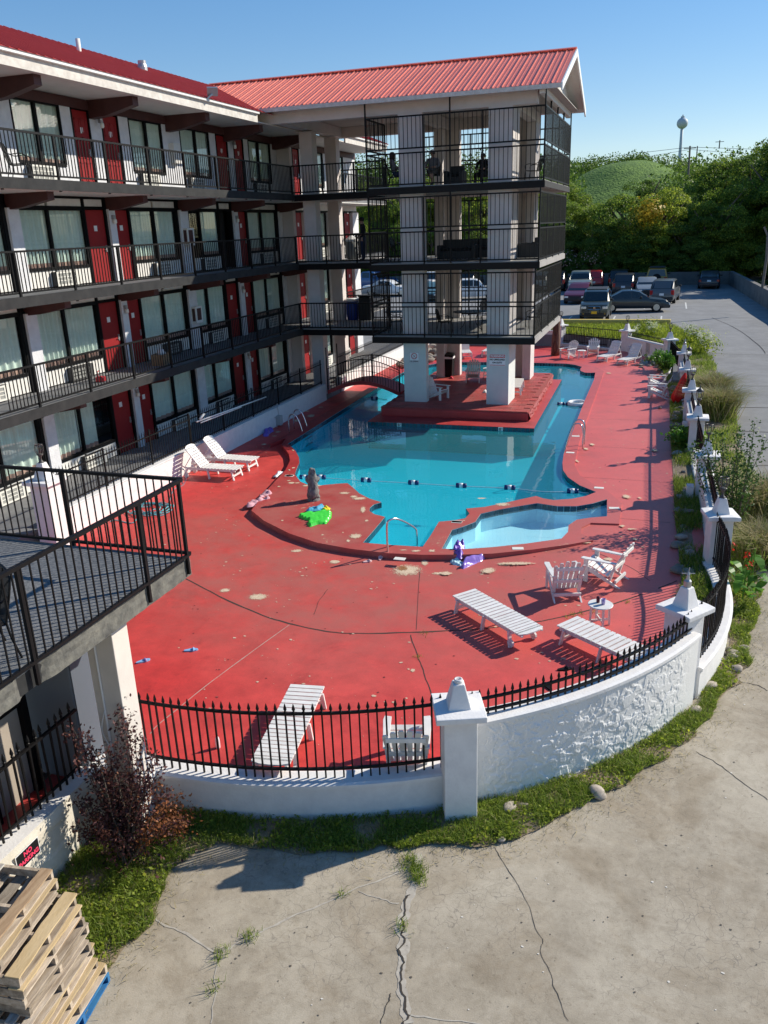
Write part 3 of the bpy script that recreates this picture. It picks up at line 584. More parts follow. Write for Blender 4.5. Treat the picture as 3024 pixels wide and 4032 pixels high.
P_LABEL = {1: 'white stucco pillar nearest the camera with an empty lamp socket on its obelisk', 2: 'white pillar at the right bend with a broken lamp base on top', 3: 'white pillar with an open caged lamp left of the canna plants', 4: 'white pillar half hidden by the leafy shrub, dark lamp on top', 5: 'white pillar carrying the complete dark lantern next to the red umbrella',
  6: 'white pillar just beyond the lantern pillar, by the pale grass', 7: 'white pillar second beyond the lantern pillar, near the two chairs', 8: 'white pillar at the start of the far right bend', 9: 'white pillar at the far right corner of the deck', 10: 'white far pillar between two loungers and the notice wall', 11: 'white far pillar behind the carved wooden post', 12: 'far left white pillar of the garden wall'}
def lantern(t, c, kind):
    x, y, z = c
    if kind == 'socket':
        part('lamp_socket', MB().lathe((x,y,z), [(0.055,0),(0.055,0.05),(0.04,0.055),(0.03,0.02)], 14), M['stucco'], t, smooth=True); return
    if kind == 'broken':
        part('lamp_base', MB().lathe((x,y,z), [(0.06,0),(0.06,0.10),(0.035,0.13),(0.02,0.20),(0.03,0.21),(0.012,0.26)], 12), M['dullsteel'], t)
        part('bracket', MB().bar((x-0.1,y,z+0.22),(x+0.1,y+0.02,z+0.23),0.012).bar((x,y,z+0.2),(x+0.01,y,z+0.33),0.014), M['dullsteel'], t); return
    l = part('lantern', MB().lathe((x,y,z), [(0.075,0),(0.06,0.02),(0.028,0.05),(0.022,0.13),(0.05,0.16),(0.08,0.20),(0.075,0.215)], 10), M['lamp_metal'], t, smooth=True)
    part('globe', MB().lathe((x,y,z), [(0.062,0.215),(0.098,0.30),(0.10,0.38),(0.08,0.44)], 10, caps=False), M['lamp_clear'], l, smooth=True)
    mb = MB()
    for k in range(6):
        a = k*PI/3; q = lambda r, zz: (x+r*math.cos(a), y+r*math.sin(a), z+zz)
        mb.tube([q(0.066,0.21),q(0.103,0.30),q(0.105,0.38),q(0.085,0.44)], 0.007, 4)
    mb.tube([(x+0.086*math.cos(2*PI*k/12),y+0.086*math.sin(2*PI*k/12),z+0.44) for k in range(12)], 0.01, 4, closed=True)
    part('cage', mb, M['lamp_metal'], l)
    if kind == 'full': part('hood', MB().lathe((x,y,z), [(0.12,0.44),(0.125,0.455),(0.07,0.52),(0.03,0.55),(0.015,0.60),(0.004,0.66)], 10), M['lamp_metal'], l, smooth=True)
LAMP = {1:'socket',2:'broken',3:'open',4:'open',5:'full',6:'open',7:'full',8:'broken',9:'open',10:'open',11:'open',12:'none'}
def pillar(i):
    x, y = PIL[i]; a = math.atan2(y-CC[1], x-CC[0])+PI/2 if i < 4 else (0 if i < 9 else (rad(28) if i == 9 else rad(-32)))
    if i == 1: a = rad(21.5)
    if i == 2: a = rad(52)
    t = thing('wall_pillar', P_LABEL[i], 'pillar', (x,y,-0.5), a)
    part('shaft', MB().cbox((0,0,0.75),(0.44,0.44,1.9)), M['stucco'], t, local=True, bevel=0.012)
    part('cap', MB().extr([(-0.33,1.70),(0.33,1.70),(0.33,1.785),(0.20,1.80),(-0.20,1.80),(-0.33,1.785)],'x',-0.33,0.33), M['stucco'], t, local=True, bevel=0.012)
    b, tp, z0, z1 = 0.155, 0.075, 1.79, 2.13
    part('obelisk', MB().add([(-b,-b,z0),(b,-b,z0),(b,b,z0),(-b,b,z0),(-tp,-tp,z1),(tp,-tp,z1),(tp,tp,z1),(-tp,tp,z1)],[(0,3,2,1),(4,5,6,7),(0,1,5,4),(1,2,6,5),(2,3,7,6),(3,0,4,7)]), M['stucco'], t, local=True, bevel=0.014)
    if LAMP[i] != 'none': lantern(t, (x,y,-0.5+2.13), LAMP[i])
for i in range(1, 13): pillar(i)
# ---------------------------------------------------------------- long low retaining wall of the walkway, with its own fence
FL = [0.43, 3.17, 5.92, 8.67]                    # walkway levels
t = thing('garden_wall', 'long low white retaining wall along the left walkway', 'wall', (WX,25,0))
mb = MB(); NU, NV = 240, 10
for b in range(NV+1):
    for a in range(NU+1):
        y = 15.6+18.0*a/NU; z = -0.05+0.75*b/NV
        mb.v.append((WX+0.012+0.018*max(0,noise.noise((y*3,z*4,2)))+0.008*noise.noise((y*9,z*9,4)), y, z))
for b in range(NV):
    for a in range(NU): k = b*(NU+1)+a; mb.f.append((k,k+1,k+NU+2,k+NU+1)); mb.m.append(0)
part('outer_face', mb, M['stucco'], t)
part('wall_core', MB().box(WX-0.24,WX,15.6,33.6,-0.1,0.70), M['stucco'], t); part('wall_cap', MB().box(WX-0.27,WX+0.03,15.6,33.55,0.70,0.735), M['stucco'], t, bevel=0.01)
t = thing('iron_fence', 'long black fence on the white walkway wall behind two loungers', 'fence', (WX-0.12,25,0.73))
for z in (0.83,1.62): part('rail', MB().box(WX-0.14,WX-0.10,15.7,33.5,z-0.016,z+0.016), M['black'], t)
for k in range(9): y = 15.8+k*2.2; part('post', MB().box(WX-0.14,WX-0.1,y-0.02,y+0.02,0.73,1.82), M['black'], t)
pk = MB().box(-0.008,0.008,-0.008,0.008,0,0.92); pk.lathe((0,0,0),[(0.008,0.92),(0.019,0.945),(0.012,0.97),(0.003,1.05)],5); pk = pk.mesh('picket',M['black'])
for k in range(148): inst('picket', pk, t, (WX-0.12,15.75+k*0.12,0.76))
t = thing('wall_pillar', 'white pillar with obelisk at the near end of the walkway wall', 'pillar', (-13.95,15.25,0), 0)
part('shaft', MB().cbox((0,0,0.85),(0.5,0.5,1.7)), M['stucco'], t, local=True, bevel=0.012); part('cap', MB().cbox((0,0,1.74),(0.74,0.74,0.1)), M['stucco'], t, local=True, bevel=0.015)
b, tp, z0, z1 = 0.18, 0.08, 1.79, 2.2
part('obelisk', MB().add([(-b,-b,z0),(b,-b,z0),(b,b,z0),(-b,b,z0),(-tp,-tp,z1),(tp,-tp,z1),(tp,tp,z1),(-tp,tp,z1)],[(0,3,2,1),(4,5,6,7),(0,1,5,4),(1,2,6,5),(2,3,7,6),(3,0,4,7)]), M['stucco'], t, local=True, bevel=0.014)
lantern(t, (-13.95,15.25,2.2), 'open')
pole = thing('pool_pole', 'long white pole tied along the walkway fence', 'pole', (-14.0,24,1.5))
part('shaft', MB().tube([gx(*K7(205,445),-14.16),gx(*K7(960,175),-14.16)],0.025,8), M['white_plastic'], pole, smooth=True); part('shaft', MB().tube([gx(*K7(250,455),-14.14),gx(*K7(690,285),-14.14)],0.022,8), M['white_plastic'], pole, smooth=True)
part('holder', MB().tube([gx(*K7(240,415),-14.17),gx(*K7(285,360),-14.17)],0.04,8), M['white_plastic'], pole, smooth=True)
# far-left fence beyond the bridge, along the second wing
t = thing('garden_wall', 'far low wall along the second wing beyond the footbridge', 'wall', (WX,41,0)); part('wall_core', MB().box(WX-0.24,WX,35.6,52.4,-0.1,0.70), M['stucco'], t)
t = thing('iron_fence', 'far black fence along the second wing beyond the footbridge', 'fence', (WX-0.12,41,0.7))
for z in (0.83,1.62): part('rail', MB().box(WX-0.14,WX-0.10,35.6,52.4,z-0.016,z+0.016), M['black'], t)
mb = MB()
for k in range(138): y = 35.7+k*0.121; mb.box(WX-.128,WX-.112,y-.008,y+.008,0.76,1.75)
part('pickets', mb, M['black'], t, kind='stuff')
# ---------------------------------------------------------------- the four-storey motel wing on the left
XW, XR = -16.8, -15.12
wing = thing('motel_wing', 'four-storey motel wing with red doors, black railings and red metal roof', 'building', (XW,27,0))
Y0, Y1 = 13.6, 45.6
LAY = [('win',15.2,18.5,16.9),('pil',18.62,19.05),('win',19.07,21.85,20.3),('door',21.92,22.86),('pil',22.95,23.27),('door',23.3,24.08),('win',24.16,26.95,25.55),('pil',27.05,27.6),('win',27.62,29.95,28.56),('door',30.05,30.95),
       ('pil',31.05,31.4),('door',31.42,32.25),('win',32.38,35.15,33.65),('pil',35.28,35.6),('door',37.2,38.0),('pil',38.05,38.4),('win',38.5,41.0,39.7),('pil',41.1,41.5),('win',41.6,43.6,42.6),('door',43.7,44.5),('pil',44.6,45.5),('door',14.2,15.1),('pil',13.6,14.1)]
LAY4 = [('win',15.4,17.6,16.5),('win',19.5,21.46,20.44),('door',21.94,22.76),('door',23.33,24.2),('win',24.74,26.63,25.69),('win',27.77,29.82,28.82),('door',30.32,31.24),('door',31.71,32.56),('win',32.99,35.05,33.9),('door',37.3,38.1),('win',38.9,41.0,39.9),('win',41.8,43.8,42.8)]
# back-up wall behind the glazing line, roof-high
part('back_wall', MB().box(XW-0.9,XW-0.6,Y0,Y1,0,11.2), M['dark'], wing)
part('end_wall', MB().box(XW-6,XW-0.55,Y1,Y1+0.25,0,11.2), M['stucco_wing'], wing)
for k, z in enumerate(FL):
    yy = (Y0, Y1+0.25)
    x1 = WX-0.25 if k == 0 else -15.06
    part('floor_slab', MB().box(XW-0.62,x1,yy[0],yy[1],z-0.20 if k else -0.3,z), [M['walk']], wing)
    if k:
        part('slab_edge', MB().box(x1,x1+0.05,yy[0],33.35,z-0.24,z+0.015), M['slab_edge'], wing)
        part('slab_soffit', MB().box(XW-0.62,x1,yy[0],yy[1],z-0.245,z-0.205), M['soffit'], wing)
door4 = MB().box(-0.02,0.02,-0.5,0.5,0,1).mesh('door', M['door'])
def door(y0, y1, z, four, shut=True):
    if not shut:
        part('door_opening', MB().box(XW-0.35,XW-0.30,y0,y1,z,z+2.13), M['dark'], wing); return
    d = part('door', MB().box(XW-0.07,XW-0.03,y0,y1,z+0.02,z+2.13), M['door'], wing)
    w_ = y1-y0
    if four:
        for (a, b) in ((0.14,0.46),(0.54,0.86)):
            for (c, e) in ((0.18,0.72),(0.82,1.42),(1.52,1.92)):
                fr = MB(); ya, yb = y0+a*w_, y0+b*w_
                fr.box(XW-0.032,XW-0.018,ya,yb,z+c,z+c+0.03).box(XW-0.032,XW-0.018,ya,yb,z+e-0.03,z+e).box(XW-0.032,XW-0.018,ya,ya+0.03,z+c,z+e).box(XW-0.032,XW-0.018,yb-0.03,yb,z+c,z+e)
                part('door_panel', fr, M['door'], d)
    p = part('number_plate', MB().box(XW-0.03,XW-0.02,y0+0.42*w_,y0+0.42*w_+0.15,z+1.52,z+1.68), M['plate'], d)
    part('lock', MB().box(XW-0.03,XW-0.005,y1-0.10,y1-0.05,z+0.90,z+1.10).bar((XW+0.02,y1-0.075,z+0.98),(XW+0.02,y1-0.18,z+0.97),0.018), M['dullsteel'], d)
CUR = {}
def curtain(y0, y1, z0, z1, host, seed, open_=0.0):
    n = max(16, int((y1-y0)/0.022)); R_ = random.Random(seed); ph = R_.random()*6; xs = []
    mb = MB(); f1 = R_.uniform(11,16)
    for i in range(n+1):
        y = y0+(y1-y0)*i/n; xs.append((XW-0.125+0.045*math.sin(y*f1*2+ph+1.5*math.sin(y*3+ph)),y))
    hem = z0+0.14
    for zz in (z0+0.02,hem,z1): mb.v += [(x,y,zz) for x, y in xs]
    for r in range(2):
        for i in range(n): a = r*(n+1)+i; mb.f.append((a,a+1,a+n+2,a+n+1)); mb.m.append(1 if r == 0 else 0)
    part('curtain', mb, [M['curtain'],M['curtain_hem']], host, smooth=True)
def window(y0, y1, ym, z0, z1, seed, dark=(), half=()):
    xa, xb = XW-0.07, XW+0.02; e_ = 0.04; m_ = 0.045
    w_ = part('window', MB().box(xa,xb,y0,y0+e_,z0,z1).box(xa,xb,y1-e_,y1,z0,z1).box(xa,xb,ym-m_,ym+m_,z0,z1).box(xa,xb+0.01,y0+e_,y1-e_,z0-0.06,z0+0.03).box(xa,xb,y0+e_,ym-m_,z1-0.04,z1).box(xa,xb,ym+m_,y1-e_,z1-0.04,z1), M['frame'], wing)
    for k, (a, b) in enumerate(((y0+e_,ym-m_),(ym+m_,y1-e_))):
        part('pane', MB().add([(XW-0.04,a,z0+0.03),(XW-0.04,b,z0+0.03),(XW-0.04,b,z1-0.04),(XW-0.04,a,z1-0.04)],[(0,1,2,3)]), M['win'], w_)
        if k in dark: continue
        curtain(a-0.05, b+0.05 if k not in half else a+0.5*(b-a), z0+0.0, z1, w_, seed*2+k)
def acunit(y, z, m='ac', w_=1.0):
    a = part('air_conditioner', MB().box(XW-0.05,XW+0.16,y,y+w_,z,z+0.40), M['ac_dark'], wing)
    part('front_cover', MB().box(XW+0.16,XW+0.185,y,y+w_,z,z+0.05).box(XW+0.16,XW+0.185,y,y+w_,z+0.35,z+0.40).box(XW+0.16,XW+0.185,y,y+0.05,z+0.05,z+0.35).box(XW+0.16,XW+0.185,y+w_-0.16,y+w_,z+0.05,z+0.35), M[m], a)
    g = MB().box(XW+0.16,XW+0.168,y+0.05,y+w_-0.16,z+0.05,z+0.35); part('grille', g, M['ac_grille'], a)
    g = MB()
    for k in range(1, 4): yy = y+0.05+(w_-0.21)*k/4; g.box(XW+0.168,XW+0.18,yy-0.014,yy+0.014,z+0.05,z+0.35)
    for k in range(1, 3): zz = z+0.05+0.30*k/3; g.box(XW+0.168,XW+0.1785,y+0.05,y+w_-0.16,zz-0.012,zz+0.012)
    part('grille_bars', g, M[m], a)
def wall_light(y, z):
    l = part('wall_light', MB().cbox((XW+0.16,y,z+0.06),(0.10,0.12,0.12)), M['dullsteel'], wing); part('lamp_glass', MB().lathe((XW+0.2,y,z-0.14), [(0.03,0),(0.06,0.03),(0.06,0.11),(0.05,0.14)], 10), M['lampglass'], l, smooth=True)
for k in range(3):
    z = FL[k]; ztop = FL[k+1]-0.245
    part('header_rail', MB().box(XW-0.12,XW+0.03,Y0,35.6,z+2.15,z+2.23), M['frame'], wing)
    part('top_rail', MB().box(XW-0.12,XW+0.025,Y0,35.6,ztop-0.07,ztop), M['frame'], wing)
    part('header_rail', MB().box(XW-0.12,XW+0.03,37.1,Y1,z+2.15,z+2.23), M['frame'], wing)
    part('transom_panel', MB().box(XW-0.10,XW-0.02,37.1,Y1,z+2.23,ztop), M['white_panel'], wing)
    # the blind framing between units
    mull = MB()
    for e in LAY:
        y0, y1 = e[1], e[2]
        if e[0] == 'pil': part('pilaster', MB().box(XW-0.10,XW+0.12,y0,y1,z,z+2.16), M['stucco_wing'], wing)
        if e[0] == 'door': door(y0, y1, z, False, not (k == 2 and abs(y0-30.05) < 0.1)); part('transom_panel', MB().box(XW-0.08,XW-0.01,y0+0.03,y1-0.03,z+2.23,ztop-0.07), M['white_panel'], wing)
        if e[0] == 'win':
            dk = (0,) if (k == 2 and abs(y0-27.62) < 0.1) else ()
            window(y0, y1, e[3], z+0.55, z+2.15, k*37+int(y0), dk, (1,) if (k == 0 and abs(y0-19.07) < 0.1) else ())
            for a, b in ((y0+0.03,e[3]-0.05),(e[3]+0.05,y1-0.03)):
                part('transom_panel', MB().box(XW-0.08,XW-0.01,a,b,z+2.23,ztop-0.07), M['white_panel'], wing)
                part('sill_panel', MB().box(XW-0.08,XW-0.005,a,b,z+0.04,z+0.49), M['white_panel'], wing)
            side = 0.55 if y0 < 24 or 27.2 < y0 < 31 else 0.35
            acunit(y0+(y1-y0)*0.5-0.5+0.1, z+0.04, 'ac_dark' if (k == 1 and 19 < y0 < 26) else 'ac', 1.0)
    for y0, y1 in ((18.5,18.62),(21.85,21.92),(22.86,22.95),(24.08,24.16),(26.95,27.05),(29.95,30.05),(30.95,31.05),(32.25,32.38),(35.15,35.28)):
        part('mullion', MB().box(XW-0.14,XW+0.04,y0,y1,z,ztop), M['frame'], wing)
    for y in (23.1,31.2,14.9): wall_light(y, z+1.86)
    if k: 
        b = part('cabinet', MB().box(XW+0.12,XW+0.32,27.1,27.55,z+0.95,z+1.55), M['white_panel'], wing); part('cabinet_door', MB().box(XW+0.16,XW+0.28,27.09,27.10,z+1.02,z+1.48).box(XW+0.32,XW+0.326,27.17,27.46,z+1.05,z+1.48), M['brown'], b)
    for y in (14.7,18.84,23.1,27.3,31.2,35.44):          # tapered timber brackets
        mb = MB().extr([(XW,ztop),(XR-0.28,ztop),(XR-0.28,ztop-0.20),(XW+0.5,ztop-0.36),(XW,ztop-0.40)],'y',y-0.13,y+0.13)
        part('timber_bracket', mb, M['brown'], wing)
# return wall before the pavilion
for k in range(4): part('return_wall', MB().box(XW+0.02,-16.17,35.62,35.9,FL[k],(FL[k+1]-0.245) if k < 3 else 11.05), M['stucco_pier'], wing)
# top floor: full stucco wall with punched windows
z = FL[3]; zt = 11.05; cuts = sorted([(e[1],e[2],e[0]) for e in LAY4]); y = Y0
for a, b, k in cuts + [(Y1,Y1,'end')]:
    if a > y: part('top_wall', MB().box(XW-0.12,XW,y,a,z,10.86), M['stucco_wing'], wing)
    if k == 'win': part('top_wall', MB().box(XW-0.12,XW-0.001,a,b,z,9.24), M['stucco_wing'], wing)
    y = b
for e in LAY4:
    if e[0] == 'door': door(e[1]+0.05, e[2]-0.05, z, True); part('door_frame', MB().box(XW-0.1,XW+0.02,e[1],e[1]+0.05,z,10.86).box(XW-0.1,XW+0.02,e[2]-0.05,e[2],z,10.86), M['frame'], wing)
    else: window(e[1], e[2], e[3], 9.27, 10.84, 200+int(e[1])); acunit(e[1]+0.25, z+0.12)
for y in (23.1,31.5,14.8): wall_light(y, z+1.85)
b = part('cabinet', MB().box(XW,XW+0.2,27.0,27.42,z+0.95,z+1.6), M['white_panel'], wing)
part('header_band', MB().box(XW-0.12,XW+0.05,Y0,Y1,10.84,11.10), M['brown'], wing)
part('soffit', MB().box(XW-0.6,-15.0,Y0,Y1,11.12,11.16), M['soffit'], wing)
part('fascia', MB().box(-15.0,-14.93,Y0,30.3,11.10,11.38), M['fascia'], wing); part('fascia', MB().box(-15.0,-14.93,39.4,Y1,11.10,11.38), M['fascia'], wing)
part('gutter', MB().box(-14.97,-14.83,Y0,30.3,11.38,11.47), M['gutter'], wing, bevel=0.01); part('gutter', MB().box(-14.97,-14.83,39.4,Y1,11.38,11.47), M['gutter'], wing)
for y in (14.7,18.78,22.9,27.05,31.1,35.4): part('roof_bracket', MB().extr([(XW,11.12),(-15.2,11.12),(-15.2,10.88),(XW+0.6,10.66),(XW,10.62)],'y',y-0.14,y+0.14), M['brown'], wing)
# red ribbed metal roof
M['roof'] = mat('roof_red', (0.74,0.19,0.125), 0.45, (0.68,0.165,0.11), 0.8, 0.4, spec=0.6, rnd=0.06); M['roof_wing'] = mat('roof_wing', (0.52,0.065,0.050), 0.5, (0.44,0.050,0.042), 1.5, 0.5)
def roof_x(x): return 11.48+(-14.85-x)*0.405
rp = part('roof', MB().add([(-14.80,Y0,roof_x(-14.80)),(-14.80,Y1+0.3,roof_x(-14.80)),(-19.2,Y1+0.3,roof_x(-19.2)),(-19.2,Y0,roof_x(-19.2)),(-24,Y1+0.3,11.4),(-24,Y0,11.4)],[(0,1,2,3),(3,2,4,5)]), M['roof_wing'], wing)
mb = MB()
y = Y0
while y < Y1: mb.bar((-14.80,y,roof_x(-14.80)+0.012),(-19.2,y,roof_x(-19.2)+0.012),0.05,0.03); y += 0.30
part('roof_ribs', mb, M['roof_wing'], wing, kind='stuff')
part('vent_pipe', MB().tube([gx(310,190,-18.2)-Vector((0,0,0.5)),gx(305,152,-18.2)],0.07,10), M['white_panel'], wing, smooth=True)
p = gx(560,258,-18.0); part('roof_vent', MB().lathe((p.x,p.y,p.z-0.4),[(0.17,0),(0.17,0.35),(0.14,0.45),(0.14,0.55)],12), M['dullsteel'], wing)
fl = part('floodlight', MB().obox(gx(836,360,-14.7),(0.35,0.10,0.26),Euler((0.5,0,0.6)).to_matrix()), M['dullsteel'], wing); part('lamp_arm', MB().bar(gx(836,370,-14.7),gx(812,392,-14.85),0.05), M['dullsteel'], fl)
# walkway railings, one per floor
bal = MB().box(-0.010,0.010,-0.010,0.010,0,0.95).mesh('baluster', M['black'])
for k in range(1, 4):
    z = FL[k]; r = part('railing', MB().box(XR-0.03,XR+0.03,Y0,33.3,z+1.05,z+1.10), M['black'], wing)
    part('bottom_rail', MB().box(XR-0.02,XR+0.02,Y0,33.3,z+0.08,z+0.125), M['black'], r)
    y = 14.75
    while y < 33.3: part('post', MB().box(XR+0.005,XR+0.055,y-0.03,y+0.03,z-0.27,z+1.06), M['black'], r); y += 2.06
    y = Y0+2.2
    while y < 33.25: inst('baluster', bal, r, (XR,y,z+0.11)); y += 0.128
# ---------------------------------------------------------------- pavilion over the pool
pav = thing('pool_pavilion', 'open four-level pavilion on stucco piers with ribbed red gable roof', 'building', (-7.7,35,0.46))
M['concrete_slab'] = mat('slab_concrete', (0.36,0.35,0.33), 0.85, (0.28,0.27,0.26), 1.5, 0.4, 0.3, 40)
M['slab_under'] = mat('slab_under', (0.46,0.43,0.40), 0.85, (0.38,0.36,0.33), 1.2, 0.4)
XL, YF, YB = -11.0, 31.2, 38.9
XRT = {1: -4.62, 2: -4.52, 3: -4.42}
# L-shaped corner piers
T = 0.37
def pier(name, boxes):
    for x0, x1, y0, y1 in boxes: part('pier', MB().box(x0,x1,y0,y1,3.2,11.15), M['stucco_pier'], pav); part('pier_base', MB().box(x0,x1,y0,y1,0.48,3.2), M['pier_base'] if y0 < 33 else M['stucco_pier'], pav)
pier('a', [(-9.85,-8.92,31.5,31.5+T),(-9.85,-9.85+T,31.5+T,32.97)])
pier('b', [(-6.47,-5.60,31.5,31.5+T),(-5.60-T,-5.60,31.5+T,32.97)])
pier('c', [(-10.0,-10.0+T,37.1,38.2),(-9.63,-9.05,38.2-T,38.2)])
pier('d', [(-5.99,-5.62,37.1,38.2),(-6.6,-5.99,38.2-T,38.2)])
# columns at the link
for x0, x1, y0, y1 in ((-14.98,-14.40,34.08,34.6),(-14.95,-14.39,36.75,37.2)): part('column', MB().box(x0+0.01,x1-0.01,y0,y1,0,11.1), M['stucco_pier'], pav)
for k in (1, 2, 3):
    z = FL[k]; xr = XRT[k]
    part('floor_slab', MB().box(XL,xr,YF,YB,z-0.20,z), M['concrete_slab'], pav); part('slab_soffit', MB().box(XL,xr,YF,YB,z-0.235,z-0.203), M['slab_under'], pav)
    part('slab_edge', MB().box(XL-0.04,xr+0.04,YF-0.05,YF-0.002,z-0.27,z-0.03), M['black'], pav); part('slab_edge', MB().box(xr+0.002,xr+0.05,YF,YB,z-0.24,z-0.03), M['slab_edge'] if k == 3 else M['concrete_slab'], pav)
    part('link_slab', MB().box(-15.07,XL,33.4,37.4,z-0.20,z-0.002), M['concrete_slab'], pav); part('slab_soffit', MB().box(-15.07,XL-0.01,33.4,37.4,z-0.235,z-0.203), M['slab_under'], pav)
    part('slab_edge', MB().box(-15.06,XL-0.05,33.35,33.398,z-0.27,z-0.03), M['black'], pav)
bal2 = MB().box(-0.010,0.010,-0.010,0.010,0,1).mesh('baluster', M['black'])
def rail_run(a, b, z, tiers, step=0.15, single=False, nposts=3, mesh=None):
    a = Vector((*a,0)); b = Vector((*b,0)); L_ = (b-a).length; up = Vector((0,0,1))
    r = part('railing', MB().bar(a+up*(z+tiers[0][1]),b+up*(z+tiers[0][1]),0.06,0.05), M['black'], pav)
    rails = MB(); bars = MB(); n = int(L_/step)
    for i, (z0, z1) in enumerate(tiers):
        for q in ((z0,) if i == 0 else (z0,z1)): rails.bar(a+up*(z+q),b+up*(z+q),0.05,0.05)
        for k in range(1, n):
            p = a+(b-a)*k/n
            if single: inst('baluster', bal2, r, (p.x,p.y,z+z0), (0,0,0), (1,1,z1-z0))
            else: bars.box(p.x-.01,p.x+.01,p.y-.01,p.y+.01,z+z0,z+z1)
    part('rails', rails, M['black'], r)
    if bars.v: part('balusters', bars, M['black'], r, kind='stuff')
    top = tiers[-1][2] if len(tiers[-1]) > 2 else tiers[-1][1]
    for k in range(nposts):
        p = a+(b-a)*k/(nposts-1); part('post', MB().bar(p+up*(z-0.25),p+up*(z+top),0.05), M['black'], r)
    return r
M['screen'] = glass('screen_mesh', (0.66,0.67,0.66), 0.08, 0.4, 0.02)
for k in (1, 2, 3):
    z = FL[k]; xr = XRT[k]; top = {1: 2.5, 2: 2.5, 3: 2.9}[k]
    tiers = [(0.07,1.13),(1.29,2.36)]; tf = [(0.07,1.13),(1.29,2.36,top)]
    rail_run((XL,YF),(xr,YF),z,[tf[0],tf[1][:2]],0.16,True,4)
    r = rail_run((xr,YF),(xr,YB),z,[(0.07,1.13),(1.29,2.36)],0.19,False,5)
    for z0, z1 in ((0.09,1.11),(1.31,2.34)): part('mesh_screen', MB().add([(xr+0.03,YF+0.03,z+z0),(xr+0.03,YB-0.03,z+z0),(xr+0.03,YB-0.03,z+z1),(xr+0.03,YF+0.03,z+z1)],[(0,1,2,3)]), M['screen'], r)
    for q in ((XL,YF),(-7.8,YF),(xr,YF),(xr,YB)): part('post', MB().bar((q[0],q[1]-0.03,z),(q[0],q[1]-0.03,z+top),0.05), M['black'], pav)
    rail_run((XL,YF),(XL,33.4),z,tiers,0.16,False,2); rail_run((-15.1,33.38),(XL,33.38),z,[(0.07,1.09)],0.13,True,4)
    rail_run((XL,YB),(xr,YB),z,[(0.07,1.13)]+([(1.29,2.36)] if k == 3 else [(1.29,2.36)]),0.16,False,4); rail_run((-15.1,37.4),(XL,37.4),z,[(0.07,1.09)],0.14,False,4); rail_run((XL,37.4),(XL,YB),z,tiers,0.16,False,2)
    rail_run((-15.12,37.4),(-15.12,45.5),z,[(0.07,1.09)],0.13,False,4)
# beams, ceiling and gable roof
ZE = 11.62
def boxp(n, x0, x1, y0, y1, z0, z1, m): return part(n, MB().box(x0,x1,y0,y1,z0,z1), M[m], pav)
boxp('beam', -15.6,-4.75,31.5,31.86,11.15,11.58,'stucco_pier'); boxp('beam', -15.6,-5.6,37.84,38.19,11.15,11.58,'stucco_pier')
boxp('beam', -5.97,-5.61,31.87,37.83,11.16,11.57,'stucco_pier'); boxp('beam', -9.84,-9.48,31.87,37.83,11.16,11.57,'stucco_pier'); boxp('beam', -14.9,-14.5,31.87,37.83,11.16,11.57,'stucco_pier')
boxp('ceiling', -16.6,-4.1,30.98,38.75,11.585,11.61,'slab_under')
RY, RZ, EY0, EY1, RXG = 34.95, 13.28, 30.85, 39.05, -3.88
def roof_y(y): return ZE+(RZ-ZE)*(1-abs(y-RY)/(RY-EY0))
npan = 46; pan_w = (RXG+19.4)/npan
th = 0.03
pm = MB(); pm.extr([(EY0,ZE+0.02),(RY,RZ+0.02),(RY,RZ-0.02),(EY0,ZE-0.02)],'x',0,pan_w-0.005); pm.extr([(EY0,ZE+0.055),(RY,RZ+0.055),(RY,RZ+0.018),(EY0,ZE+0.018)],'x',0,0.035); pm.extr([(EY0,ZE+0.033),(RY,RZ+0.033),(RY,RZ+0.018),(EY0,ZE+0.018)],'x',pan_w/2-0.02,pan_w/2+0.02); pm = pm.mesh('roof_panel', M['roof'])
rf = part('roof', MB().extr([(EY1,ZE+0.02),(RY,RZ+0.02),(RY,RZ-0.02),(EY1,ZE-0.02)],'x',-19.4,RXG), M['roof'], pav)
for i in range(npan): inst('roof_panel', pm, rf, (-19.4+i*pan_w,0,0))
part('ridge_cap', MB().extr([(RY-0.15,RZ+0.03),(RY,RZ+0.09),(RY+0.15,RZ+0.03),(RY,RZ+0.06)],'x',-19.4,RXG+0.02), M['roof'], rf)
part('eave_trim', MB().box(-16.3,RXG,EY0-0.03,EY0+0.02,ZE-0.13,ZE+0.01), M['fascia'], pav)
for s_, (ya, yb) in (('n',(EY0,RY)),('f',(EY1,RY))):   # barge boards of the gable
    mb = MB().add([(RXG,ya,ZE-0.22),(RXG+0.05,ya,ZE-0.22),(RXG+0.05,ya,ZE+0.03),(RXG,ya,ZE+0.03),(RXG,yb,RZ-0.22),(RXG+0.05,yb,RZ-0.22),(RXG+0.05,yb,RZ+0.03),(RXG,yb,RZ+0.03)],[(0,3,2,1),(4,5,6,7),(0,1,5,4),(1,2,6,5),(2,3,7,6),(3,0,4,7)])
    part('barge_board', mb, M['gutter'], pav)
    part('gable_soffit', MB().add([(RXG,ya,ZE-0.05),(-4.5,ya,ZE-0.05),(-4.5,yb,RZ-0.05),(RXG,yb,RZ-0.05)],[(0,1,2,3)]), M['soffit'], pav)
zz = 11.60
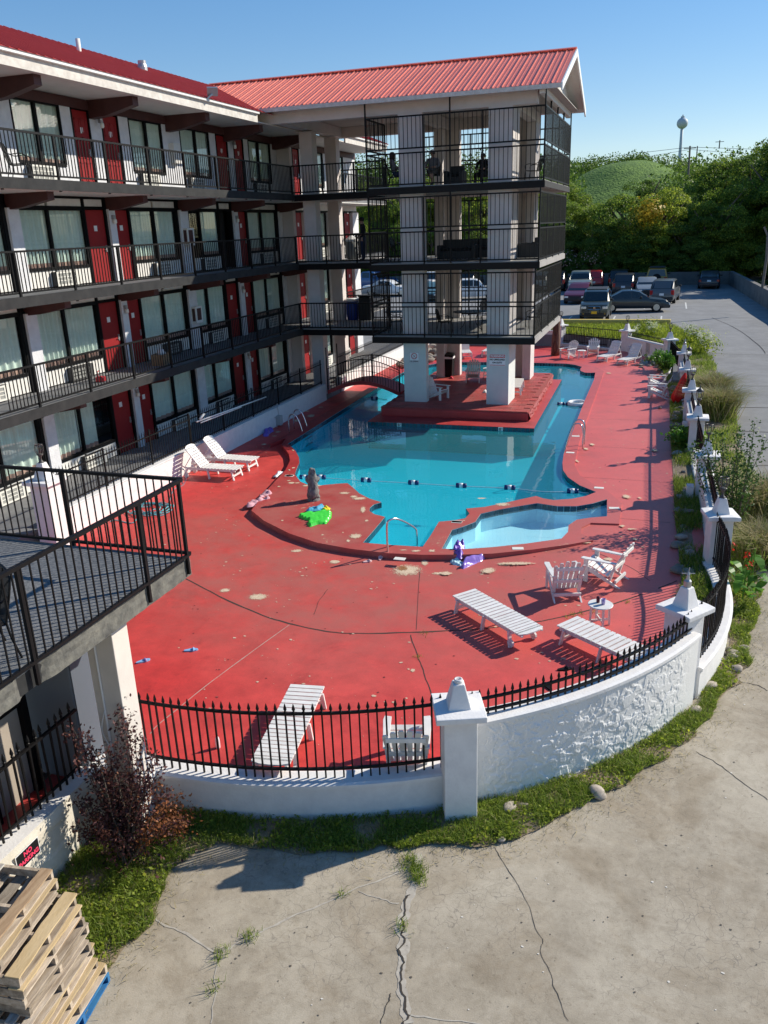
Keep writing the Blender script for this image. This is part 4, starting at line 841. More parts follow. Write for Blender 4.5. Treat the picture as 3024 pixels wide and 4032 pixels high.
while zz < RZ-0.1:                            # lapped siding in the gable
    h = min(0.17, RZ-0.06-zz); hw = (RZ-0.05-zz)/(RZ-ZE)*(RY-EY0); hw2 = max(0.02,(RZ-0.05-zz-h)/(RZ-ZE)*(RY-EY0))
    part('siding_board', MB().add([(-4.48,RY-hw,zz),(-4.48,RY+hw,zz),(-4.46,RY+hw2,zz+h),(-4.46,RY-hw2,zz+h),(-4.44,RY-hw,zz),(-4.44,RY+hw,zz)],[(4,5,2,3),(0,1,5,4)]), M['soffit'], pav); zz += 0.165
boxp('gable_beam', -4.62,-4.43,31.0,38.9,11.38,11.585,'soffit')
for y in (33.1,35.0,36.9): boxp('gable_post', -4.52,-4.46,y-0.03,y+0.03,11.03,11.38,'black')
# notices on the two front piers
def flat_text(body, loc, rot, size, m, parent, bold=0.0):
    cu = bpy.data.curves.new('lettering', 'FONT'); cu.body = body; cu.size = size; cu.align_x = 'CENTER'; cu.align_y = 'CENTER'; cu.extrude = 0.002; cu.offset = bold
    o = bpy.data.objects.new('tmp', cu); me = to_mesh(o)
    me.materials.clear(); me.materials.append(m); q = link('lettering', me, parent); q.matrix_basis = Matrix.Translation(Vector(loc)) @ Euler(rot).to_matrix().to_4x4(); return q
M['sign_red'] = mat('sign_red', (0.55,0.03,0.04), 0.5); M['sign_black'] = mat('sign_black', (0.01,0.01,0.012), 0.5)
y = 31.5
a, b = gy(*KD(262,320), y), gy(*KD(360,425), y)
s1 = thing('notice_sign', 'white square sign with a no-diving symbol on the left front pier', 'sign', ((a.x+b.x)/2,y,b.z))
cx, x0, x1, z0, z1 = (a.x+b.x)/2, a.x, b.x, b.z, a.z
part('board', MB().box(x0,x1,y-0.012,y-0.002,z0,z1), M['plate'], s1)
cz = z0+(z1-z0)*0.62; r0 = (x1-x0)*0.26
part('symbol_ring', MB().tube([(cx+r0*math.cos(2*PI*k/24),y-0.014,cz+r0*math.sin(2*PI*k/24)) for k in range(24)],0.014,5,closed=True).bar((cx-r0*0.7,y-0.014,cz+r0*0.7),(cx+r0*0.7,y-0.014,cz-r0*0.7),0.022,0.01), M['sign_red'], s1)
part('symbol_figure', MB().bar((cx-r0*0.45,y-0.013,cz-r0*0.55),(cx+r0*0.1,y-0.013,cz),0.03,0.006).bar((cx+r0*0.1,y-0.013,cz),(cx+r0*0.45,y-0.013,cz+r0*0.5),0.03,0.006).bar((cx+r0*0.1,y-0.013,cz),(cx+r0*0.5,y-0.013,cz-r0*0.5),0.025,0.006), M['sign_black'], s1)
flat_text('NO DIVING', (cx,y-0.014,z0+(z1-z0)*0.15), (PI/2,0,0), (x1-x0)*0.155, M['sign_black'], s1, 0.004)
part('border', MB().bar((x0+.015,y-0.013,z0+.015),(x1-.015,y-0.013,z0+.015),0.008).bar((x0+.015,y-0.013,z1-.015),(x1-.015,y-0.013,z1-.015),0.008).bar((x0+.015,y-0.013,z0+.015),(x0+.015,y-0.013,z1-.015),0.008).bar((x1-.015,y-0.013,z0+.015),(x1-.015,y-0.013,z1-.015),0.008), M['sign_black'], s1)
a, b = gy(*KD(1013,342), y), gy(*KD(1160,452), y); cx, x0, x1, z0, z1 = (a.x+b.x)/2, a.x, b.x, b.z, a.z; h = z1-z0
s2 = thing('notice_sign', 'red and white lifeguard warning sign on the right front pier', 'sign', (cx,y,z0))
part('board', MB().box(x0,x1,y-0.012,y-0.002,z0,z1), M['plate'], s2); part('red_field', MB().box(x0+0.012,x1-0.012,y-0.015,y-0.0125,z1-h*0.31,z1-0.012).box(x0+.012,x1-.012,y-0.015,y-0.0125,z0+0.015,z0+0.035), M['sign_red'], s2)
flat_text('WARNING', (cx,y-0.018,z1-h*0.165), (PI/2,0,0), (x1-x0)*0.185, M['plate'], s2, 0.004)
flat_text('NO LIFEGUARD', (cx,y-0.015,z0+h*0.53), (PI/2,0,0), (x1-x0)*0.135, M['sign_black'], s2, 0.004)
flat_text('ON DUTY', (cx,y-0.015,z0+h*0.27), (PI/2,0,0), (x1-x0)*0.135, M['sign_black'], s2, 0.004)
# "8 ft" depth tiles on the island lip
for a_, b_ in ((172,985),(1118,1020)):
    p = gy(*KD(a_,b_), 29.3); mk = thing('depth_plate', 'small white depth plate on the left of the island lip' if a_ < 500 else 'small white depth plate on the right of the island lip', 'sign', (p.x,29.29,0.055))
    part('plate', MB().box(p.x-0.09,p.x+0.09,29.268,29.282,-0.02,0.13), M['marker'], mk); flat_text('8', (p.x-0.02,29.266,0.055), (PI/2,0,0), 0.15, M['markerk'], mk, 0.003); flat_text('ft', (p.x+0.055,29.266,0.09), (PI/2,0,0), 0.06, M['markerk'], mk, 0.001)
# ---------------------------------------------------------------- arched footbridge
br = thing('footbridge', 'small arched red footbridge with black railing from walkway to island', 'bridge', (-12.4,34.2,0.4))
def arch(x): t = (x+14.1)/3.4; return 0.44+0.46*math.sin(PI*min(1,max(0,t)))
mb = MB(); NB = 20
prof = [(-14.1+3.4*i/NB) for i in range(NB+1)]
vs = []
for x in prof: vs += [(x,33.55,arch(x)-0.16),(x,33.55,arch(x)),(x,34.95,arch(x)),(x,34.95,arch(x)-0.16)]
mb.add(vs, [(i*4+k,(i+1)*4+k,(i+1)*4+(k+1) % 4,i*4+(k+1) % 4) for i in range(NB) for k in range(4)]+[(0,1,2,3),(NB*4+3,NB*4+2,NB*4+1,NB*4)])
part('deck', mb, M['coping_red'], br)
for yy in (33.6,34.9):
    r = part('railing', MB().tube([(x,yy,arch(x)+0.95) for x in prof],0.02,6), M['black'], br); part('bottom_rail', MB().tube([(x,yy,arch(x)+0.45) for x in prof],0.012,5), M['black'], r)
    for i in range(28): x = -14.05+3.3*i/27; inst('baluster', bal2, r, (x,yy,arch(x)), (0,0,0), (0.9,0.9,0.95))
    for x in (-14.1,-12.4,-10.72): part('post', MB().box(x-0.02,x+0.02,yy-0.02,yy+0.02,arch(x)-0.1,arch(x)+1.0+(0.9 if x < -14 else 0)), M['black'], r)
# ---------------------------------------------------------------- near balcony at the lower left, its column and the side wall
BX, BY, BZ = -5.78, 8.72, FL[1]
nb = thing('near_balcony', 'nearest balcony at lower left with grey floor and black railing', 'balcony', (-6.6,7.6,0))
part('floor', MB().box(-13,BX-0.05,2,BY-0.03,BZ-0.02,BZ), M['carpet'], nb); part('slab', MB().box(-13,BX-0.06,2,BY-0.04,BZ-0.24,BZ-0.021), M['slab_edge'], nb)
me = MB(); NU, NV = 160, 8
for j in range(NV+1):
    for i in range(NU+1):
        yy = 2+(BY-2)*i/NU; z = BZ-0.25+0.245*j/NV; ch = max(0,noise.noise((yy*1.3,3,z))-0.15)*(1-sstep(5.3,6.2,yy))*0.25
        me.v.append((BX-0.02-ch+0.012*noise.noise((yy*9,z*14,1)), yy, z))
for j in range(NV):
    for i in range(NU): k = j*(NU+1)+i; me.f.append((k,k+1,k+NU+2,k+NU+1)); me.m.append(0)
part('slab_edge', me, mat('edge_worn', (0.055,0.055,0.055), 0.9, (0.21,0.20,0.17), 5, 0.35, 0.6, 30), nb); part('slab_edge', MB().box(-13,BX-0.03,BY-0.04,BY,BZ-0.25,BZ-0.005), M['slab_edge'], nb)
def near_rail(a, b, n, posts):
    a = Vector((*a,0)); b = Vector((*b,0)); u = Vector((0,0,1)); r = part('railing', MB().bar(a+u*(BZ+1.09),b+u*(BZ+1.09),0.055,0.04), M['black'], nb)
    part('bottom_rail', MB().bar(a+u*(BZ+0.06),b+u*(BZ+0.06),0.045,0.035), M['black'], r)
    for k in range(n): p = a+(b-a)*(k+0.5)/n; inst('baluster', MB_NB, r, (p.x,p.y,BZ+0.06))
    for t_ in posts: p = a+(b-a)*t_; part('post', MB().box(p.x-0.02,p.x+0.02,p.y-0.02,p.y+0.02,BZ-0.2,BZ+1.08), M['black'], r)
MB_NB = MB().box(-0.0075,0.0075,-0.0075,0.0075,0,1.02).mesh('baluster', M['black'])
near_rail((BX+0.0,BY-0.02),(BX+0.0,3.0),46,(0.012,0.17,0.52,0.87)); near_rail((BX,BY),(-12.5,BY),54,(0.28,0.56,0.84))
part('column', MB().box(-6.60,-6.19,7.42,7.74,-0.45,BZ-0.24), mat('near_column', (0.70,0.64,0.58), 0.8, (0.62,0.57,0.52), 3, 0.4, 0.25, 40), nb, bevel=0.01)
part('conduit', MB().tube([(-6.46,7.40,0.5),(-6.46,7.40,BZ-0.25)],0.015,6), M['stucco'], nb)
part('cable', MB().tube(smooth_path([(-6.46,7.39,1.5),(-6.50,7.33,1.25),(-6.42,7.32,1.0),(-6.5,7.34,0.85),(-6.55,7.3,0.55)],6),0.008,5), M['white_plastic'], nb, smooth=True)
# side wall with the short spear fence and the NO PARKING notice
sw = thing('garden_wall', 'white side wall at lower left carrying the parking notice', 'wall', (-6.95,5.5,-0.4))
mb = MB(); NU, NV = 120, 26
for j in range(NV+1):
    for i in range(NU+1):
        yy = 2.5+4.95*i/NU; z = -0.5+1.0*j/NV; mb.v.append((-6.80+0.018*sstep(-0.05,0.25,noise.noise((yy*3,z*4,7)))*(1-sstep(0.38,0.5,z)), yy, z))
for j in range(NV):
    for i in range(NU): k = j*(NU+1)+i; mb.f.append((k,k+1,k+NU+2,k+NU+1)); mb.m.append(0)
part('outer_face', mb, mat('cream_stucco', (0.70,0.66,0.58), 0.85, (0.60,0.54,0.44), 4, 0.5, 0.4, 40), sw); part('wall_core', MB().box(-7.10,-6.805,2.5,7.44,-0.6,0.5), M['stucco'], sw); part('wall_cap', MB().prism([(-6.80,7.44),(-6.22,7.5),(-6.25,7.95),(-6.9,8.0),(-7.10,7.44)],0.1,0.46), M['stucco'], sw)
sf = thing('iron_fence', 'short black spear-topped fence at lower left under the balcony', 'fence', (-7.0,5.5,0.5))
part('rail', MB().bar((-7.0,2.5,1.42),(-6.95,7.42,1.42),0.045,0.03), M['black'], sf); part('rail', MB().bar((-7.0,2.5,0.62),(-6.95,7.3,0.62),0.03,0.03), M['black'], sf)
PKS = picket_mesh(0.52,1.60)
for k in range(38): inst('picket', PKS, sf, (-7.0+0.05*k/38,2.7+k*0.124,0), (RND.uniform(-.01,.01),RND.uniform(-.01,.01),PI/2))
X = -6.775; c4 = [gx(*KW(*p), X) for p in ((95,1125),(243,985),(265,1085),(125,1210))]
y0, y1 = min(p.y for p in c4), max(p.y for p in c4); z1 = (c4[0].z+c4[1].z)/2; z0 = (c4[2].z+c4[3].z)/2
np_ = thing('parking_sign', 'small black sign with red NO PARKING letters on the side wall', 'sign', (X,(y0+y1)/2,z0))
part('border', MB().box(X,X+0.006,y0,y1,z0,z1), M['plate'], np_); part('board', MB().box(X+0.006,X+0.009,y0+0.01,y1-0.01,z0+0.01,z1-0.01), M['sign_black'], np_)
M['sign_pink'] = mat('sign_fluor', (0.85,0.06,0.14), 0.5)
flat_text('NO', (X+0.010,(y0+y1)/2,z0+(z1-z0)*0.70), (PI/2,0,PI/2), 0.085, M['sign_pink'], np_, 0.003); flat_text('PARKING', (X+0.010,(y0+y1)/2,z0+(z1-z0)*0.30), (PI/2,0,PI/2), 0.078, M['sign_pink'], np_, 0.003)
# shop front in the shade under the balcony
sh = thing('under_balcony_room', 'dark framed glazed room in the shade below the nearest balcony', 'building', (-9,6,0))
part('wall', MB().box(-7.8,-7.65,1,7.25,0.2,BZ-0.25), mat('room_wall', (0.42,0.36,0.30), 0.8, (0.34,0.29,0.24), 1, 0.4), sh)
part('frames', MB().box(-7.65,-7.57,1,7.25,1.55,1.63), M['frame'], sh)
for yy in (1.5,3.0,4.5,5.55,6.45,7.2): part('mullion', MB().box(-7.65,-7.56,yy-0.05,yy+0.05,0.2,BZ-0.25), M['frame'], sh)
part('floor', MB().box(-7.65,-7.1,1,8.2,0.02,0.2), M['coping_red'], sh)
cab = thing('metal_cabinet', 'tall pale grey steel cabinet beside the near column', 'cabinet', (-7.45,7.85,0.2), 0.0)
part('body', MB().box(-0.48,0.42,-0.35,0.35,0.0,2.0), mat('cabinet_grey', (0.17,0.19,0.22), 0.6), cab, local=True, bevel=0.02); part('door_frame', MB().box(0.42,0.44,-0.33,0.33,0.08,1.94), mat('cabinet_door', (0.11,0.13,0.16), 0.6), cab, local=True)
# ---------------------------------------------------------------- loungers, chairs, tables
WPL = M['white_plastic']
def make_lounger(label, back_deg, length=2.05, width=0.56):
    t = thing('sun_lounger', label, 'sun lounger')     # foot end at +y, head at -y; origin under the middle
    z = 0.34; hw = width/2; y1 = length/2; y0 = -length/2; hy = -0.22  # hinge
    for s in (-1, 1): part('side_rail', MB().box(s*(hw-0.045)-0.02,s*(hw-0.045)+0.02,y0+0.25,y1-0.05,z-0.085,z-0.006), WPL, t, local=True, bevel=0.006)
    for s in (-1, 1):
        for yy, dy in ((y1-0.18,0.07),(0.02,0.05),(y0+0.32,-0.05)):
            part('leg', MB().bar((s*(hw-0.01),yy,z-0.03),(s*(hw+0.005),yy+dy,0.0),0.035,0.07,up=(1,0,0)), WPL, t, local=True)
        part('wheel', MB().tube([(s*(hw-0.03),y0+0.27,0.075),(s*(hw+0.01),y0+0.27,0.075)],0.075,12), WPL, t, local=True)
    part('cross_bar', MB().box(-hw,hw,y1-0.15,y1-0.11,0.10,0.15), WPL, t, local=True)
    sl = MB().box(-hw,hw,-0.043,0.043,-0.012,0.012).mesh('slat', WPL); slb = MB().box(-hw,hw,-0.036,0.036,-0.012,0.012).mesh('slat', WPL)
    n = 11
    for k in range(n): inst('slat', sl, t, (0,hy+0.06+(y1-hy-0.11)*k/(n-1),z), local=True)
    a = rad(back_deg); c, s_ = math.cos(a), math.sin(a); nb_ = 8; Lb = hy-y0
    b = part('backrest', MB().bar((-hw+0.05,hy,z-0.03),(-hw+0.05,hy-Lb*c,z-0.03+Lb*s_),0.03,0.045,up=(1,0,0)).bar((hw-0.05,hy,z-0.03),(hw-0.05,hy-Lb*c,z-0.03+Lb*s_),0.03,0.045,up=(1,0,0)), WPL, t, local=True)
    for k in range(nb_):
        d = 0.05+(Lb-0.16)*k/(nb_-1); inst('slat', slb, b, (0,hy-d*c,z+d*s_), (-a,0,0), local=True)
    d = Lb-0.04; m = MB(); prof = [(-hw,-0.07),(hw,-0.07),(hw,0.0),(hw*0.55,0.055),(0,0.065),(-hw*0.55,0.055),(-hw,0.0)]
    m.add([(x,-y_,-0.012) for x, y_ in prof]+[(x,-y_,0.012) for x, y_ in prof],[tuple(range(7)),tuple(range(13,6,-1))]+[(i,7+i,7+(i+1) % 7,(i+1) % 7) for i in range(7)])
    o = part('head_slat', m, WPL, b, local=True); o.location = (0,hy-d*c,z+d*s_); o.rotation_euler = (-a,0,0)
    if back_deg > 5:
        for s in (-1, 1): part('prop', MB().bar((s*(hw-0.06),hy-Lb*c*0.6,z+Lb*s_*0.6),(s*(hw-0.06),hy-Lb*0.75,z-0.05),0.02), WPL, t, local=True)
    return t
LG = 'white slatted sun loungers'
def place(t, head, foot, z, first=None):
    h = Vector(head); f = Vector(foot); m = (h+f)/2; d = f-h; t.location = (m.x,m.y,z); t.rotation_euler = (0,0,math.atan2(d.y,d.x)-PI/2); return t
l0 = make_lounger('white slatted lounger lying flat just behind the front fence', 0); l0['group'] = LG
def mid(a, b): return Vector(((a[0]+b[0])/2,(a[1]+b[1])/2))
def pz(f, x, y, z): p = gz(*f(x,y), z); return Vector((p.x,p.y))
def lay(src, label, head, foot, z):
    t = copy_thing(src, (0,0,0), 0, label, LG); return place(t, head, foot, z)
place(l0, mid((-4.96,8.33),(-4.43,8.39)), mid((-4.75,10.48),(-5.28,10.38)), 0)
lay(l0, 'flat white lounger left of the small round table, on its own shadow', mid((-1.67,13.35),(-1.99,12.94)), mid((-3.55,14.25),(-3.24,14.68)), 0)
lay(l0, 'flat white lounger right of centre, partly hidden by the near fence', (0.32,12.62), (-1.22,13.68), 0)
l45 = make_lounger('raised white lounger nearer the camera of the two by the walkway wall', 52); l45['group'] = LG
def foot_at(t, foot, head_dir, z):                 # foot end midpoint and direction towards the head
    d = Vector(head_dir).normalized(); f = Vector(foot); place(t, f+d*2.05, f, z); return t
foot_at(l45, (-12.2,21.68), (-1,-0.02), 0)
foot_at(copy_thing(l45,(0,0,0),0,'raised white lounger farther of the two by the walkway wall',LG), (-12.2,22.72), (-1,0.03), 0)
foot_at(copy_thing(l45,(0,0,0),0,'raised white lounger left of the far notice wall',LG), (-3.1,45.1), (0.45,1), 0.02)
foot_at(copy_thing(l45,(0,0,0),0,'raised white lounger against the far notice wall at right',LG), (-2.0,44.1), (0.45,1), 0.02)
foot_at(copy_thing(l45,(0,0,0),0,'far white lounger seen just right of the back-left pier',LG), (-10.55,45.9), (-0.35,1), 0.0)
foot_at(copy_thing(l45,(0,0,0),0,'far white lounger seen left of the lifeguard sign pier',LG), (-9.6,46.6), (0.05,1), 0.0)
place(copy_thing(l0,(0,0,0),0,'flat white lounger on the island beside the right pier',LG), (-5.9,35.4), (-5.72,33.4), 0.5)

def make_adirondack(label):
    t = thing('adirondack_chair', label, 'chair')       # faces +y
    sl = MB()
    for s in (-1, 1):
        x = s*0.27
        part('front_leg', MB().box(x-0.018+s*0.02,x+0.018+s*0.02,0.22,0.32,0,0.52), WPL, t, local=True, bevel=0.004)
        part('side_stringer', MB().add([(x-0.015,0.30,0.28),(x-0.015,0.30,0.40),(x-0.015,-0.50,0.0),(x-0.015,-0.40,0.0),(x+0.015,0.30,0.28),(x+0.015,0.30,0.40),(x+0.015,-0.50,0.0),(x+0.015,-0.40,0.0)],[(0,1,2,3),(7,6,5,4),(0,4,5,1),(1,5,6,2),(2,6,7,3),(3,7,4,0)]), WPL, t, local=True)
        pr = [(-0.03,0.36),(0.07,0.38),(0.09,0.28),(0.06,-0.40),(-0.02,-0.40)]; m = MB().prism([(s*(0.26+a),b) for a, b in pr],0.52,0.545); part('armrest', m, WPL, t, local=True, bevel=0.004)
        part('rear_post', MB().bar((s*0.25,-0.26,0.14),(s*0.27,-0.36,0.53),0.035,0.06,up=(1,0,0)), WPL, t, local=True)
    part('cross_bar', MB().box(-0.28,0.28,-0.40,-0.36,0.10,0.16), WPL, t, local=True)
    for k in range(6):
        y = 0.29-0.093*k; z = 0.40-(0.29-y)*0.40; o = part('seat_slat', MB().box(-0.25,0.25,-0.042,0.042,-0.01,0.01), WPL, t, local=True); o.location = (0,y,z); o.rotation_euler = (math.atan(0.40),0,0)
    a = rad(27); hs = [0.78,0.86,0.91,0.91,0.86,0.78]
    for k in range(6):
        x = -0.215+0.086*k; h = hs[k]*0.92; w0, w1 = 0.034, 0.040
        m = MB().add([(-w0,-0.009,0),(w0,-0.009,0),(w1,-0.009,h-0.04),(0.6*w1,-0.009,h),(-0.6*w1,-0.009,h),(-w1,-0.009,h-0.04),(-w0,0.009,0),(w0,0.009,0),(w1,0.009,h-0.04),(0.6*w1,0.009,h),(-0.6*w1,0.009,h),(-w1,0.009,h-0.04)],[tuple(range(5,-1,-1)),tuple(range(6,12))]+[(i,(i+1) % 6,6+(i+1) % 6,6+i) for i in range(6)])
        o = part('back_slat', m, WPL, t, local=True); o.location = (x*1.0,-0.20,0.19); o.rotation_euler = (a,0.10*(k-2.5)/2.5,0)
    for d in (0.25,0.62): part('back_brace', MB().box(-0.27,0.27,-0.235-d*math.sin(a)-0.015,-0.235-d*math.sin(a)+0.012,0.19+d*math.cos(a)-0.03,0.19+d*math.cos(a)+0.03), WPL, t, local=True)
    return t
AG = 'white adirondack chairs'
a0 = make_adirondack('white adirondack chair seen from behind, right of the front fence centre'); a0['group'] = AG
def seat(t, x, y, z, face): t.location = (x,y,z); t.rotation_euler = (0,0,math.atan2(face[1],face[0])-PI/2); return t
seat(a0, -3.02, 9.36, 0, (-0.27,0.96))
def ad(label, x, y, z, face): return seat(copy_thing(a0,(0,0,0),0,label,AG), x, y, z, face)
ad('white adirondack chair with its back to the camera, above the small round table', -1.58, 15.68, 0, (-0.32,0.95))
ad('white adirondack chair in profile facing left, above the small round table', -0.85, 16.55, 0, (-0.93,0.30))
ad('white adirondack chair on the island beside the left pier', -8.62, 32.25, 0.5, (1,-0.35))
ad('white adirondack chair in the middle of the island facing the camera', -8.05, 36.2, 0.5, (0.15,-1))
ad('white adirondack chair at the far fence next to the carved post', -5.0, 46.65, 0.02, (-0.55,-0.85))
ad('white adirondack chair at the far fence right of the little table', -3.7, 47.55, 0.02, (0.0,-1))
ad('farther of two white adirondack chairs by the right planting strip', -0.15, 37.9, 0.10, (-1,0.15))
ad('nearer of two white adirondack chairs by the right planting strip', -0.10, 35.9, 0.10, (-1,0.10))
def make_table(label):
    t = thing('side_table', label, 'table'); part('top', MB().lathe((0,0,0.43),[(0.225,0),(0.235,0.01),(0.225,0.022)],24), WPL, t, local=True)
    for k in range(4): a = k*PI/2+0.4; part('leg', MB().bar((0.17*math.cos(a),0.17*math.sin(a),0.43),(0.19*math.cos(a),0.19*math.sin(a),0),0.04,0.03), WPL, t, local=True)
    part('brace', MB().bar((0.18*math.cos(.4),0.18*math.sin(.4),0.12),(-0.18*math.cos(.4),-0.18*math.sin(.4),0.12),0.02,0.04).bar((0.18*math.cos(.4+PI/2),0.18*math.sin(.4+PI/2),0.14),(-0.18*math.cos(.4+PI/2),-0.18*math.sin(.4+PI/2),0.14),0.02,0.04), WPL, t, local=True); return t
t0 = make_table('small round white table with two drinks between near loungers'); t0.location = (-0.75,14.37,0)
copy_thing(t0, (-4.25,46.6,0.02), 0.3, 'little round white table between the far adirondack chairs'); copy_thing(t0, (-7.6,37.3,0.5), 0, 'little round white table on the island behind the right pier')
M['can'] = mat('can_dark', (0.10,0.02,0.04), 0.3, metal=0.5); M['cup'] = mat('cup_lilac', (0.45,0.36,0.62), 0.4); M['bottle'] = mat('bottle_clear', (0.75,0.70,0.72), 0.25, spec=0.7)
tag(part('drink_can', MB().lathe((-0.80,14.42,0.455),[(0.028,0),(0.033,0.008),(0.033,0.11),(0.026,0.12)],14), M['can'], smooth=True), 'dark drink can on the small round near table', 'can')
c = MB().lathe((-0.70,14.36,0.455),[(0.032,0),(0.042,0.11),(0.040,0.11),(0.030,0.01)],14); tag(part('drink_cup', c, M['cup'], smooth=True), 'pale lilac cup on the small round near table', 'cup')
p = gz(*K6(476,357),0); b = thing('water_bottle', 'clear plastic water bottle standing on the red deck at front left', 'bottle', p)
part('body', MB().lathe((0,0,0),[(0.034,0),(0.036,0.01),(0.036,0.13),(0.03,0.17),(0.014,0.20),(0.014,0.22)],12), M['bottle'], b, local=True, smooth=True); part('cap', MB().lathe((0,0,0.22),[(0.015,0),(0.015,0.018)],10), M['plate'], b, local=True)

# ---------------------------------------------------------------- carved bear, towels, inflatables, small litter
M['bear'] = mat('bear_wood', (0.085,0.08,0.078), 0.85, (0.26,0.25,0.24), 22, 0.5, 1.0, 45, bdist=0.02, stretch=(1,1,0.35))
M['bear_pale'] = mat('bear_muzzle', (0.50,0.44,0.38), 0.85, (0.40,0.34,0.30), 18, 0.5, 0.6, 45)
def skin_body(name, verts, edges, mat_fn, mats, parent=None, sub=2, root=0, displace=0.0, seed=0):
    me = bpy.data.meshes.new(name); me.from_pydata([v[:3] for v in verts], edges, []); o = bpy.data.objects.new('tmp', me)
    sk = o.modifiers.new('skin', 'SKIN'); sk.use_smooth_shade = True
    for i, v in enumerate(verts): me.skin_vertices[0].data[i].radius = (v[3],v[4] if len(v) > 4 else v[3]); me.skin_vertices[0].data[i].use_root = (i == root)
    ss = o.modifiers.new('sub', 'SUBSURF'); ss.levels = sub; ss.render_levels = sub
    m2 = to_mesh(o); m2.name = name
    m2.materials.clear()
    for m_ in mats: m2.materials.append(m_)
    if displace:
        for v in m2.vertices:
            d = noise.noise((v.co.x*14+seed,v.co.y*14,v.co.z*9))*displace; v.co += v.normal*d
    for p_ in m2.polygons: p_.use_smooth = True; p_.material_index = mat_fn(p_.center)
    return link(name, m2, parent)
bp_ = gz(*K7(1480,1297),ZC); bear = thing('bear_statue', 'carved grey standing bear statue on the pool edge', 'statue', bp_, rad(20))
bv = [(0,0,0.16,0.15),(0,0,0.34,0.16),(0,0.01,0.52,0.15),(0,0.02,0.66,0.12),(0,0.03,0.76,0.10),(0,0.04,0.83,0.105),(0,0.12,0.80,0.06), # 0-6 trunk, head, snout
      (0.10,0.06,0.08,0.09),(0.11,0.16,0.035,0.05),(-0.10,0.06,0.08,0.09),(-0.11,0.16,0.035,0.05),
      (0.14,0.06,0.58,0.06),(0.13,0.17,0.48,0.045),(0.06,0.20,0.52,0.035),(-0.14,0.06,0.58,0.06),(-0.13,0.17,0.48,0.045),(-0.06,0.20,0.50,0.035),(0.075,0.02,0.91,0.03),(-0.075,0.02,0.91,0.03),(-0.02,-0.16,0.10,0.06)]
be = [(0,1),(1,2),(2,3),(3,4),(4,5),(5,6),(0,7),(7,8),(0,9),(9,10),(3,11),(11,12),(12,13),(3,14),(14,15),(15,16),(5,17),(5,18),(0,19)]
bo = skin_body('body', bv, be, lambda c: 1 if (c.y > 0.125 and c.z > 0.72) else 0, [M['bear'],M['bear_pale']], None, 2, 0, 0.035); bo.parent = bear
o = part('base', MB().lathe((0,0.03,0),[(0.19,0),(0.18,0.03),(0.12,0.06)],12), M['bear'], bear, local=True)
for s in (-1, 1): part('eye', MB().lathe((s*0.045,0.125,0.845),[(0.002,-0.014),(0.014,0),(0.002,0.014)],8), M['black'], bear, local=True)
part('nose', MB().lathe((0,0.175,0.80),[(0.004,-0.016),(0.022,0),(0.004,0.016)],8), M['black'], bear, local=True)

def cloth(name, label, cat, pts, z, seed, mats, hz=0.12, res=26, puff=1.0, bands=None, ridge=None):   # crumpled sheet inside an outline
    xs = [p[0] for p in pts]; ys = [p[1] for p in pts]; cx, cy = sum(xs)/len(xs), sum(ys)/len(ys)
    v, f = region(pts, (), max(max(xs)-min(xs),max(ys)-min(ys))/res)
    out = []
    def edge_d(x, y):
        d = 9
        for i in range(len(pts)):
            ax, ay = pts[i-1]; bx, by = pts[i]; t = max(0,min(1,((x-ax)*(bx-ax)+(y-ay)*(by-ay))/((bx-ax)**2+(by-ay)**2+1e-9))); d = min(d, math.hypot(x-ax-t*(bx-ax),y-ay-t*(by-ay)))
        return d
    for x, y, _ in v:
        e = sstep(0, 0.05, edge_d(x,y)); h = abs(noise.noise((x*6+seed,y*6,1)))*1.1+0.5*abs(noise.noise((x*13+seed,y*13,5)))+0.18*puff
        if ridge: h = 0.25*h+1.1*abs(math.sin((x*ridge[0]+y*ridge[1])*PI/ridge[2]))
        out.append((x,y,z+0.004+hz*h*e))
    mb = MB().add(out, f); 
    if bands: mb.m = [bands(*(sum(out[i][k] for i in t_)/3 for k in (0,1))) for t_ in f]
    return tag(part(name, mb, mats, smooth=True), label, cat)
M['pink'] = mat('towel_pink', (0.72,0.42,0.45), 0.9, (0.62,0.30,0.34), 12, 0.5, 0.4, 60); M['green'] = mat('inflatable_green', (0.06,0.62,0.05), 0.3, spec=0.6); M['blue'] = mat('inflatable_blue', (0.08,0.36,0.52), 0.4); M['yellow'] = mat('inflatable_yellow', (0.80,0.62,0.03), 0.4)
M['purple'] = mat('wrap_purple', (0.15,0.07,0.40), 0.35, (0.24,0.12,0.52), 9, 0.5, spec=0.6); M['lilac'] = mat('inflatable_lilac', (0.36,0.24,0.66), 0.25, (0.28,0.16,0.55), 6, 0.4, spec=0.7); M['teal'] = mat('wrap_teal', (0.45,0.66,0.70), 0.6)
cloth('towel', 'crumpled pink towel left of the bear statue', 'towel', px([(750,1382),(800,1340),(880,1320),(900,1290),(950,1225),(1000,1222),(1040,1270),(1020,1330),(960,1350),(880,1370),(820,1400),(760,1410)],K7,0.0), 0.08, 3, M['pink'], 0.15)
cloth('pool_float', 'limp green inflatable mattress lying beside the pool', 'pool float', px([(515,738),(560,722),(620,722),(660,712),(700,712),(698,745),(670,780),(625,782),(580,797),(565,780),(575,762),(545,755)],K3,ZC), ZC, 5, M['green'], 0.075, res=44, ridge=(0.8,-0.6,0.13))
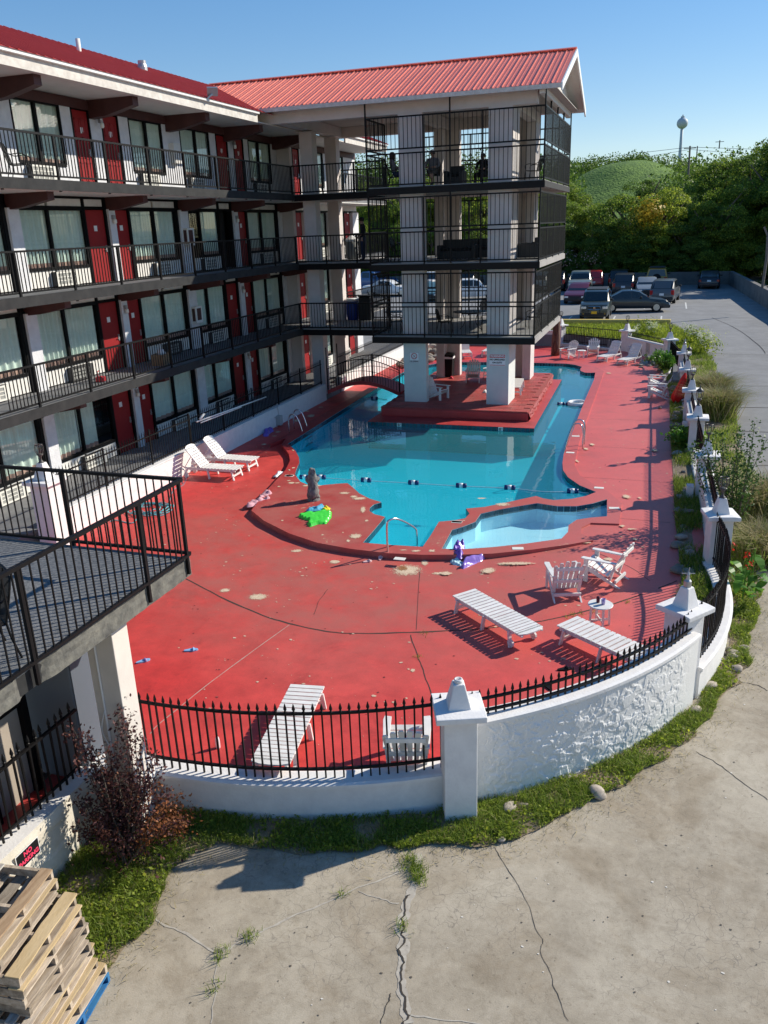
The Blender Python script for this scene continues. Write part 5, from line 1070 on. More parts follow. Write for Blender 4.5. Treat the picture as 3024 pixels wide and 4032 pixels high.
cloth('pool_float', 'limp blue cloth lying over the green inflatable', 'cloth', px([(558,718),(580,705),(630,698),(652,688),(665,700),(640,718),(600,724),(570,727)],K3,ZC), ZC+0.07, 9, M['blue'], 0.10); cloth('pool_float', 'small yellow end of a deflated toy beside the green float', 'toy', px([(645,715),(650,698),(672,694),(695,705),(690,716),(665,718)],K3,ZC), ZC+0.06, 11, M['yellow'], 0.08)
cloth('plastic_wrap', 'dark purple crumpled bag on the front pool step', 'bag', px([(205,225),(215,195),(240,176),(268,182),(270,200),(250,210),(268,235),(250,248),(225,240)],K5,0.0), 0.06, 13, M['purple'], 0.22); cloth('plastic_wrap', 'shiny lilac deflated ring below the front pool step', 'pool float', px([(245,268),(265,245),(310,225),(350,218),(368,232),(345,250),(300,265),(260,282)],K5,0.0), 0.0, 17, M['lilac'], 0.10, res=40, ridge=(-0.6,0.8,0.30)); cloth('plastic_wrap', 'small pale teal wrap beside the purple bag', 'cloth', px([(200,250),(208,228),(232,235),(262,250),(250,268),(215,262)],K5,0.0), 0.0, 19, M['teal'], 0.08)
cloth('plastic_wrap', 'dark purple pool toy heap at the base of the walkway wall', 'toy', px([(925,600),(940,560),(990,525),(1040,530),(1045,550),(1000,575),(985,605),(945,608)],K7,0.0), 0, 23, M['purple'], 0.22); cloth('paper_cup', 'crushed white cup lying near the left pool curve', 'cup', px([(1040,1045),(1080,1003),(1110,1000),(1170,990),(1172,1000),(1110,1020),(1080,1050)],K7,0.05), 0.05, 29, M['plate'], 0.08)
cloth('rag', 'scrap of pale cloth on the island floor by the right pier', 'cloth', px([(945,705),(965,675),(985,680),(985,708)],KD,0.5), 0.5, 31, M['plate'], 0.1); cloth('rag', 'small red cloth on the island floor by the trash can', 'cloth', px([(632,572),(650,556),(675,562),(676,576)],KD,0.5), 0.5, 33, mat('rag_red',(0.6,0.02,0.05),0.7), 0.1)
def sandal(label, c, rz, m, strap, L_=0.26):
    t = thing('sandal', label, 'sandal', c, rz); o = [(0.045*math.cos(a)*(1.12 if math.sin(a) > 0 else 0.85), L_/2*math.sin(a)) for a in [2*PI*k/16 for k in range(16)]]
    part('sole', MB().prism(o,0,0.025), m, t, local=True); part('strap', MB().tube([(0.046*math.cos(a)*1.05,0.045,0.015+0.03*math.sin(a)) for a in [PI*k/8 for k in range(9)]],0.016,5), strap, t, local=True)
M['slide'] = mat('slide_blue', (0.22,0.42,0.66), 0.6); M['slide_pat'] = mat('slide_pattern', (0.62,0.25,0.50), 0.6, (0.20,0.30,0.55), 60, 0.6); M['crocs'] = mat('clog_pink', (0.74,0.52,0.50), 0.6)
sandal('pale blue slide sandal alone on the red deck, upside down', gz(*KN(1248,1264),0), rad(-62), M['slide'], M['slide']); sandal('blue slide sandal with pink patterned strap near the front-left column', gz(*KN(935,1336),0), rad(-40), M['slide'], M['slide_pat'])
sandal('left of two pink clogs by the front handrail', gz(*K3(895,985),0), rad(-50), M['crocs'], M['crocs'], 0.22); sandal('right of two pink clogs by the front handrail', gz(*K3(965,968),0), rad(10), M['crocs'], M['crocs'], 0.22)
sandal('black sandal behind the near fence left of the wheel lounger', gz(*K5(650,822),0), 0.6, M['black'], M['black']); sandal('black sandal on the deck near the fence middle post', gz(*K5(725,742),0), -1.1, M['black'], M['black'])
# teal hose and hose bib
hc = gz(*KN(980,350),0); R_ = random.Random(5); pts = []
for k in range(110):
    a = k*0.37; r = 0.42+0.12*math.sin(k*0.13)+R_.uniform(-0.03,0.03); pts.append((hc.x+1.2*r*math.cos(a)+0.1*math.sin(k*.06),hc.y+r*math.sin(a),0.02+0.02*(k % 5)))
pts = smooth_path(pts,3) + smooth_path([pts[-1],gz(*KN(880,430),0)+Vector((0,0,.02)),gz(*KN(760,415),0)+Vector((0,0,.02)),gz(*KN(720,425),0)+Vector((0,0,.02))],5)[1:]
tag(part('garden_hose', MB().tube(pts,0.013,6), mat('hose_teal',(0.05,0.33,0.38),0.4,(0.12,0.45,0.48),5,.4), smooth=True), 'tangled coil of teal garden hose on the red deck', 'hose')
hp = gz(*KN(1195,175),0); tag(part('hose_tap', MB().tube([(hp.x-.02,hp.y,0),(hp.x-.02,hp.y,0.5)],0.02,6).bar((hp.x-.02,hp.y,0.5),(hp.x+.1,hp.y,0.47),0.03).tube(smooth_path([(hp.x+.1,hp.y,0.46),(hp.x+0.16,hp.y,0.25),(hp.x+0.1,hp.y-.15,0.02),(hp.x+0.1,hp.y-.7,0.015),(hc.x+.4,hc.y+.3,0.02)],6),0.011,6), mat('hose_grey',(0.16,0.22,0.27),0.5)), 'grey standing tap with hose at the end of the walkway wall', 'tap')
p = gz(*K7(1110,490),0); bx = thing('equipment_box', 'small grey electric box at the foot of the walkway wall', 'box', p); part('body', MB().box(-0.1,0.1,-0.12,0.12,0.05,0.42), mat('box_grey',(0.42,0.43,0.42),0.7), bx, local=True, bevel=0.01); part('conduit', MB().tube([(0,-0.25,0),(0,-0.25,0.36),(-0.1,-0.2,0.4)],0.015,6).tube([(0,0,0.42),(-0.05,0,0.9)],0.012,6), M['dullsteel'], bx, local=True)
# ---------------------------------------------------------------- pool rails, ropes, ring
def rail_pts(base, top_h, dirv, reach, drop):
    b = Vector(base); d = Vector((*dirv,0)).normalized(); return smooth_path([b,b+Vector((0,0,top_h*0.7)),b+d*0.08+Vector((0,0,top_h)),b+d*0.3+Vector((0,0,top_h*0.98)),b+d*reach*0.75+Vector((0,0,top_h*0.45)),b+d*reach+Vector((0,0,drop))],5)
ld = thing('pool_ladder', 'chrome ladder rails at the left pool corner', 'ladder', (-12.6,26.2,ZC))
for a_, b_ in ((1217,575),(1270,520)):
    p = gz(*K7(a_,b_),0.02); part('handrail', MB().tube(rail_pts(p,0.72,(1,0.05),0.62,-0.35),0.024,8), M['steel'], ld, smooth=True)
p = gz(*K7(1425,600),-0.05); 
for k in range(3): part('step', MB().box(p.x-0.05,p.x+0.05,p.y-0.35,p.y+0.25,-0.12-0.25*k,-0.09-0.25*k), M['dullsteel'], ld)
ld = thing('pool_ladder', 'chrome ladder rails on the right side of the pool', 'ladder', (-2.6,25.6,ZC))
for dy in (0,0.55):
    p = gz(*K73(542,1245),ZC)+Vector((0,dy-0.1,0)); part('handrail', MB().tube(rail_pts(p,0.80,(-1,-0.05),0.62,-0.30),0.024,8), M['steel'], ld, smooth=True)
hr = thing('pool_handrail', 'single chrome handrail at the front pool steps', 'handrail', gz(*K3(1005,958),0))
p = gz(*K3(1006,958),0); part('rail', MB().tube(smooth_path([p,p+Vector((0,0,0.75)),p+Vector((0.05,0.05,0.90)),p+Vector((0.2,0.28,0.85)),p+Vector((0.42,0.75,0.5)),p+Vector((0.45,0.85,0.30)),p+Vector((0.45,0.88,-0.3))],5),0.024,8), M['steel'], hr, smooth=True); part('flange', MB().lathe((p.x,p.y,0.002),[(0.07,0),(0.06,0.015),(0.03,0.03)],14), M['steel'], hr)
M['rope'] = mat('rope', (0.70,0.72,0.72), 0.8); M['float_blue'] = mat('float_blue', (0.01,0.03,0.13), 0.35)
def rope(label, pts, floats):
    t = thing('float_rope', label, 'rope', pts[0]); part('line', MB().tube(smooth_path(pts,4),0.012,5), M['rope'], t, smooth=True)
    for (c, a) in floats:
        d = Vector((math.cos(a),math.sin(a),0)); fl_ = part('float', MB().tube([c-d*0.16,c-d*0.15,c-d*0.06,c-d*0.05],[0.03,0.075,0.075,0.03],10), M['float_blue'], t, smooth=True); part('float_end', MB().tube([c+d*0.05,c+d*0.06,c+d*0.15,c+d*0.16],[0.03,0.075,0.075,0.03],10), M['float_blue'], fl_, smooth=True); part('float_middle', MB().tube([c-d*0.06,c-d*0.05,c+d*0.05,c+d*0.06],[0.03,0.075,0.075,0.03],10), M['plate'], fl_, smooth=True)
rp_ = [gz(*q,0.02) for q in (K3(512,522),K3(640,527),K3(887,543),K3(1145,557),K3(1405,573),K4(145,770),K4(385,780),K4(560,797),K4(695,797),K4(790,806))]
def fa(i): d = rp_[min(i+1,9)]-rp_[i-1]; return math.atan2(d.y,d.x)
rope('white float line with blue and white floats across the shallow end', rp_, [(gz(*K3(552,524),0.03),0)]+[(rp_[i]+Vector((0,0,0.02)),fa(i)) for i in (1,2,3,4,6,8)])
q = [gz(*KH(x,y),0.02) for x, y in ((1010,1272),(1130,1262),(1280,1278))]; rope('short dark float line in the narrow channel by the footbridge', q, [(q[1],0.1)])
q = [gz(*K73(x,y),0.02) for x, y in ((335,868),(352,864),(425,866),(545,862))]; rope('short float line in the right channel beside the white ring', q, [(q[1],0.1),(q[2],0.1)])
c = gz(*K73(495,858),0.04); rg = thing('life_ring', 'white life ring floating in the right channel', 'life ring', c); part('ring', MB().tube([(0.36*math.cos(2*PI*k/24),0.36*math.sin(2*PI*k/24),0) for k in range(24)],0.085,10,closed=True), M['plate'], rg, local=True, smooth=True); part('grab_rope', MB().tube([(0.44*math.cos(2*PI*k/24),0.44*math.sin(2*PI*k/24),0.03*math.sin(k*2)) for k in range(24)],0.01,5,closed=True), M['rope'], rg, local=True)
# ---------------------------------------------------------------- island bin, carved post, red umbrella, boxes, notice
p = gz(*KD(632,550),0.5); tb = thing('trash_can', 'black square trash can with liner on the island by the back pier', 'trash can', p); part('body', MB().add([(-.2,-.2,0),(.2,-.2,0),(.2,.2,0),(-.2,.2,0),(-.25,-.25,.95),(.25,-.25,.95),(.25,.25,.95),(-.25,.25,.95)],[(0,3,2,1),(0,1,5,4),(1,2,6,5),(2,3,7,6),(3,0,4,7)]), M['black'], tb, local=True, bevel=0.02); part('lid', MB().obox((0,0,1.02),(0.54,0.54,0.10),Euler((0.12,0.1,0)).to_matrix()), M['black'], tb, local=True, bevel=0.03); part('liner', MB().box(-.26,.26,-.26,.26,0.86,0.95), M['plate'], tb, local=True)
p = gz(*K73(303,435),0.03); ps = thing('carved_post', 'dark weathered wooden post with carved panels at the far fence', 'post', p)
M['oldwood'] = mat('old_wood', (0.10,0.055,0.035), 0.85, (0.17,0.10,0.07), 6, 0.5, 0.7, 30, stretch=(1,1,0.3))
part('trunk', MB().lathe((0,0,0),[(0.26,0),(0.24,0.4),(0.25,0.9),(0.20,1.3),(0.22,1.8),(0.21,2.1),(0.14,2.25)],10), M['oldwood'], ps, local=True, smooth=True)
for zz, hh in ((0.45,0.35),(1.5,0.4)):
    part('carving', MB().tube([(0.13*math.cos(2*PI*k/14),-0.24,zz+hh*math.sin(2*PI*k/14)) for k in range(14)],0.03,5,closed=True), M['brown'], ps, local=True)
c = gx(*cropf(2400,1500,2.6587)(745,260), 0.86); um = thing('folded_umbrella', 'closed red umbrella leaning against the right wall', 'umbrella', (0.85,c.y,0.0), 0.1)
M['umb'] = mat('umbrella_red', (0.70,0.02,0.015), 0.6, (0.55,0.01,0.01), 14, 0.5, 0.4, 30)
part('pole', MB().tube([(-0.25,0,0.02),(0.10,0,1.5)],0.02,8), M['dullsteel'], um, local=True)
mb = MB(); NR = 10
for j in range(NR+1):
    t_ = j/NR; cx_ = -0.17+0.25*t_; r = [0.10,0.21,0.23,0.22,0.19,0.165,0.14,0.12,0.10,0.07,0.025][j]
    for k in range(20): a = 2*PI*k/20; rr = r*(1+0.18*math.cos(6*a+t_*2)); mb.v.append((cx_+rr*math.cos(a),rr*math.sin(a),0.25+1.15*t_+(0.05*math.cos(3*a) if j == 0 else 0)))
mb.f = [(j*20+k,j*20+(k+1) % 20,(j+1)*20+(k+1) % 20,(j+1)*20+k) for j in range(NR) for k in range(20)]; mb.m = [0]*len(mb.f); part('canopy', mb, M['umb'], um, local=True, smooth=True)
for k, (x, y, lb) in enumerate(((0.95,30.0,'pale grey utility box low on the right wall past the umbrella'),(0.98,22.4,'beige utility box low on the right wall below the leafy shrub'),(-1.75,48.4,'grey utility box at the foot of the far pillar'))):
    t = thing('utility_box', lb, 'box', (x,y,0.02)); part('body', MB().box(-0.09,0.09,-0.15,0.15,0.05,0.42), M['stucco'], t, local=True, bevel=0.01); part('cover', MB().box(-0.095,-0.09,-0.13,0.13,0.08,0.38), M['marker'], t, local=True)
a = Vector((0.32,45.47)); b = Vector((-2.0,49.13)); d = (b-a).normalized(); m_ = a+(b-a)*0.42; nrm = Vector((-d.y,d.x)); m_ = m_+nrm*0.135
ang = math.atan2(nrm.y,nrm.x)+PI/2; t = thing('rules_sign', 'small tan printed notice on the far wall beside the lounger', 'sign', (m_.x,m_.y,0.3), ang)
part('board', MB().box(-0.2,0.2,-0.012,0,0,0.62), mat('notice_tan',(0.55,0.48,0.42),0.7), t, local=True)
for k in range(9): part('print_line', MB().box(-0.16,0.16-0.02*(k % 3),-0.0145,-0.0125,0.08+k*0.055,0.095+k*0.055), M['ink'], t, local=True)
# ---------------------------------------------------------------- planting
def leaf_mat(name, c1, c2, c3=None, rough=0.55, trans=0.25):
    m = bpy.data.materials.new(name); m.use_nodes = True; t = m.node_tree; N = t.nodes; L = t.links; b = N['Principled BSDF']
    g = N.new('ShaderNodeNewGeometry'); r = N.new('ShaderNodeValToRGB'); e = r.color_ramp.elements; e[0].color = (*c1,1); e[1].color = (*c2,1)
    if c3: n = e.new(0.9); n.color = (*c2,1); e[-1].color = (*c3,1); e[-1].position = 1.0
    L.new(g.outputs['Random Per Island'], r.inputs[0]); L.new(r.outputs[0], b.inputs['Base Color']); b.inputs['Roughness'].default_value = rough; b.inputs['Specular IOR Level'].default_value = 0.3
    tl = N.new('ShaderNodeBsdfTranslucent'); L.new(r.outputs[0], tl.inputs[0]); mx = N.new('ShaderNodeMixShader'); mx.inputs[0].default_value = trans; o = N['Material Output']
    L.new(b.outputs[0], mx.inputs[1]); L.new(tl.outputs[0], mx.inputs[2]); L.new(mx.outputs[0], o.inputs[0]); return m
M['grass'] = leaf_mat('grass_blade', (0.10,0.17,0.02), (0.30,0.39,0.055), (0.52,0.45,0.20), 0.55, 0.5)
M['grass_dry'] = leaf_mat('grass_dry', (0.26,0.22,0.10), (0.45,0.38,0.20), None, 0.7, 0.3)
M['leaf_a'] = leaf_mat('leaf_a', (0.07,0.13,0.018), (0.24,0.33,0.042), (0.42,0.46,0.06), trans=0.55); M['leaf_b'] = leaf_mat('leaf_b', (0.045,0.10,0.018), (0.16,0.24,0.036), trans=0.5); M['leaf_c'] = leaf_mat('leaf_c', (0.14,0.20,0.02), (0.36,0.43,0.05), (0.50,0.52,0.06), trans=0.55)
M['leaf_y'] = leaf_mat('leaf_yellow', (0.45,0.32,0.02), (0.62,0.42,0.03)); M['leaf_purple'] = leaf_mat('leaf_purple', (0.045,0.018,0.022), (0.14,0.055,0.05), (0.26,0.11,0.05)); M['leaf_dead'] = leaf_mat('leaf_dead', (0.16,0.055,0.02), (0.30,0.11,0.04))
M['leaf_shrub'] = leaf_mat('leaf_shrub', (0.030,0.075,0.015), (0.09,0.17,0.03)); M['leaf_canna'] = leaf_mat('leaf_canna', (0.06,0.18,0.02), (0.16,0.32,0.04), None, 0.4, 0.4); M['flower_red'] = leaf_mat('flower_red', (0.55,0.02,0.01), (0.70,0.05,0.03)); M['flower_white'] = leaf_mat('flower_white', (0.62,0.66,0.46), (0.78,0.78,0.66)); M['flower_pink'] = leaf_mat('flower_pink', (0.55,0.33,0.30), (0.66,0.45,0.40))
M['bark'] = mat('bark', (0.10,0.075,0.055), 0.9, (0.16,0.13,0.10), 6, 0.5, 0.8, 20, bdist=0.03)
def quick_mesh(name, V, F, m):
    me = bpy.data.meshes.new(name); V = np.asarray(V, np.float32); F = np.asarray(F, np.int32); k = F.shape[1]
    me.vertices.add(len(V)); me.vertices.foreach_set('co', V.ravel()); me.loops.add(F.size); me.loops.foreach_set('vertex_index', F.ravel()); me.polygons.add(len(F))
    me.polygons.foreach_set('loop_start', np.arange(0,F.size,k,dtype=np.int32)); me.update(calc_edges=True); me.materials.append(m); return me
def blades(P, h, w_, lean, seed, curl=0.5):                   # P: base points; returns a mesh of bent blades
    r = np.random.RandomState(seed); n = len(P); P = np.asarray(P, np.float32); a = r.uniform(0,2*np.pi,n); hh = h*r.uniform(0.5,1.25,n); ww = w_*r.uniform(0.7,1.3,n); ln = lean*r.uniform(0.1,1.0,n)*hh; b = r.uniform(0,2*np.pi,n)
    dx, dy = np.cos(a), np.sin(a); sx, sy = np.cos(b), np.sin(b)
    def pt(u, side, k): return np.stack([P[:,0]+dx*ln*u**2+side*sx*ww*k/2, P[:,1]+dy*ln*u**2+side*sy*ww*k/2, P[:,2]+hh*(u-curl*0.3*u**3)],1)
    V = np.stack([pt(0,-1,1),pt(0,1,1),pt(0.55,1,0.8),pt(0.55,-1,0.8),pt(1,0,0)],1).reshape(-1,3); i = np.arange(n)*5
    F = np.concatenate([np.stack([i,i+1,i+2],1),np.stack([i,i+2,i+3],1),np.stack([i+3,i+2,i+4],1)]); return V, F
def leaves(C, size, seed, up=0.3, aspect=0.55, out=None):        # leaf-shaped quads at points C
    r = np.random.RandomState(seed); C = np.asarray(C,np.float32); n = len(C); d = r.normal(size=(n,3)); 
    if out is not None: d = d*0.7+np.asarray(out)*0.9
    d[:,2] += up; d /= np.linalg.norm(d,axis=1)[:,None]+1e-6; a = r.normal(size=(n,3)); t = np.cross(d,a); t /= np.linalg.norm(t,axis=1)[:,None]+1e-6; s = np.cross(d,t); sz = size*r.uniform(0.6,1.3,n)[:,None]
    V = np.stack([C-t*sz*0.5,C+s*sz*aspect*0.5,C+t*sz*0.5,C-s*sz*aspect*0.5],1).reshape(-1,3); i = np.arange(n)*4; return V, np.stack([i,i+1,i+2,i+3],1)
def inpoly_np(X, Y, poly):
    c = np.zeros(len(X), bool); P = np.array([(p[0],p[1]) for p in poly]); Q = np.roll(P,1,0)
    for (xi, yi), (xj, yj) in zip(P, Q):
        if yi == yj: continue
        c ^= ((yi > Y) != (yj > Y)) & (X < (xj-xi)*(Y-yi)/(yj-yi)+xi)
    return c
def scatter(poly, n, zf, seed, dens=None):
    r = np.random.RandomState(seed); xs = [p[0] for p in poly]; ys = [p[1] for p in poly]; out = []
    while len(out) < n:
        X = r.uniform(min(xs),max(xs),n*2); Y = r.uniform(min(ys),max(ys),n*2); k = inpoly_np(X,Y,poly); U = r.random_sample(len(X))
        for x, y, u in zip(X[k],Y[k],U[k]):
            if dens and u > dens(x,y): continue
            out.append((x,y,zf(x,y)))
            if len(out) >= n: break
    return out
def area(poly): return abs(sum(poly[i][0]*poly[(i+1) % len(poly)][1]-poly[(i+1) % len(poly)][0]*poly[i][1] for i in range(len(poly))))/2
def clumpy(lo, sc, s): return lambda x, y: max(0.0, min(1.0, lo+1.6*noise.noise((x*sc+s,y*sc,s))))
arc_out = [(CC[0]+8.02*math.cos(rad(a)),CC[1]+8.02*math.sin(rad(a))) for a in range(-96,14,3)]
strip_a = [(-6.82,4.6),(-5.3,5.2),(-5.25,6.2),(-5.45,7.05),(-4.9,7.55),(-3.8,7.70),(-2.6,8.25),(-1.7,8.42),(-1.2,8.85),(-0.25,10.0),(0.4,10.9),(0.95,11.75),(1.6,13.3),(2.1,15.4),(2.3,17.5),(1.5,17.7)] + arc_out[::-1][1:] + [(-6.82,7.5)]
strip_b = [(1.32,17.6),(2.3,17.5),(2.7,20),(2.9,24),(2.7,29),(2.75,36),(2.6,40),(2.3,45),(0.6,46),(1.1,40.5),(1.25,31),(1.45,22.6)]
strip_in = px([(1140,205),(1160,260),(1175,330),(1175,450),(1180,560),(1190,700),(1195,800),(1200,930),(1215,1080),(1235,1240)],K4,0.1)
strip_in = strip_in + [(0.55,15.2)] + [(CC[0]+7.80*math.cos(rad(a)),CC[1]+7.72*math.sin(rad(a))) for a in range(-6,14,3)] + [(1.24,22.6),(1.05,31.7),(0.88,40.6),(0.2,45.2),(-0.6,46.0)]
bank = [(-10.8,52.9),(-6.0,51.9),(-2.0,49.4),(0.4,45.9),(2.2,45),(1.9,49),(0.6,54.9),(-10,55.2),(-16,55.2)]
def zbank(x, y): return zg(x,y)+0.05
def ragged_poly(poly, amp, fq=1.7):
    out = []
    for i in range(len(poly)):
        a, b = poly[i], poly[(i+1) % len(poly)]; n_ = max(1,int(math.dist(a,b)/0.14))
        for k in range(n_): x = a[0]+(b[0]-a[0])*k/n_; y = a[1]+(b[1]-a[1])*k/n_; out.append((x+amp*noise.noise((x*fq,y*fq,1))+amp*.4*noise.noise((x*6,y*6,3)),y+amp*noise.noise((x*fq,y*fq,5))+amp*.4*noise.noise((x*6,y*6,9))))
    return out
strip_a = ragged_poly(strip_a,0.16); strip_b = ragged_poly(strip_b,0.25)
def sheet(name, poly, zf, m, off, step=0.6):
    v, f = region(poly, (), step, lambda x, y: zf(x,y)+off); return part(name, MB().add(v,f), m)
struct(sheet('planting_bed', strip_a, zg, M['soil'], 0.015)); struct(sheet('planting_bed', strip_b, zg, M['soil'], 0.015)); struct(sheet('planting_bed', strip_in, lambda x,y: zdeck(x,y), M['soil'], 0.012)); struct(sheet('grass_bank', bank, zbank, M['turf'], 0.02))
M['straw'] = M['grass_dry']
V, F = blades(scatter(strip_a, 40000, lambda x,y: zg(x,y)+0.01, 1, lambda x,y: clumpy(0.60,2.1,2)(x,y)*(0.55 if math.hypot(x-CC[0],y-CC[1]) < 8.1 else 1)), 0.115, 0.010, 1.2, 1); stuff(tag(part('grass', quick_mesh('grass',V,F,M['grass']), None), 'rough green grass along the foot of the curved wall', 'grass'))
V, F = blades(scatter(strip_a, 11000, lambda x,y: zg(x,y)+0.012, 3), 0.05, 0.009, 2.5, 4); stuff(tag(part('dry_grass', quick_mesh('dry_grass',V,F,M['straw']), None), 'dry straw scattered in the grass strip', 'straw'))
V, F = blades(scatter(strip_b, 14000, lambda x,y: zg(x,y)+0.01, 5, clumpy(0.5,0.8,3)), 0.22, 0.016, 0.9, 5); stuff(tag(part('grass', quick_mesh('grass',V,F,M['grass']), None), 'grass outside the right wall beside the driveway', 'grass'))
V, F = blades(scatter(strip_in, 13000, lambda x,y: zdeck(x,y)+0.01, 7, clumpy(0.40,0.7,9)), 0.20, 0.014, 0.9, 7); stuff(tag(part('grass', quick_mesh('grass',V,F,M['grass']), None), 'weedy grass between the right deck edge and the wall', 'grass'))
V, F = blades(scatter(bank, 16000, lambda x,y: zbank(x,y), 9), 0.28, 0.03, 0.8, 9); stuff(tag(part('grass', quick_mesh('grass',V,F,M['leaf_c']), None), 'tall bright grass on the bank behind the far fence', 'grass'))
P_ = np.array(scatter(strip_a, 5200, lambda x,y: zg(x,y)+0.03+0.07*RND.random(), 31, clumpy(0.35,1.7,6)),np.float32); V, F = leaves(P_,0.05,33,1.2,0.75); stuff(tag(part('clover', quick_mesh('clover',V,F,M['leaf_c']), None), 'broad-leaved weeds among the grass by the curved wall', 'weeds'))
# loose flecks: paint chips on the deck, grit and straw on the drive
def flecks(name, label, pts, size, m, seed):
    r = np.random.RandomState(seed); V = []; F = []
    for x, y, z in pts:
        n_ = r.randint(4,7); a0 = r.uniform(0,6.28); sz = size*(0.3+r.random_sample()**2*1.4); b_ = len(V)
        for k in range(n_): a = a0+2*PI*k/n_; q = sz*r.uniform(0.5,1.1); V.append((x+q*math.cos(a),y+q*math.sin(a)*0.8,z))
        F += [(b_,b_+k,b_+k+1) for k in range(1,n_-1)]
    return stuff(tag(part(name, quick_mesh(name,V,F,m), None), label, 'flecks'))
ZD = lambda x, y: zdeck(x,y)+0.006
deck_ring = [(-12.6,12),(-9,9.2),(-4,9.4),(-0.5,13),(0.4,17),(0.4,30),(-2.2,30),(-2.1,19),(-2.6,16.6),(-5,16.3),(-7.5,16.6),(-9.6,17.8),(-10.8,19.5),(-12.4,24),(-12.9,30),(-13.9,30),(-13.9,20)]
flecks('paint_chips', 'small pale chips of lost paint scattered over the red deck', scatter(deck_ring, 420, ZD, 61, lambda x, y: max(0.02, 1.9*noise.noise((x*0.9+4,y*0.9,2))+0.12)), 0.030, mat('chip_tan',(0.66,0.50,0.36),0.9,(0.50,0.30,0.22),30,0.5), 7)
flecks('paint_chips', 'tiny dark spots scattered over the red deck', scatter(deck_ring, 260, ZD, 63), 0.018, mat('spot_dark',(0.16,0.03,0.03),0.8), 8)
drive = [(-4.9,5.0),(-4.9,6.9),(-2.5,7.9),(-1.2,8.4),(0.9,11.2),(2.3,15.5),(3.2,20),(7,20),(4,9),(2,5),(-1,4.2)]
flecks('grit', 'dark specks of grit on the concrete drive', scatter(drive, 520, lambda x, y: zg(x,y)+0.005, 65), 0.012, mat('grit_dark',(0.10,0.085,0.07),0.9), 9)
flecks('grit', 'pale specks of broken mortar on the concrete drive', scatter(drive, 240, lambda x, y: zg(x,y)+0.005, 67, lambda x, y: max(0.05,noise.noise((x*1.2,y*1.2,8))+0.2)), 0.014, mat('grit_pale',(0.66,0.62,0.55),0.9), 10)
edge_pts = [(x+RND.gauss(0.08,0.14),y+RND.gauss(-0.10,0.14),zg(x,y)+0.008) for x, y in strip_a if x > -5.6 and math.hypot(x-CC[0],y-CC[1]) > 8.35 for _ in range(16)]
V, F = blades(edge_pts, 0.035, 0.008, 4.0, 71); stuff(tag(part('dry_grass', quick_mesh('dry_grass',V,F,M['straw']), None), 'dead straw spilling onto the concrete along the grass edge', 'straw'))
# weeds rooted in the cracks
wd = []
for (a, b, n) in [(785,140,150),(790,165,170),(770,120,110),(748,285,50),(300,355,60),(370,312,60),(600,205,26),(280,440,30),(750,140,30)]:
    c = gz(*KB(a,b),-0.4); wd.append((c,n))
P_ = [(c.x+RND.gauss(0,0.05),c.y+RND.gauss(0,0.06),-0.4) for c, n in wd for _ in range(n)]; V, F = blades(P_,0.10,0.008,1.3,12); stuff(tag(part('weeds', quick_mesh('weeds',V,F,M['grass']), None), 'small weeds growing from the driveway cracks', 'weeds'))
P_ = [(p[0]+RND.gauss(0,0.05),p[1]+RND.gauss(0,0.05),0.0) for p in px([(760,490),(745,498),(775,520),(690,905/1),(800,487),(850,478),(1010,432),(52,685),(90,577)],K5,0)[:3]+px([(800,487),(850,478),(1010,432),(52,685),(90,577)],K5,0) for _ in range(22)]; V, F = blades(P_,0.06,0.008,1.3,13); stuff(tag(part('weeds', quick_mesh('weeds',V,F,M['grass']), None), 'small weeds in the joints of the red deck', 'weeds'))
c = gz(*K3(680,900),0); V, F = blades([(c.x+RND.gauss(0,0.05),c.y+RND.gauss(0,0.03),0) for _ in range(60)],0.10,0.008,1.0,14); tag(part('weed_tuft', quick_mesh('weed_tuft',V,F,M['grass']), None), 'single weed tuft at the curved front pool step', 'plant')
# river stones
M['stone'] = mat('river_stone', (0.20,0.17,0.14), 0.85, (0.36,0.31,0.26), 5, 0.5, 0.4, 30, rnd=0.35)
def stone_mesh(seed):
    bm = bmesh.new(); bmesh.ops.create_icosphere(bm, subdivisions=2, radius=1.0)
    for v_ in bm.verts: v_.co *= 1+0.35*noise.noise(v_.co*1.1+Vector((seed*7,0,0)))+0.1*noise.noise(v_.co*3+Vector((0,seed*5,0)))
    me = bpy.data.meshes.new('river_stone'); bm.to_mesh(me); bm.free(); me.materials.append(M['stone']); me.polygons.foreach_set('use_smooth',[True]*len(me.polygons)); return me
SM = [stone_mesh(i) for i in range(5)]
def stones(lst, label, group):
    for i, (x, y, z, s) in enumerate(lst):
        o = inst('river_stone', SM[i % 5], None, (x,y,z+s*0.25), (RND.uniform(-.3,.3),RND.uniform(-.3,.3),RND.uniform(0,6)), (s*RND.uniform(0.9,1.5),s,s*RND.uniform(0.5,0.75))); tag(o, label, 'stone', group)
R2 = random.Random(21); lst = []
for k in range(85):
    y = R2.uniform(16.5,44); x = R2.uniform(0.62,1.0) if y < 40 else R2.uniform(0.0,0.5)
    if R2.random() < 0.35: y = R2.uniform(33,40)
    lst.append((x-(0.12 if y > 35 else 0),y,zdeck(x,y)+0.02,R2.uniform(0.07,0.16)))
stones(lst, 'river stone in the bed inside the right wall', 'river stones inside the right wall')
lst = [(*[v_ for v_ in gz(a,b,-0.4)[:2]],-0.39,s) for a, b, s in ((2355,3130,.13),(2010,3185,.10),(2060,3175,.05),(1975,3310,.06),(1600,3310,.07),(2795,2705,.12),(2785,2725,.06),(2885,2590,.09),(2900,2400,.10),(2890,2580,.12),(2870,2560,.08),(2840,2575,.09),(2925,2555,.07),(2900,2640,.10),(2895,2405,.07),(2740,2800,.09),(2930,2560,.06))]
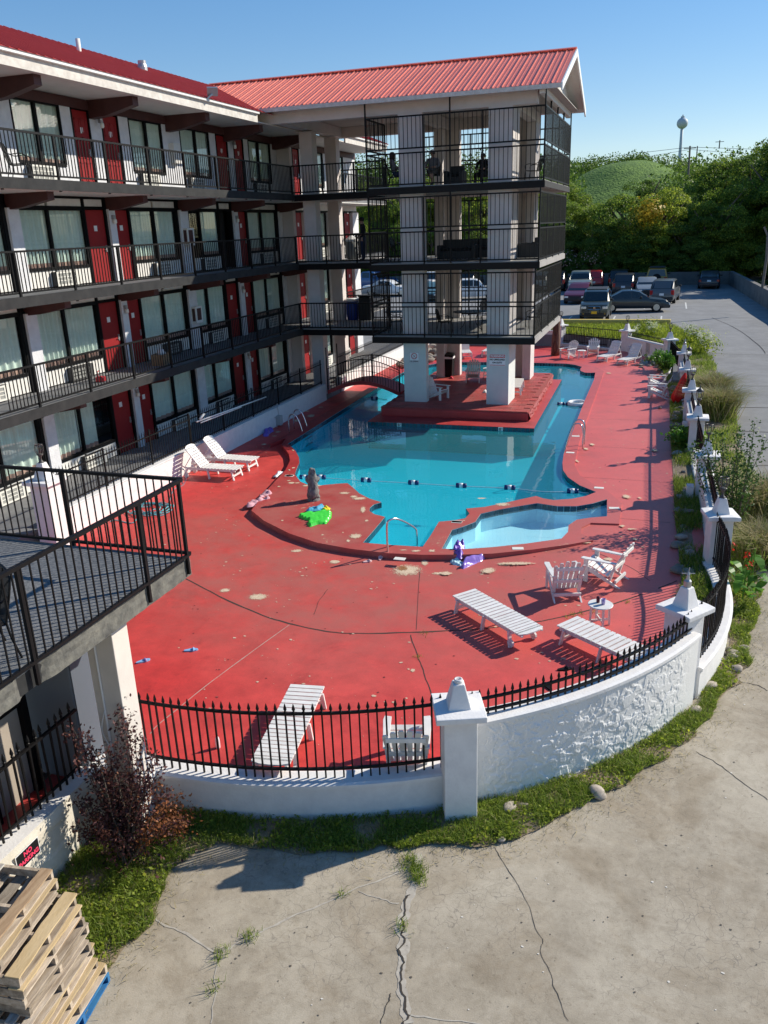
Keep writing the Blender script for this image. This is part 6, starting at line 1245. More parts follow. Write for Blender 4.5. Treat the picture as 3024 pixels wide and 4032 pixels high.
stones(lst, 'pale river stone in the grass outside the curved wall', 'river stones outside the curved wall')
lst = [(-13.6+R2.uniform(-.3,1.4),R2.uniform(42.5,51),0.05,R2.uniform(0.15,0.32)) for _ in range(60)]; stones(lst, 'tan rock in the far garden beyond the footbridge', 'rocks in the far garden')
lst = [(R2.uniform(-1.2,0.0),R2.uniform(43.4,45.4),0.06,R2.uniform(0.1,0.24)) for _ in range(24)]; stones(lst, 'grey rock in the far right corner bed', 'rocks in the far right corner')

# purple-leaved bush at the lower left
bc = gz(512,3375,-0.4); r = np.random.RandomState(4)
bush = thing('purple_bush', 'spreading purple-leaved bush in front of the near column', 'shrub', (bc.x,bc.y,-0.4))
tips = [gy(*KW(a,b),yy) for a, b, yy in ((765,190,7.3),(540,290,7.0),(520,430,6.9),(1000,470,7.2),(880,330,7.3),(520,990,6.6),(540,740,6.8),(640,860,6.7),(1090,700,7.1),(1180,900,7.0),(700,420,7.1),(620,560,7.0),(950,640,7.1),(830,560,7.2))]
stems = MB(); LP = []; DP = []
base = Vector((bc.x,bc.y,-0.4))
for i, tp in enumerate(tips):
    for rep in range(3):
        tt = tp+Vector((RND.gauss(0,.06),RND.gauss(0,.06),RND.gauss(0,.05)))*(0 if rep == 0 else 1.6); mid_ = base.lerp(tt,0.5)+Vector((RND.gauss(0,.07),RND.gauss(0,.07),0.12)); pth = smooth_path([base+Vector((RND.gauss(0,.1),RND.gauss(0,.1),0)),mid_,tt],10)
        stems.tube(pth,[0.012*(1-0.8*k/len(pth)) for k in range(len(pth))],5)
        for k, q in enumerate(pth):
            u = k/len(pth)
            if u < 0.25: continue
            for _ in range(8): 
                lp = q+Vector((RND.gauss(0,.055),RND.gauss(0,.055),RND.gauss(0,.05))); (DP if i in (8,9) and rep else LP).append(lp)
for _ in range(900): LP.append((bc.x+RND.gauss(0.05,0.25),bc.y+RND.gauss(0.05,0.22),-0.4+abs(RND.gauss(0.35,0.25))))
cdead = gz(*KW(1130,930),-0.3)
for _ in range(900): DP.append((cdead.x+RND.gauss(0,0.13),cdead.y+RND.gauss(0,0.13),-0.4+abs(RND.gauss(0.2,0.2))))
part('stems', stems, M['bark'], bush); V, F = leaves(LP,0.055,3); part('foliage', quick_mesh('foliage',V,F,M['leaf_purple']), None, bush); V, F = leaves(DP,0.05,5); part('dead_foliage', quick_mesh('dead_foliage',V,F,M['leaf_dead']), None, bush)
def ornamental(label, x, y, n, h, seed, m='grass_dry'):
    t = thing('ornamental_grass', label, 'grass clump', (x,y,zg(x,y))); r_ = random.Random(seed); P_ = [(r_.gauss(0,0.22),r_.gauss(0,0.35),0) for _ in range(n)]
    V, F = blades(P_, h, 0.014, 1.1, seed, 1.2); part('blades', quick_mesh('blades',V,F,M['grass']), None, t, local=True); V, F = blades(P_[:int(n*0.8)], h*1.15, 0.020, 1.15, seed+1, 1.3); part('plumes', quick_mesh('plumes',V,F,M[m]), None, t, local=True)
ornamental('tall pale feathery grass clump beside the right driveway', 2.15, 32.5, 2600, 1.35, 3); ornamental('second pale feathery grass clump just beyond the first on the right', 2.05, 35.3, 2200, 1.3, 5); ornamental('feathery grass clump behind the leafy right shrub', 2.75, 22.2, 2400, 1.2, 7); ornamental('feathery grass clump below the leafy right shrub', 2.55, 19.4, 1800, 0.9, 9)
def shrub(label, x, y, z, sticks, n, size, spread, seed, m='leaf_shrub', name='shrub'):
    t = thing(name, label, 'shrub', (x,y,z)); r_ = random.Random(seed); st = MB(); L_ = []
    for tp in sticks:
        b_ = Vector((x+r_.gauss(0,.05),y+r_.gauss(0,.05),z)); tp = Vector(tp); pth = smooth_path([b_,b_.lerp(tp,0.5)+Vector((r_.gauss(0,.1),r_.gauss(0,.1),.15)),tp],10); st.tube(pth,[0.02*(1-0.85*k/len(pth)) for k in range(len(pth))],5)
        for k, q in enumerate(pth):
            if k < 6: continue
            for _ in range(n): L_.append(q+Vector((r_.gauss(0,spread),r_.gauss(0,spread),r_.gauss(0,spread))))
    part('stems', st, M['bark'], t); V, F = leaves(L_,size,seed,0.4,0.6); part('foliage', quick_mesh('foliage',V,F,M[m]), None, t); return t
KJ = cropf(2400,1500,2.6587)
sx_, sy_ = 2.0, 20.6
shrub('leafy green crape myrtle shrub rising above the right wall', sx_, sy_, -0.25, [gy(*KJ(a,b),yy) for a, b, yy in ((1520,430,20.8),(1640,620,20.3),(1330,520,21),(1120,530,21),(900,700,20.5),(860,690,20),(1200,700,20.5),(1400,700,20.3),(1050,860,20.2),(1450,860,20),(1250,950,20),(1550,1000,19.8),(1100,1000,20.5),(1300,820,21),(1380,560,20.6),(1180,560,20.4),(1470,700,20.5),(980,620,20.7))], 11, 0.075, 0.075, 5)
cn = thing('canna_plant', 'broad-leaved canna clump with red flowers outside the right wall', 'plant', (2.05,17.1,-0.35)); mb = MB(); fl_ = []
for k in range(34):
    bx_, by_ = RND.gauss(0,.22), RND.gauss(0,.45); a = RND.uniform(0,2*PI); h = RND.uniform(0.3,0.95); L_ = RND.uniform(0.35,0.6); d = Vector((math.cos(a),math.sin(a),0)); s = Vector((-d.y,d.x,0)); b_ = Vector((bx_,by_,h*0.55)); n0 = len(mb.v)
    for u, wv in ((0,0.01),(0.25,0.075),(0.5,0.10),(0.75,0.075),(1,0.005)):
        c = b_+d*(0.10+L_*u*0.55)+Vector((0,0,L_*(0.9*u-0.55*u*u))); mb.v += [tuple(c-s*wv),tuple(c+s*wv)]
    mb.f += [(n0+2*i,n0+2*i+1,n0+2*i+3,n0+2*i+2) for i in range(4)]; mb.m += [0]*4
    if k % 9 == 0: fl_ += [(bx_+RND.gauss(0,.04),by_+RND.gauss(0,.04),1.05+RND.uniform(-.1,.15)) for _ in range(14)]
part('leaves', mb, M['leaf_canna'], cn, local=True); V, F = leaves(fl_,0.07,8); part('flowers', quick_mesh('flowers',V,F,M['flower_red']), None, cn, local=True)
part('stalks', MB().tube([(0,0,0),(0.02,0.02,1.0)],0.015,5).tube([(0.1,0.3,0),(0.1,0.32,1.0)],0.015,5).tube([(-.1,-.3,0),(-.1,-.32,1.0)],0.015,5), M['leaf_canna'], cn, local=True)
for k, (x, y, lb) in enumerate(((0.25,42.6,'green leafy plant inside the far right corner'),(0.9,27.6,'bright weed clump below the red umbrella'))): 
    shrub(lb, x, y, 0.05, [(x+RND.gauss(0,.3),y+RND.gauss(0,.4),0.05+RND.uniform(.5,.95 if k == 0 else .55)) for _ in range(14)], 9, 0.13, 0.10, 31+k, 'leaf_canna')
def bloom(label, c, n, seed):
    t = thing('hydrangea', label, 'shrub', c); r_ = np.random.RandomState(seed); P_ = r_.normal(size=(n,3))*np.array([.45,.4,.3])+np.array([0,0,.5]); V, F = leaves(P_,0.13,seed); part('foliage', quick_mesh('foliage',V,F,M['leaf_c']), None, t, local=True)
    Q = np.concatenate([c_+r_.normal(size=(50,3))*0.07 for c_ in r_.normal(size=(12,3))*np.array([.4,.35,.2])+np.array([0,-.1,.8])]); V, F = leaves(Q,0.07,seed+1); part('blossoms', quick_mesh('blossoms',V,F,M['flower_white']), None, t, local=True)
bloom('white-flowered bush at the far right of the grass bank', (-0.9,50.6,zg(-1,50)), 900, 3); bloom('white-flowered bush beside the drive below the far pillar', (1.5,48.2,zg(1,48)), 900, 6); bloom('smaller white-flowered bush nearer along the drive edge', (2.0,45.6,zg(1,46)), 700, 9)
# ---------------------------------------------------------------- trees beyond the car park
def crown_mesh(seed, m, n=15000, size=0.048):
    r_ = np.random.RandomState(seed); k = 30; c = r_.normal(size=(k,3)); c /= np.linalg.norm(c,axis=1)[:,None]; c *= (0.35+0.55*r_.random_sample((k,1))**0.6); rad_ = r_.uniform(0.17,0.33,k)
    i = r_.randint(0,k,n); d = r_.normal(size=(n,3)); d[:,2] = np.abs(d[:,2])*0.9-0.25; d /= np.linalg.norm(d,axis=1)[:,None]; P_ = c[i]+d*np.array([1.15,1.15,0.75])*rad_[i][:,None]*(0.55+0.45*r_.random_sample((n,1))**0.5); V, F = leaves(P_, size, seed, 0.25, 0.7, out=d); return quick_mesh('crown',V,F,m)
CM = [crown_mesh(11,M['leaf_a']),crown_mesh(12,M['leaf_b']),crown_mesh(13,M['leaf_c']),crown_mesh(14,M['leaf_b']),crown_mesh(15,M['leaf_a'])]
def trunk_mesh(seed):
    r_ = random.Random(seed); mb = MB().tube([(0,0,-0.05),(r_.gauss(0,.02),0,0.4),(r_.gauss(0,.04),r_.gauss(0,.04),1.0),(0,0,1.2)],[0.04,0.03,0.02,0.006],8)
    for k in range(7): a = r_.uniform(0,6.28); z = r_.uniform(0.5,1.1); mb.tube([(0,0,z),(0.16*math.cos(a),0.16*math.sin(a),z+0.16),(0.36*math.cos(a),0.36*math.sin(a),z+0.38)],[0.025,0.016,0.005],5)
    return mb.mesh('trunk', M['bark'], True)
TM = [trunk_mesh(i) for i in range(3)]
TREES = [(2235,775,96,3.2,0),(2340,790,99,3.8,2),(2470,735,95,4.4,0),(2560,655,112,4.2,1),(2625,720,94,4.0,2),(2665,715,118,4.2,1),(2770,690,108,4.0,1),(2880,590,103,4.4,0),(2860,700,94,3.8,4),(2985,550,107,4.6,1),(3090,510,98,4.6,0),(3150,440,102,5.5,1),(3260,420,96,5.5,0),(3020,700,84,3.6,3),
         (2420,840,93,3.0,1),(2560,850,93,3.0,3),(2700,830,93,3.2,1),(2790,790,93,3.0,3),(2330,870,93,2.8,1),(2950,860,86,3.0,1),(3060,820,80,3.0,3),(2260,900,93,2.6,3),(2485,930,92,2.2,1),(2640,940,92,2.2,3),(2740,935,92,2.2,1)]
for k in range(17): TREES.append((1440+48*k+RND.uniform(-12,12), 690+RND.uniform(-25,45), 100+RND.uniform(-4,12), 4.3+RND.uniform(-.6,.8), (0,2,1,4)[k % 4]))
for k in range(12): TREES.append((1420+70*k, 850+RND.uniform(-30,40), 94+RND.uniform(-2,4), 3.2, (2,0,3)[k % 3]))
NUMW = ['first','second','third','fourth','fifth','sixth','seventh','eighth','ninth','tenth','eleventh','twelfth','thirteenth','fourteenth','fifteenth','sixteenth','seventeenth','eighteenth','nineteenth','twentieth']
def TREE_LABEL(i, h, kind, pxx):
    look = 'dense dark tree' if kind in (1,3) else 'bright green tree' if kind == 2 else 'mid green tree'; bk = lambda j: j < 14 or 25 <= j < 42
    rowf = sorted(a[0] for j, a in enumerate(TREES) if bk(j) == bk(i) and (a[0] > 2200) == (pxx > 2200)); k = rowf.index(pxx)
    place = ('the back row' if bk(i) else 'the low front row')+(' right of the pavilion' if pxx > 2200 else ' seen through the pavilion')
    return look+', '+(NUMW[k] if k < len(NUMW) else 'last')+' from left in '+place
def tree(i, pxx, pyy, Y, Rr, kind):
    tp = gy(pxx,pyy,Y); x = tp.x; z0 = zg(x,Y)
    if Y < 90 and x < 9.5: x = 9.5+Rr*0.6
    h = max(3.5, tp.z-z0); hz = min(h*0.56, max(Rr*1.35, h*0.42)); side = 'right of the pavilion' if pxx > 2200 else 'seen through the pavilion'
    t = thing('tree', ('tall ' if h > 12 else 'low ')+('dense dark' if kind in (1,3) else 'bright green' if kind == 2 else 'mid green')+' tree at the car park edge '+side, 'tree', (x,Y,z0), RND.uniform(0,6), 'trees round the car park '+side)
    t['label'] = TREE_LABEL(i, h, kind, pxx)
    R_ = Rr*0.95; zc = h-1.12*R_; k = 0
    inst('crown', CM[kind], t, (0,0,zc), (0,0,RND.uniform(0,6)), (R_,R_,R_*1.02), local=True)
    while zc > R_*0.7:                         # further limbs of foliage down to the shrub layer
        zc -= R_*RND.uniform(0.7,0.95); k += 1; a_ = RND.uniform(0,6.28); rr = R_*RND.uniform(0.72,0.98); d_ = R_*RND.uniform(0.25,0.55)
        inst('crown_lobe', CM[kind if k % 2 else (kind+1) % 5], t, (d_*math.cos(a_),d_*math.sin(a_),max(zc,0.7*rr)), (0,0,RND.uniform(0,6)), (rr,rr,rr), local=True)
        inst('crown_lobe', CM[kind], t, (-d_*math.cos(a_),-d_*math.sin(a_),max(zc+0.3*R_,0.7*rr)), (0,0,RND.uniform(0,6)), (rr*0.85,rr*0.85,rr*0.9), local=True)
    inst('trunk', TM[i % 3], t, (0,0,0), (0,0,0), (h*0.55,h*0.55,h*0.6), local=True)
    return t
for i, a in enumerate(TREES): tree(i, *a)
yt = gy(2552,838,90.5); V, F = leaves(np.random.RandomState(3).normal(size=(900,3))*np.array([.75,.5,.65]),0.25,3,0.3,0.7); ty = thing('yellow_branch', 'cluster of bright yellow leaves among the dark trees', 'branch', (yt.x,91.0,yt.z)); part('foliage', quick_mesh('foliage',V,F,M['leaf_y']), None, ty, local=True); part('twig', MB().tube([(0,1.5,-2.0),(0,0,0)],[0.05,0.02],5), M['bark'], ty, local=True)
# crape myrtle hedge with faded blossom at the foot of the trees
for k, (a, b) in enumerate(((2180,985),(2225,1000),(2280,1010),(2340,1020),(2400,1015))):
    p = gy(a,b,91.3); t = thing('flowering_hedge', 'dusty flowering bush at the car park edge by the trees', 'shrub', (p.x,91.3,0.8), k, 'flowering bushes at the car park edge'); inst('foliage', CM[3], t, (0,0,1.6), (0,0,0), (1.9,1.5,2.0), local=True); r_ = np.random.RandomState(k); V, F = leaves(r_.normal(size=(160,3))*np.array([1.1,.6,.5])+np.array([0,-1.0,2.6]),0.16,k); part('blossoms', quick_mesh('blossoms',V,F,M['flower_pink']), None, t, local=True)
# far wooded slopes, hill and water tower
def hill(name, cx, cy, sx, sy, h, m, n=46, z0=0.0, amp=0.05):
    mb = MB()
    for j in range(n+1):
        for i in range(n+1):
            u, v_ = (i/n-.5)*5, (j/n-.5)*5; zz = h*math.exp(-(u*u+v_*v_)/1.6)*(1+amp*noise.noise((u*2,v_*2,cx)))
            mb.v.append((cx+u*sx,cy+v_*sy,z0+zz))
    mb.f = [(j*(n+1)+i,j*(n+1)+i+1,(j+1)*(n+1)+i+1,(j+1)*(n+1)+i) for j in range(n) for i in range(n)]; mb.m = [0]*len(mb.f); return struct(part(name, mb, m, smooth=True))
M['kudzu'] = mat('hill_green', (0.075,0.15,0.02), 0.9, (0.15,0.25,0.035), 0.35, 0.7, 1.0, 1.6, bdist=0.6, detail=8)
p = gy(*KG(700,365),235); hill('hill', p.x+2, 250, 20, 22, p.z-5.5, M['kudzu'], 46, 6.0)
def forest(name, label, pts, size, seed, m, kk=130):
    r_ = np.random.RandomState(seed); P_ = []
    for (x, y, z, R_, h) in pts: d = r_.normal(size=(kk,3)); d /= np.linalg.norm(d,axis=1)[:,None]; P_.append(np.array([x,y,z+h*0.55])+d*np.array([R_,R_,h*0.5])*r_.random_sample((kk,1))**0.3)
    V, F = leaves(np.concatenate(P_), size, seed, 0.3, 0.8); return stuff(tag(part(name, quick_mesh(name,V,F,m), None), label, 'woodland'))
pts = []; R3 = random.Random(9)
for k in range(120):
    a = R3.uniform(0,1); xp = 2200+a*560; yb = 665-30*math.sin(a*3)+R3.uniform(-8,18); q = gy(xp,yb,290+R3.uniform(0,60)); pts.append((q.x,q.y,q.z-7,3.5,8+R3.uniform(-2,2)))
forest('far_woods', 'far line of trees along the ridge behind the green hill', pts, 0.6, 3, M['leaf_b'], 300)
hill('far_ridge', -20, 420, 130, 40, 20, M['kudzu'], 40, 6.0); hill('far_ridge', 60, 700, 120, 60, 38, M['kudzu'], 40, 6.0)
pts = []
for k in range(260): xp = R3.uniform(1250,2250); q = gy(xp,640+R3.uniform(-8,160),210+R3.uniform(-30,60)); pts.append((q.x,q.y,max(zg(q.x,q.y)-1,q.z-11),4.5,12+R3.uniform(-2,3)))
for k in range(150): xp = R3.uniform(2600,3200); q = gy(xp,690-0.22*max(0,xp-2700)+R3.uniform(-10,110),220+R3.uniform(-40,60)); pts.append((q.x,q.y,max(zg(q.x,q.y)-1,q.z-11),4.5,12+R3.uniform(-2,3)))
forest('far_woods', 'far hazy woodland on the slopes behind the car park', pts, 0.6, 5, M['leaf_b'], 340)
TY = 640; tb_ = gy(*KG(1092,400),TY); tt_ = gy(*KG(1113,138),TY); rt = abs(gy(*KG(1077,140),TY).x-gy(*KG(1150,140),TY).x)/2
M['tower'] = mat('tower_paint', (0.50,0.56,0.62), 0.6, (0.44,0.50,0.57), 0.15, 0.4)
tw = thing('water_tower', 'pale blue spherical water tower on a slim stem on the skyline', 'water tower', (tt_.x,TY,tb_.z-4)); h0 = tt_.z-tb_.z+4
part('stem', MB().lathe((0,0,0),[(rt*0.55,0),(rt*0.36,4),(rt*0.26,h0*0.5),(rt*0.26,h0-rt*0.8)],20), M['tower'], tw, local=True, smooth=True); part('tank', MB().lathe((0,0,h0),[(rt*math.cos(a),rt*math.sin(a)*0.97) for a in [-PI/2+PI*k/20 for k in range(21)]],28), M['tower'], tw, local=True, smooth=True); part('top_rail', MB().lathe((0,0,h0+rt*0.93),[(rt*0.35,0),(rt*0.35,0.8),(rt*0.12,0.85),(rt*0.12,1.8)],14), M['tower'], tw, local=True)
M['pole'] = mat('pole_wood', (0.13,0.11,0.10), 0.9, (0.18,0.16,0.14), 5, 0.5)
def upole(label, pt, pb, Y, w_=0.16, arm=True):
    a = gy(*KG(*pt),Y); b = gy(*KG(*pb),Y); t = thing('utility_pole', label, 'pole', (b.x,Y,b.z)); part('shaft', MB().tube([b,a],[w_*1.2,w_],8), M['pole'], t)
    if arm: part('cross_arm', MB().bar(a+Vector((-1.1,0,-0.4)),a+Vector((1.1,0,-0.4)),0.14), M['pole'], t)
    return a
a1 = upole('wooden utility pole below the water tower on the right', (1162,283), (1150,470), 180); a2 = upole('thin light pole right of the utility pole on the skyline', (1209,283), (1200,400), 260, 0.14, False); a3 = upole('double-headed light pole at the right of the skyline', (1352,246), (1347,300), 260, 0.14)
tag(part('power_line', MB().tube([gy(*KG(x,y),180) for x, y in ((480,375),(820,330),(1162,290),(1450,300),(1800,310))],0.035,4), M['black']), 'thin upper power line crossing the sky on the right', 'cable'); tag(part('power_line', MB().tube([gy(*KG(x,y),180) for x, y in ((480,400),(840,360),(1162,305),(1450,330),(1800,345))],0.03,4), M['black']), 'thin lower power line crossing the sky on the right', 'cable')
p0, p1 = gy(*KG(1635,800),62), gy(*KG(1622,1190),62); lp_ = thing('leaning_pole', 'slim leaning pole at the right edge behind the car park wall', 'pole', p1); part('shaft', MB().tube([p1,gy(*KG(1650,1000),62),gy(*KG(1659,860),62)],0.09,8), M['pole'], lp_); part('head', MB().bar(gy(*KG(1659,860),62),p0,0.12), M['pole'], lp_)
# ---------------------------------------------------------------- car park walls, kerb, bay lines
M['cwall'] = mat('car_park_wall', (0.20,0.19,0.175), 0.9, (0.12,0.115,0.11), 0.9, 0.5, 0.6, 12, bdist=0.03)
wl = thing('car_park_wall', 'long low dark concrete wall at the back of the car park', 'wall', (-15,90,0.8)); part('wall', MB().box(-50,5.7,90.0,90.3,0.5,2.05), M['cwall'], wl)
wr = thing('car_park_wall', 'low concrete wall running down the right side of the car park', 'wall', (7,70,0.8)); pth = [(5.7,90.3,0),(6.4,76,0),(7.0,64,0),(7.8,50,0),(8.8,36,0),(9.6,22,0)]; mb = MB()
for (a, b) in zip(pth[:-1],pth[1:]): mb = MB().add([(a[0],a[1],zg(*a[:2])-.3),(a[0]+.35,a[1],zg(*a[:2])-.3),(a[0]+.35,a[1],zg(*a[:2])+1.25),(a[0],a[1],zg(*a[:2])+1.25),(b[0],b[1],zg(*b[:2])-.3),(b[0]+.35,b[1],zg(*b[:2])-.3),(b[0]+.35,b[1],zg(*b[:2])+1.25),(b[0],b[1],zg(*b[:2])+1.25)],[(0,3,2,1),(4,5,6,7),(0,1,5,4),(1,2,6,5),(2,3,7,6),(3,0,4,7)]); part('wall_length', mb, M['cwall'], wr)
M['kerb'] = mat('kerb_yellow', (0.62,0.46,0.10), 0.8, (0.48,0.36,0.12), 6, 0.4)
kb_ = tag(part('yellow_kerb', MB().extr([(55.2,0.6),(55.2,1.10),(55.27,1.18),(55.67,1.18),(55.74,1.10),(55.74,0.6)],'x',-18,0.35), M['kerb'], bevel=0.03), 'long yellow painted kerb in front of the parked cars', 'kerb')
M['line'] = mat('bay_paint', (0.66,0.66,0.63), 0.8, (0.45,0.45,0.43), 5, 0.5)
for x in (-9.2,-6.4,-3.4,-0.3,-12.2,-15.2): struct(part('parking_line', MB().add([(x,55.9,0.806),(x+0.11,55.9,0.806),(x+0.11,61,0.806),(x,61,0.806)],[(0,1,2,3)]), M['line']))
for x in (1.4,-1.6): struct(part('parking_line', MB().add([(x,66,0.806),(x+0.11,66,0.806),(x+0.11,71,0.806),(x,71,0.806)],[(0,1,2,3)]), M['line']))
# ---------------------------------------------------------------- parked cars
M['tyre'] = mat('tyre', (0.012,0.012,0.013), 0.8); M['rim'] = mat('rim', (0.45,0.46,0.47), 0.3, metal=0.9); M['carglass'] = mat('car_glass', (0.012,0.016,0.018), 0.06, spec=0.9); M['lampw'] = mat('headlamp', (0.72,0.72,0.70), 0.15, spec=0.8); M['lampr'] = mat('tail_lamp', (0.42,0.01,0.012), 0.2, spec=0.7); M['trim'] = mat('car_trim', (0.025,0.026,0.028), 0.6); M['plate_y'] = mat('plate_yellow', (0.75,0.45,0.02), 0.5); M['chrome'] = mat('chrome', (0.7,0.7,0.7), 0.15, metal=1.0)
def paint(n, c): 
    m = mat(n, c, 0.28, spec=0.6); b = m.node_tree.nodes['Principled BSDF']; b.inputs['Coat Weight'].default_value = 0.3; b.inputs['Coat Roughness'].default_value = 0.08; return m
# each kind: length, width, stations (y from nose, belt z, roof z, roof half-width factor); roof == belt means no cabin
KIND = {
 'suv':   (4.6,1.84,[(0.0,0.62,0.62),(0.08,0.80,0.80),(0.30,0.92,0.92),(1.15,1.02,1.02),(1.25,1.04,1.06),(1.75,1.05,1.58),(2.2,1.05,1.68),(3.2,1.07,1.68),(4.0,1.09,1.62),(4.42,1.08,1.14),(4.55,0.90,0.90),(4.6,0.62,0.62)]),
 'boxy':  (4.3,1.82,[(0.0,0.72,0.72),(0.06,0.95,0.95),(0.30,1.06,1.06),(0.95,1.12,1.12),(1.05,1.13,1.15),(1.45,1.13,1.68),(1.8,1.13,1.78),(3.2,1.14,1.78),(4.0,1.14,1.76),(4.22,1.12,1.18),(4.27,0.95,0.95),(4.3,0.62,0.62)]),
 'sedan': (4.7,1.80,[(0.0,0.52,0.52),(0.10,0.66,0.66),(0.45,0.80,0.80),(1.25,0.90,0.90),(1.35,0.92,0.93),(2.0,0.93,1.38),(2.5,0.93,1.45),(3.1,0.94,1.43),(3.85,0.97,1.02),(3.95,0.98,0.98),(4.55,0.95,0.95),(4.66,0.78,0.78),(4.7,0.55,0.55)]),
 'pickup':(5.6,1.95,[(0.0,0.72,0.72),(0.08,0.98,0.98),(0.35,1.10,1.10),(1.35,1.16,1.16),(1.45,1.17,1.19),(1.95,1.17,1.76),(2.4,1.17,1.84),(3.3,1.18,1.82),(3.55,1.18,1.22),(3.6,1.16,1.16),(5.5,1.16,1.16),(5.56,1.0,1.0),(5.6,0.7,0.7)]),
 'jeep':  (4.3,1.86,[(0.0,0.75,0.75),(0.05,1.02,1.02),(1.2,1.10,1.10),(1.3,1.11,1.13),(1.5,1.12,1.70),(1.7,1.12,1.82),(3.6,1.12,1.80),(3.95,1.12,1.74),(4.05,1.10,1.12),(4.1,0.95,0.95),(4.15,0.7,0.7)])}
CARMESH = {}
def car(label, kind, col, loc, rz, rear=True, plate='plate', top=None, front_trim=False, group='cars parked behind the pool'):
    L_, W_, st = KIND[kind]; hw = W_/2; t = thing('parked_car', label, 'car', loc, rz, group)      # local: nose at -y
    t.scale = (1.08,1.08,1.08); body = MB(); win = MB(); secs = []
    for (y, zb, zr) in st:
        taper = 1-0.14*max(0,1-min(y,L_-y)/0.5)**2; w_ = hw*taper; cab = zr-zb > 0.02; rw = w_*0.80 if cab else w_*0.93; zl = 0.26
        secs.append([(w_*0.90,zl),(w_,zl+0.16),(w_*1.0,zb*0.78),(w_*0.955,zb-0.01),(rw if cab else w_*0.95,zr-0.05 if cab else zb),(rw*0.80,zr+(0 if cab else 0.012))])
    ys = [s_[0]-L_/2 for s_ in st]; n = 6
    for i, s_ in enumerate(secs):
        body.v += [(x,ys[i],z) for x, z in s_]+[(-x,ys[i],z) for x, z in s_[::-1]]
    m = 2*n
    for i in range(len(secs)-1):
        for k in range(m): body.f.append((i*m+k,(i+1)*m+k,(i+1)*m+(k+1) % m,i*m+(k+1) % m)); body.m.append(0)
    body.f += [tuple(range(m)), tuple(range(len(secs)*m-1,(len(secs)-1)*m-1,-1))]; body.m += [0,0]
    b = part('body', body, [col], t, local=True, smooth=True); b.data.polygons.foreach_set('use_smooth',[True]*len(b.data.polygons))
    e_ = b.modifiers.new('edge','EDGE_SPLIT'); e_.split_angle = rad(32)
    cabs = [i for i in range(len(st)-1) if st[i][2]-st[i][1] > 0.3 and st[i+1][2]-st[i+1][1] > 0.3]
    def quad(pts): return MB().add(pts,[(0,1,2,3)])
    # side glass
    for s_ in (-1, 1):
        for i in cabs:
            A, B = secs[i], secs[i+1]; ya, yb = ys[i]+0.05, ys[i+1]-0.05
            if yb-ya < 0.15: continue
            def q(sec, u): return (s_*(sec[3][0]+(sec[4][0]-sec[3][0])*u+0.012), sec[3][1]+(sec[4][1]-sec[3][1])*u)
            p = [(*(lambda r: (r[0],ya,r[1]))(q(A,0.12)),),(*(lambda r: (r[0],yb,r[1]))(q(B,0.12)),),(*(lambda r: (r[0],yb,r[1]))(q(B,0.92)),),(*(lambda r: (r[0],ya,r[1]))(q(A,0.92)),)]
            part('side_window', quad(p), M['carglass'], t, local=True)
    i0, i1 = cabs[0], cabs[-1]+1
    def screen(ia, ib, nm, dy):
        A, B = secs[ia], secs[ib]; wa, wb = A[3][0]*0.88, B[5][0]*1.0; za, zb = A[3][1]+0.03, B[5][1]-0.06
        p = [(-wa,ys[ia]+dy,za),(wa,ys[ia]+dy,za),(wb,ys[ib]+dy*1.6,zb),(-wb,ys[ib]+dy*1.6,zb)]; part(nm, quad(p), M['carglass'], t, local=True)
    screen(i0-1,i0,'windscreen',-0.03); screen(i1+1,i1,'rear_window',0.03)
    if top is not None: part('roof_panel', MB().box(-secs[i0+1][5][0]-0.06,secs[i0+1][5][0]+0.06,ys[i0+1],ys[i1]-0.05,st[i0+1][2]-0.01,st[i0+1][2]+0.035), top, t, local=True, bevel=0.03)
    R_ = 0.33 if kind in ('sedan',) else 0.37
    wy = (-L_/2+0.85,L_/2-0.95) if kind != 'pickup' else (-L_/2+0.95,L_/2-1.2)
    for s_ in (-1, 1):
        for y in wy:
            x = s_*(hw-0.12); wl_ = part('wheel', MB().tube([(x-0.11,y,R_),(x+0.11,y,R_)],R_,18), M['tyre'], t, local=True); part('rim', MB().tube([(x+s_*0.10,y,R_),(x+s_*0.122,y,R_)],R_*0.62,14), M['rim'], wl_, local=True)
            part('wheel_arch', MB().tube([(s_*(hw-0.04),y+(R_+0.07)*math.cos(a),R_+(R_+0.07)*math.sin(a)) for a in [PI*k/10 for k in range(11)]],0.045,5), M['trim'], t, local=True)
    yn, yt_ = -L_/2, L_/2; zh = st[1][1]-0.14
    for s_ in (-1, 1):
        part('headlight', MB().cbox((s_*hw*0.70,yn+0.06,zh),(0.30,0.16,0.15)), M['lampw'], t, local=True, bevel=0.03); part('tail_light', MB().cbox((s_*hw*0.80,yt_-0.08,st[-2][1]-0.08),(0.22,0.14,0.20 if kind == 'sedan' else 0.34)), M['lampr'], t, local=True, bevel=0.03); part('mirror', MB().cbox((s_*(hw+0.06),ys[i0]-0.12,st[i0][1]+0.06),(0.18,0.12,0.13)), M['trim'], t, local=True, bevel=0.03)
    part('front_bumper', MB().box(-hw*0.86,hw*0.86,yn-0.04,yn+0.1,0.28,0.50), M['trim'], t, local=True, bevel=0.04); part('grille', MB().box(-hw*0.42,hw*0.42,yn-0.01,yn+0.08,zh-0.09,zh+0.07), M['trim'], t, local=True, bevel=0.02); part('rear_bumper', MB().box(-hw*0.88,hw*0.88,yt_-0.1,yt_+0.04,0.30,0.52), M['trim'] if kind != 'sedan' else col, t, local=True, bevel=0.04)
    part('number_plate', MB().box(-0.16,0.16,yt_+0.02,yt_+0.03,0.62,0.78), M['plate'], t, local=True)
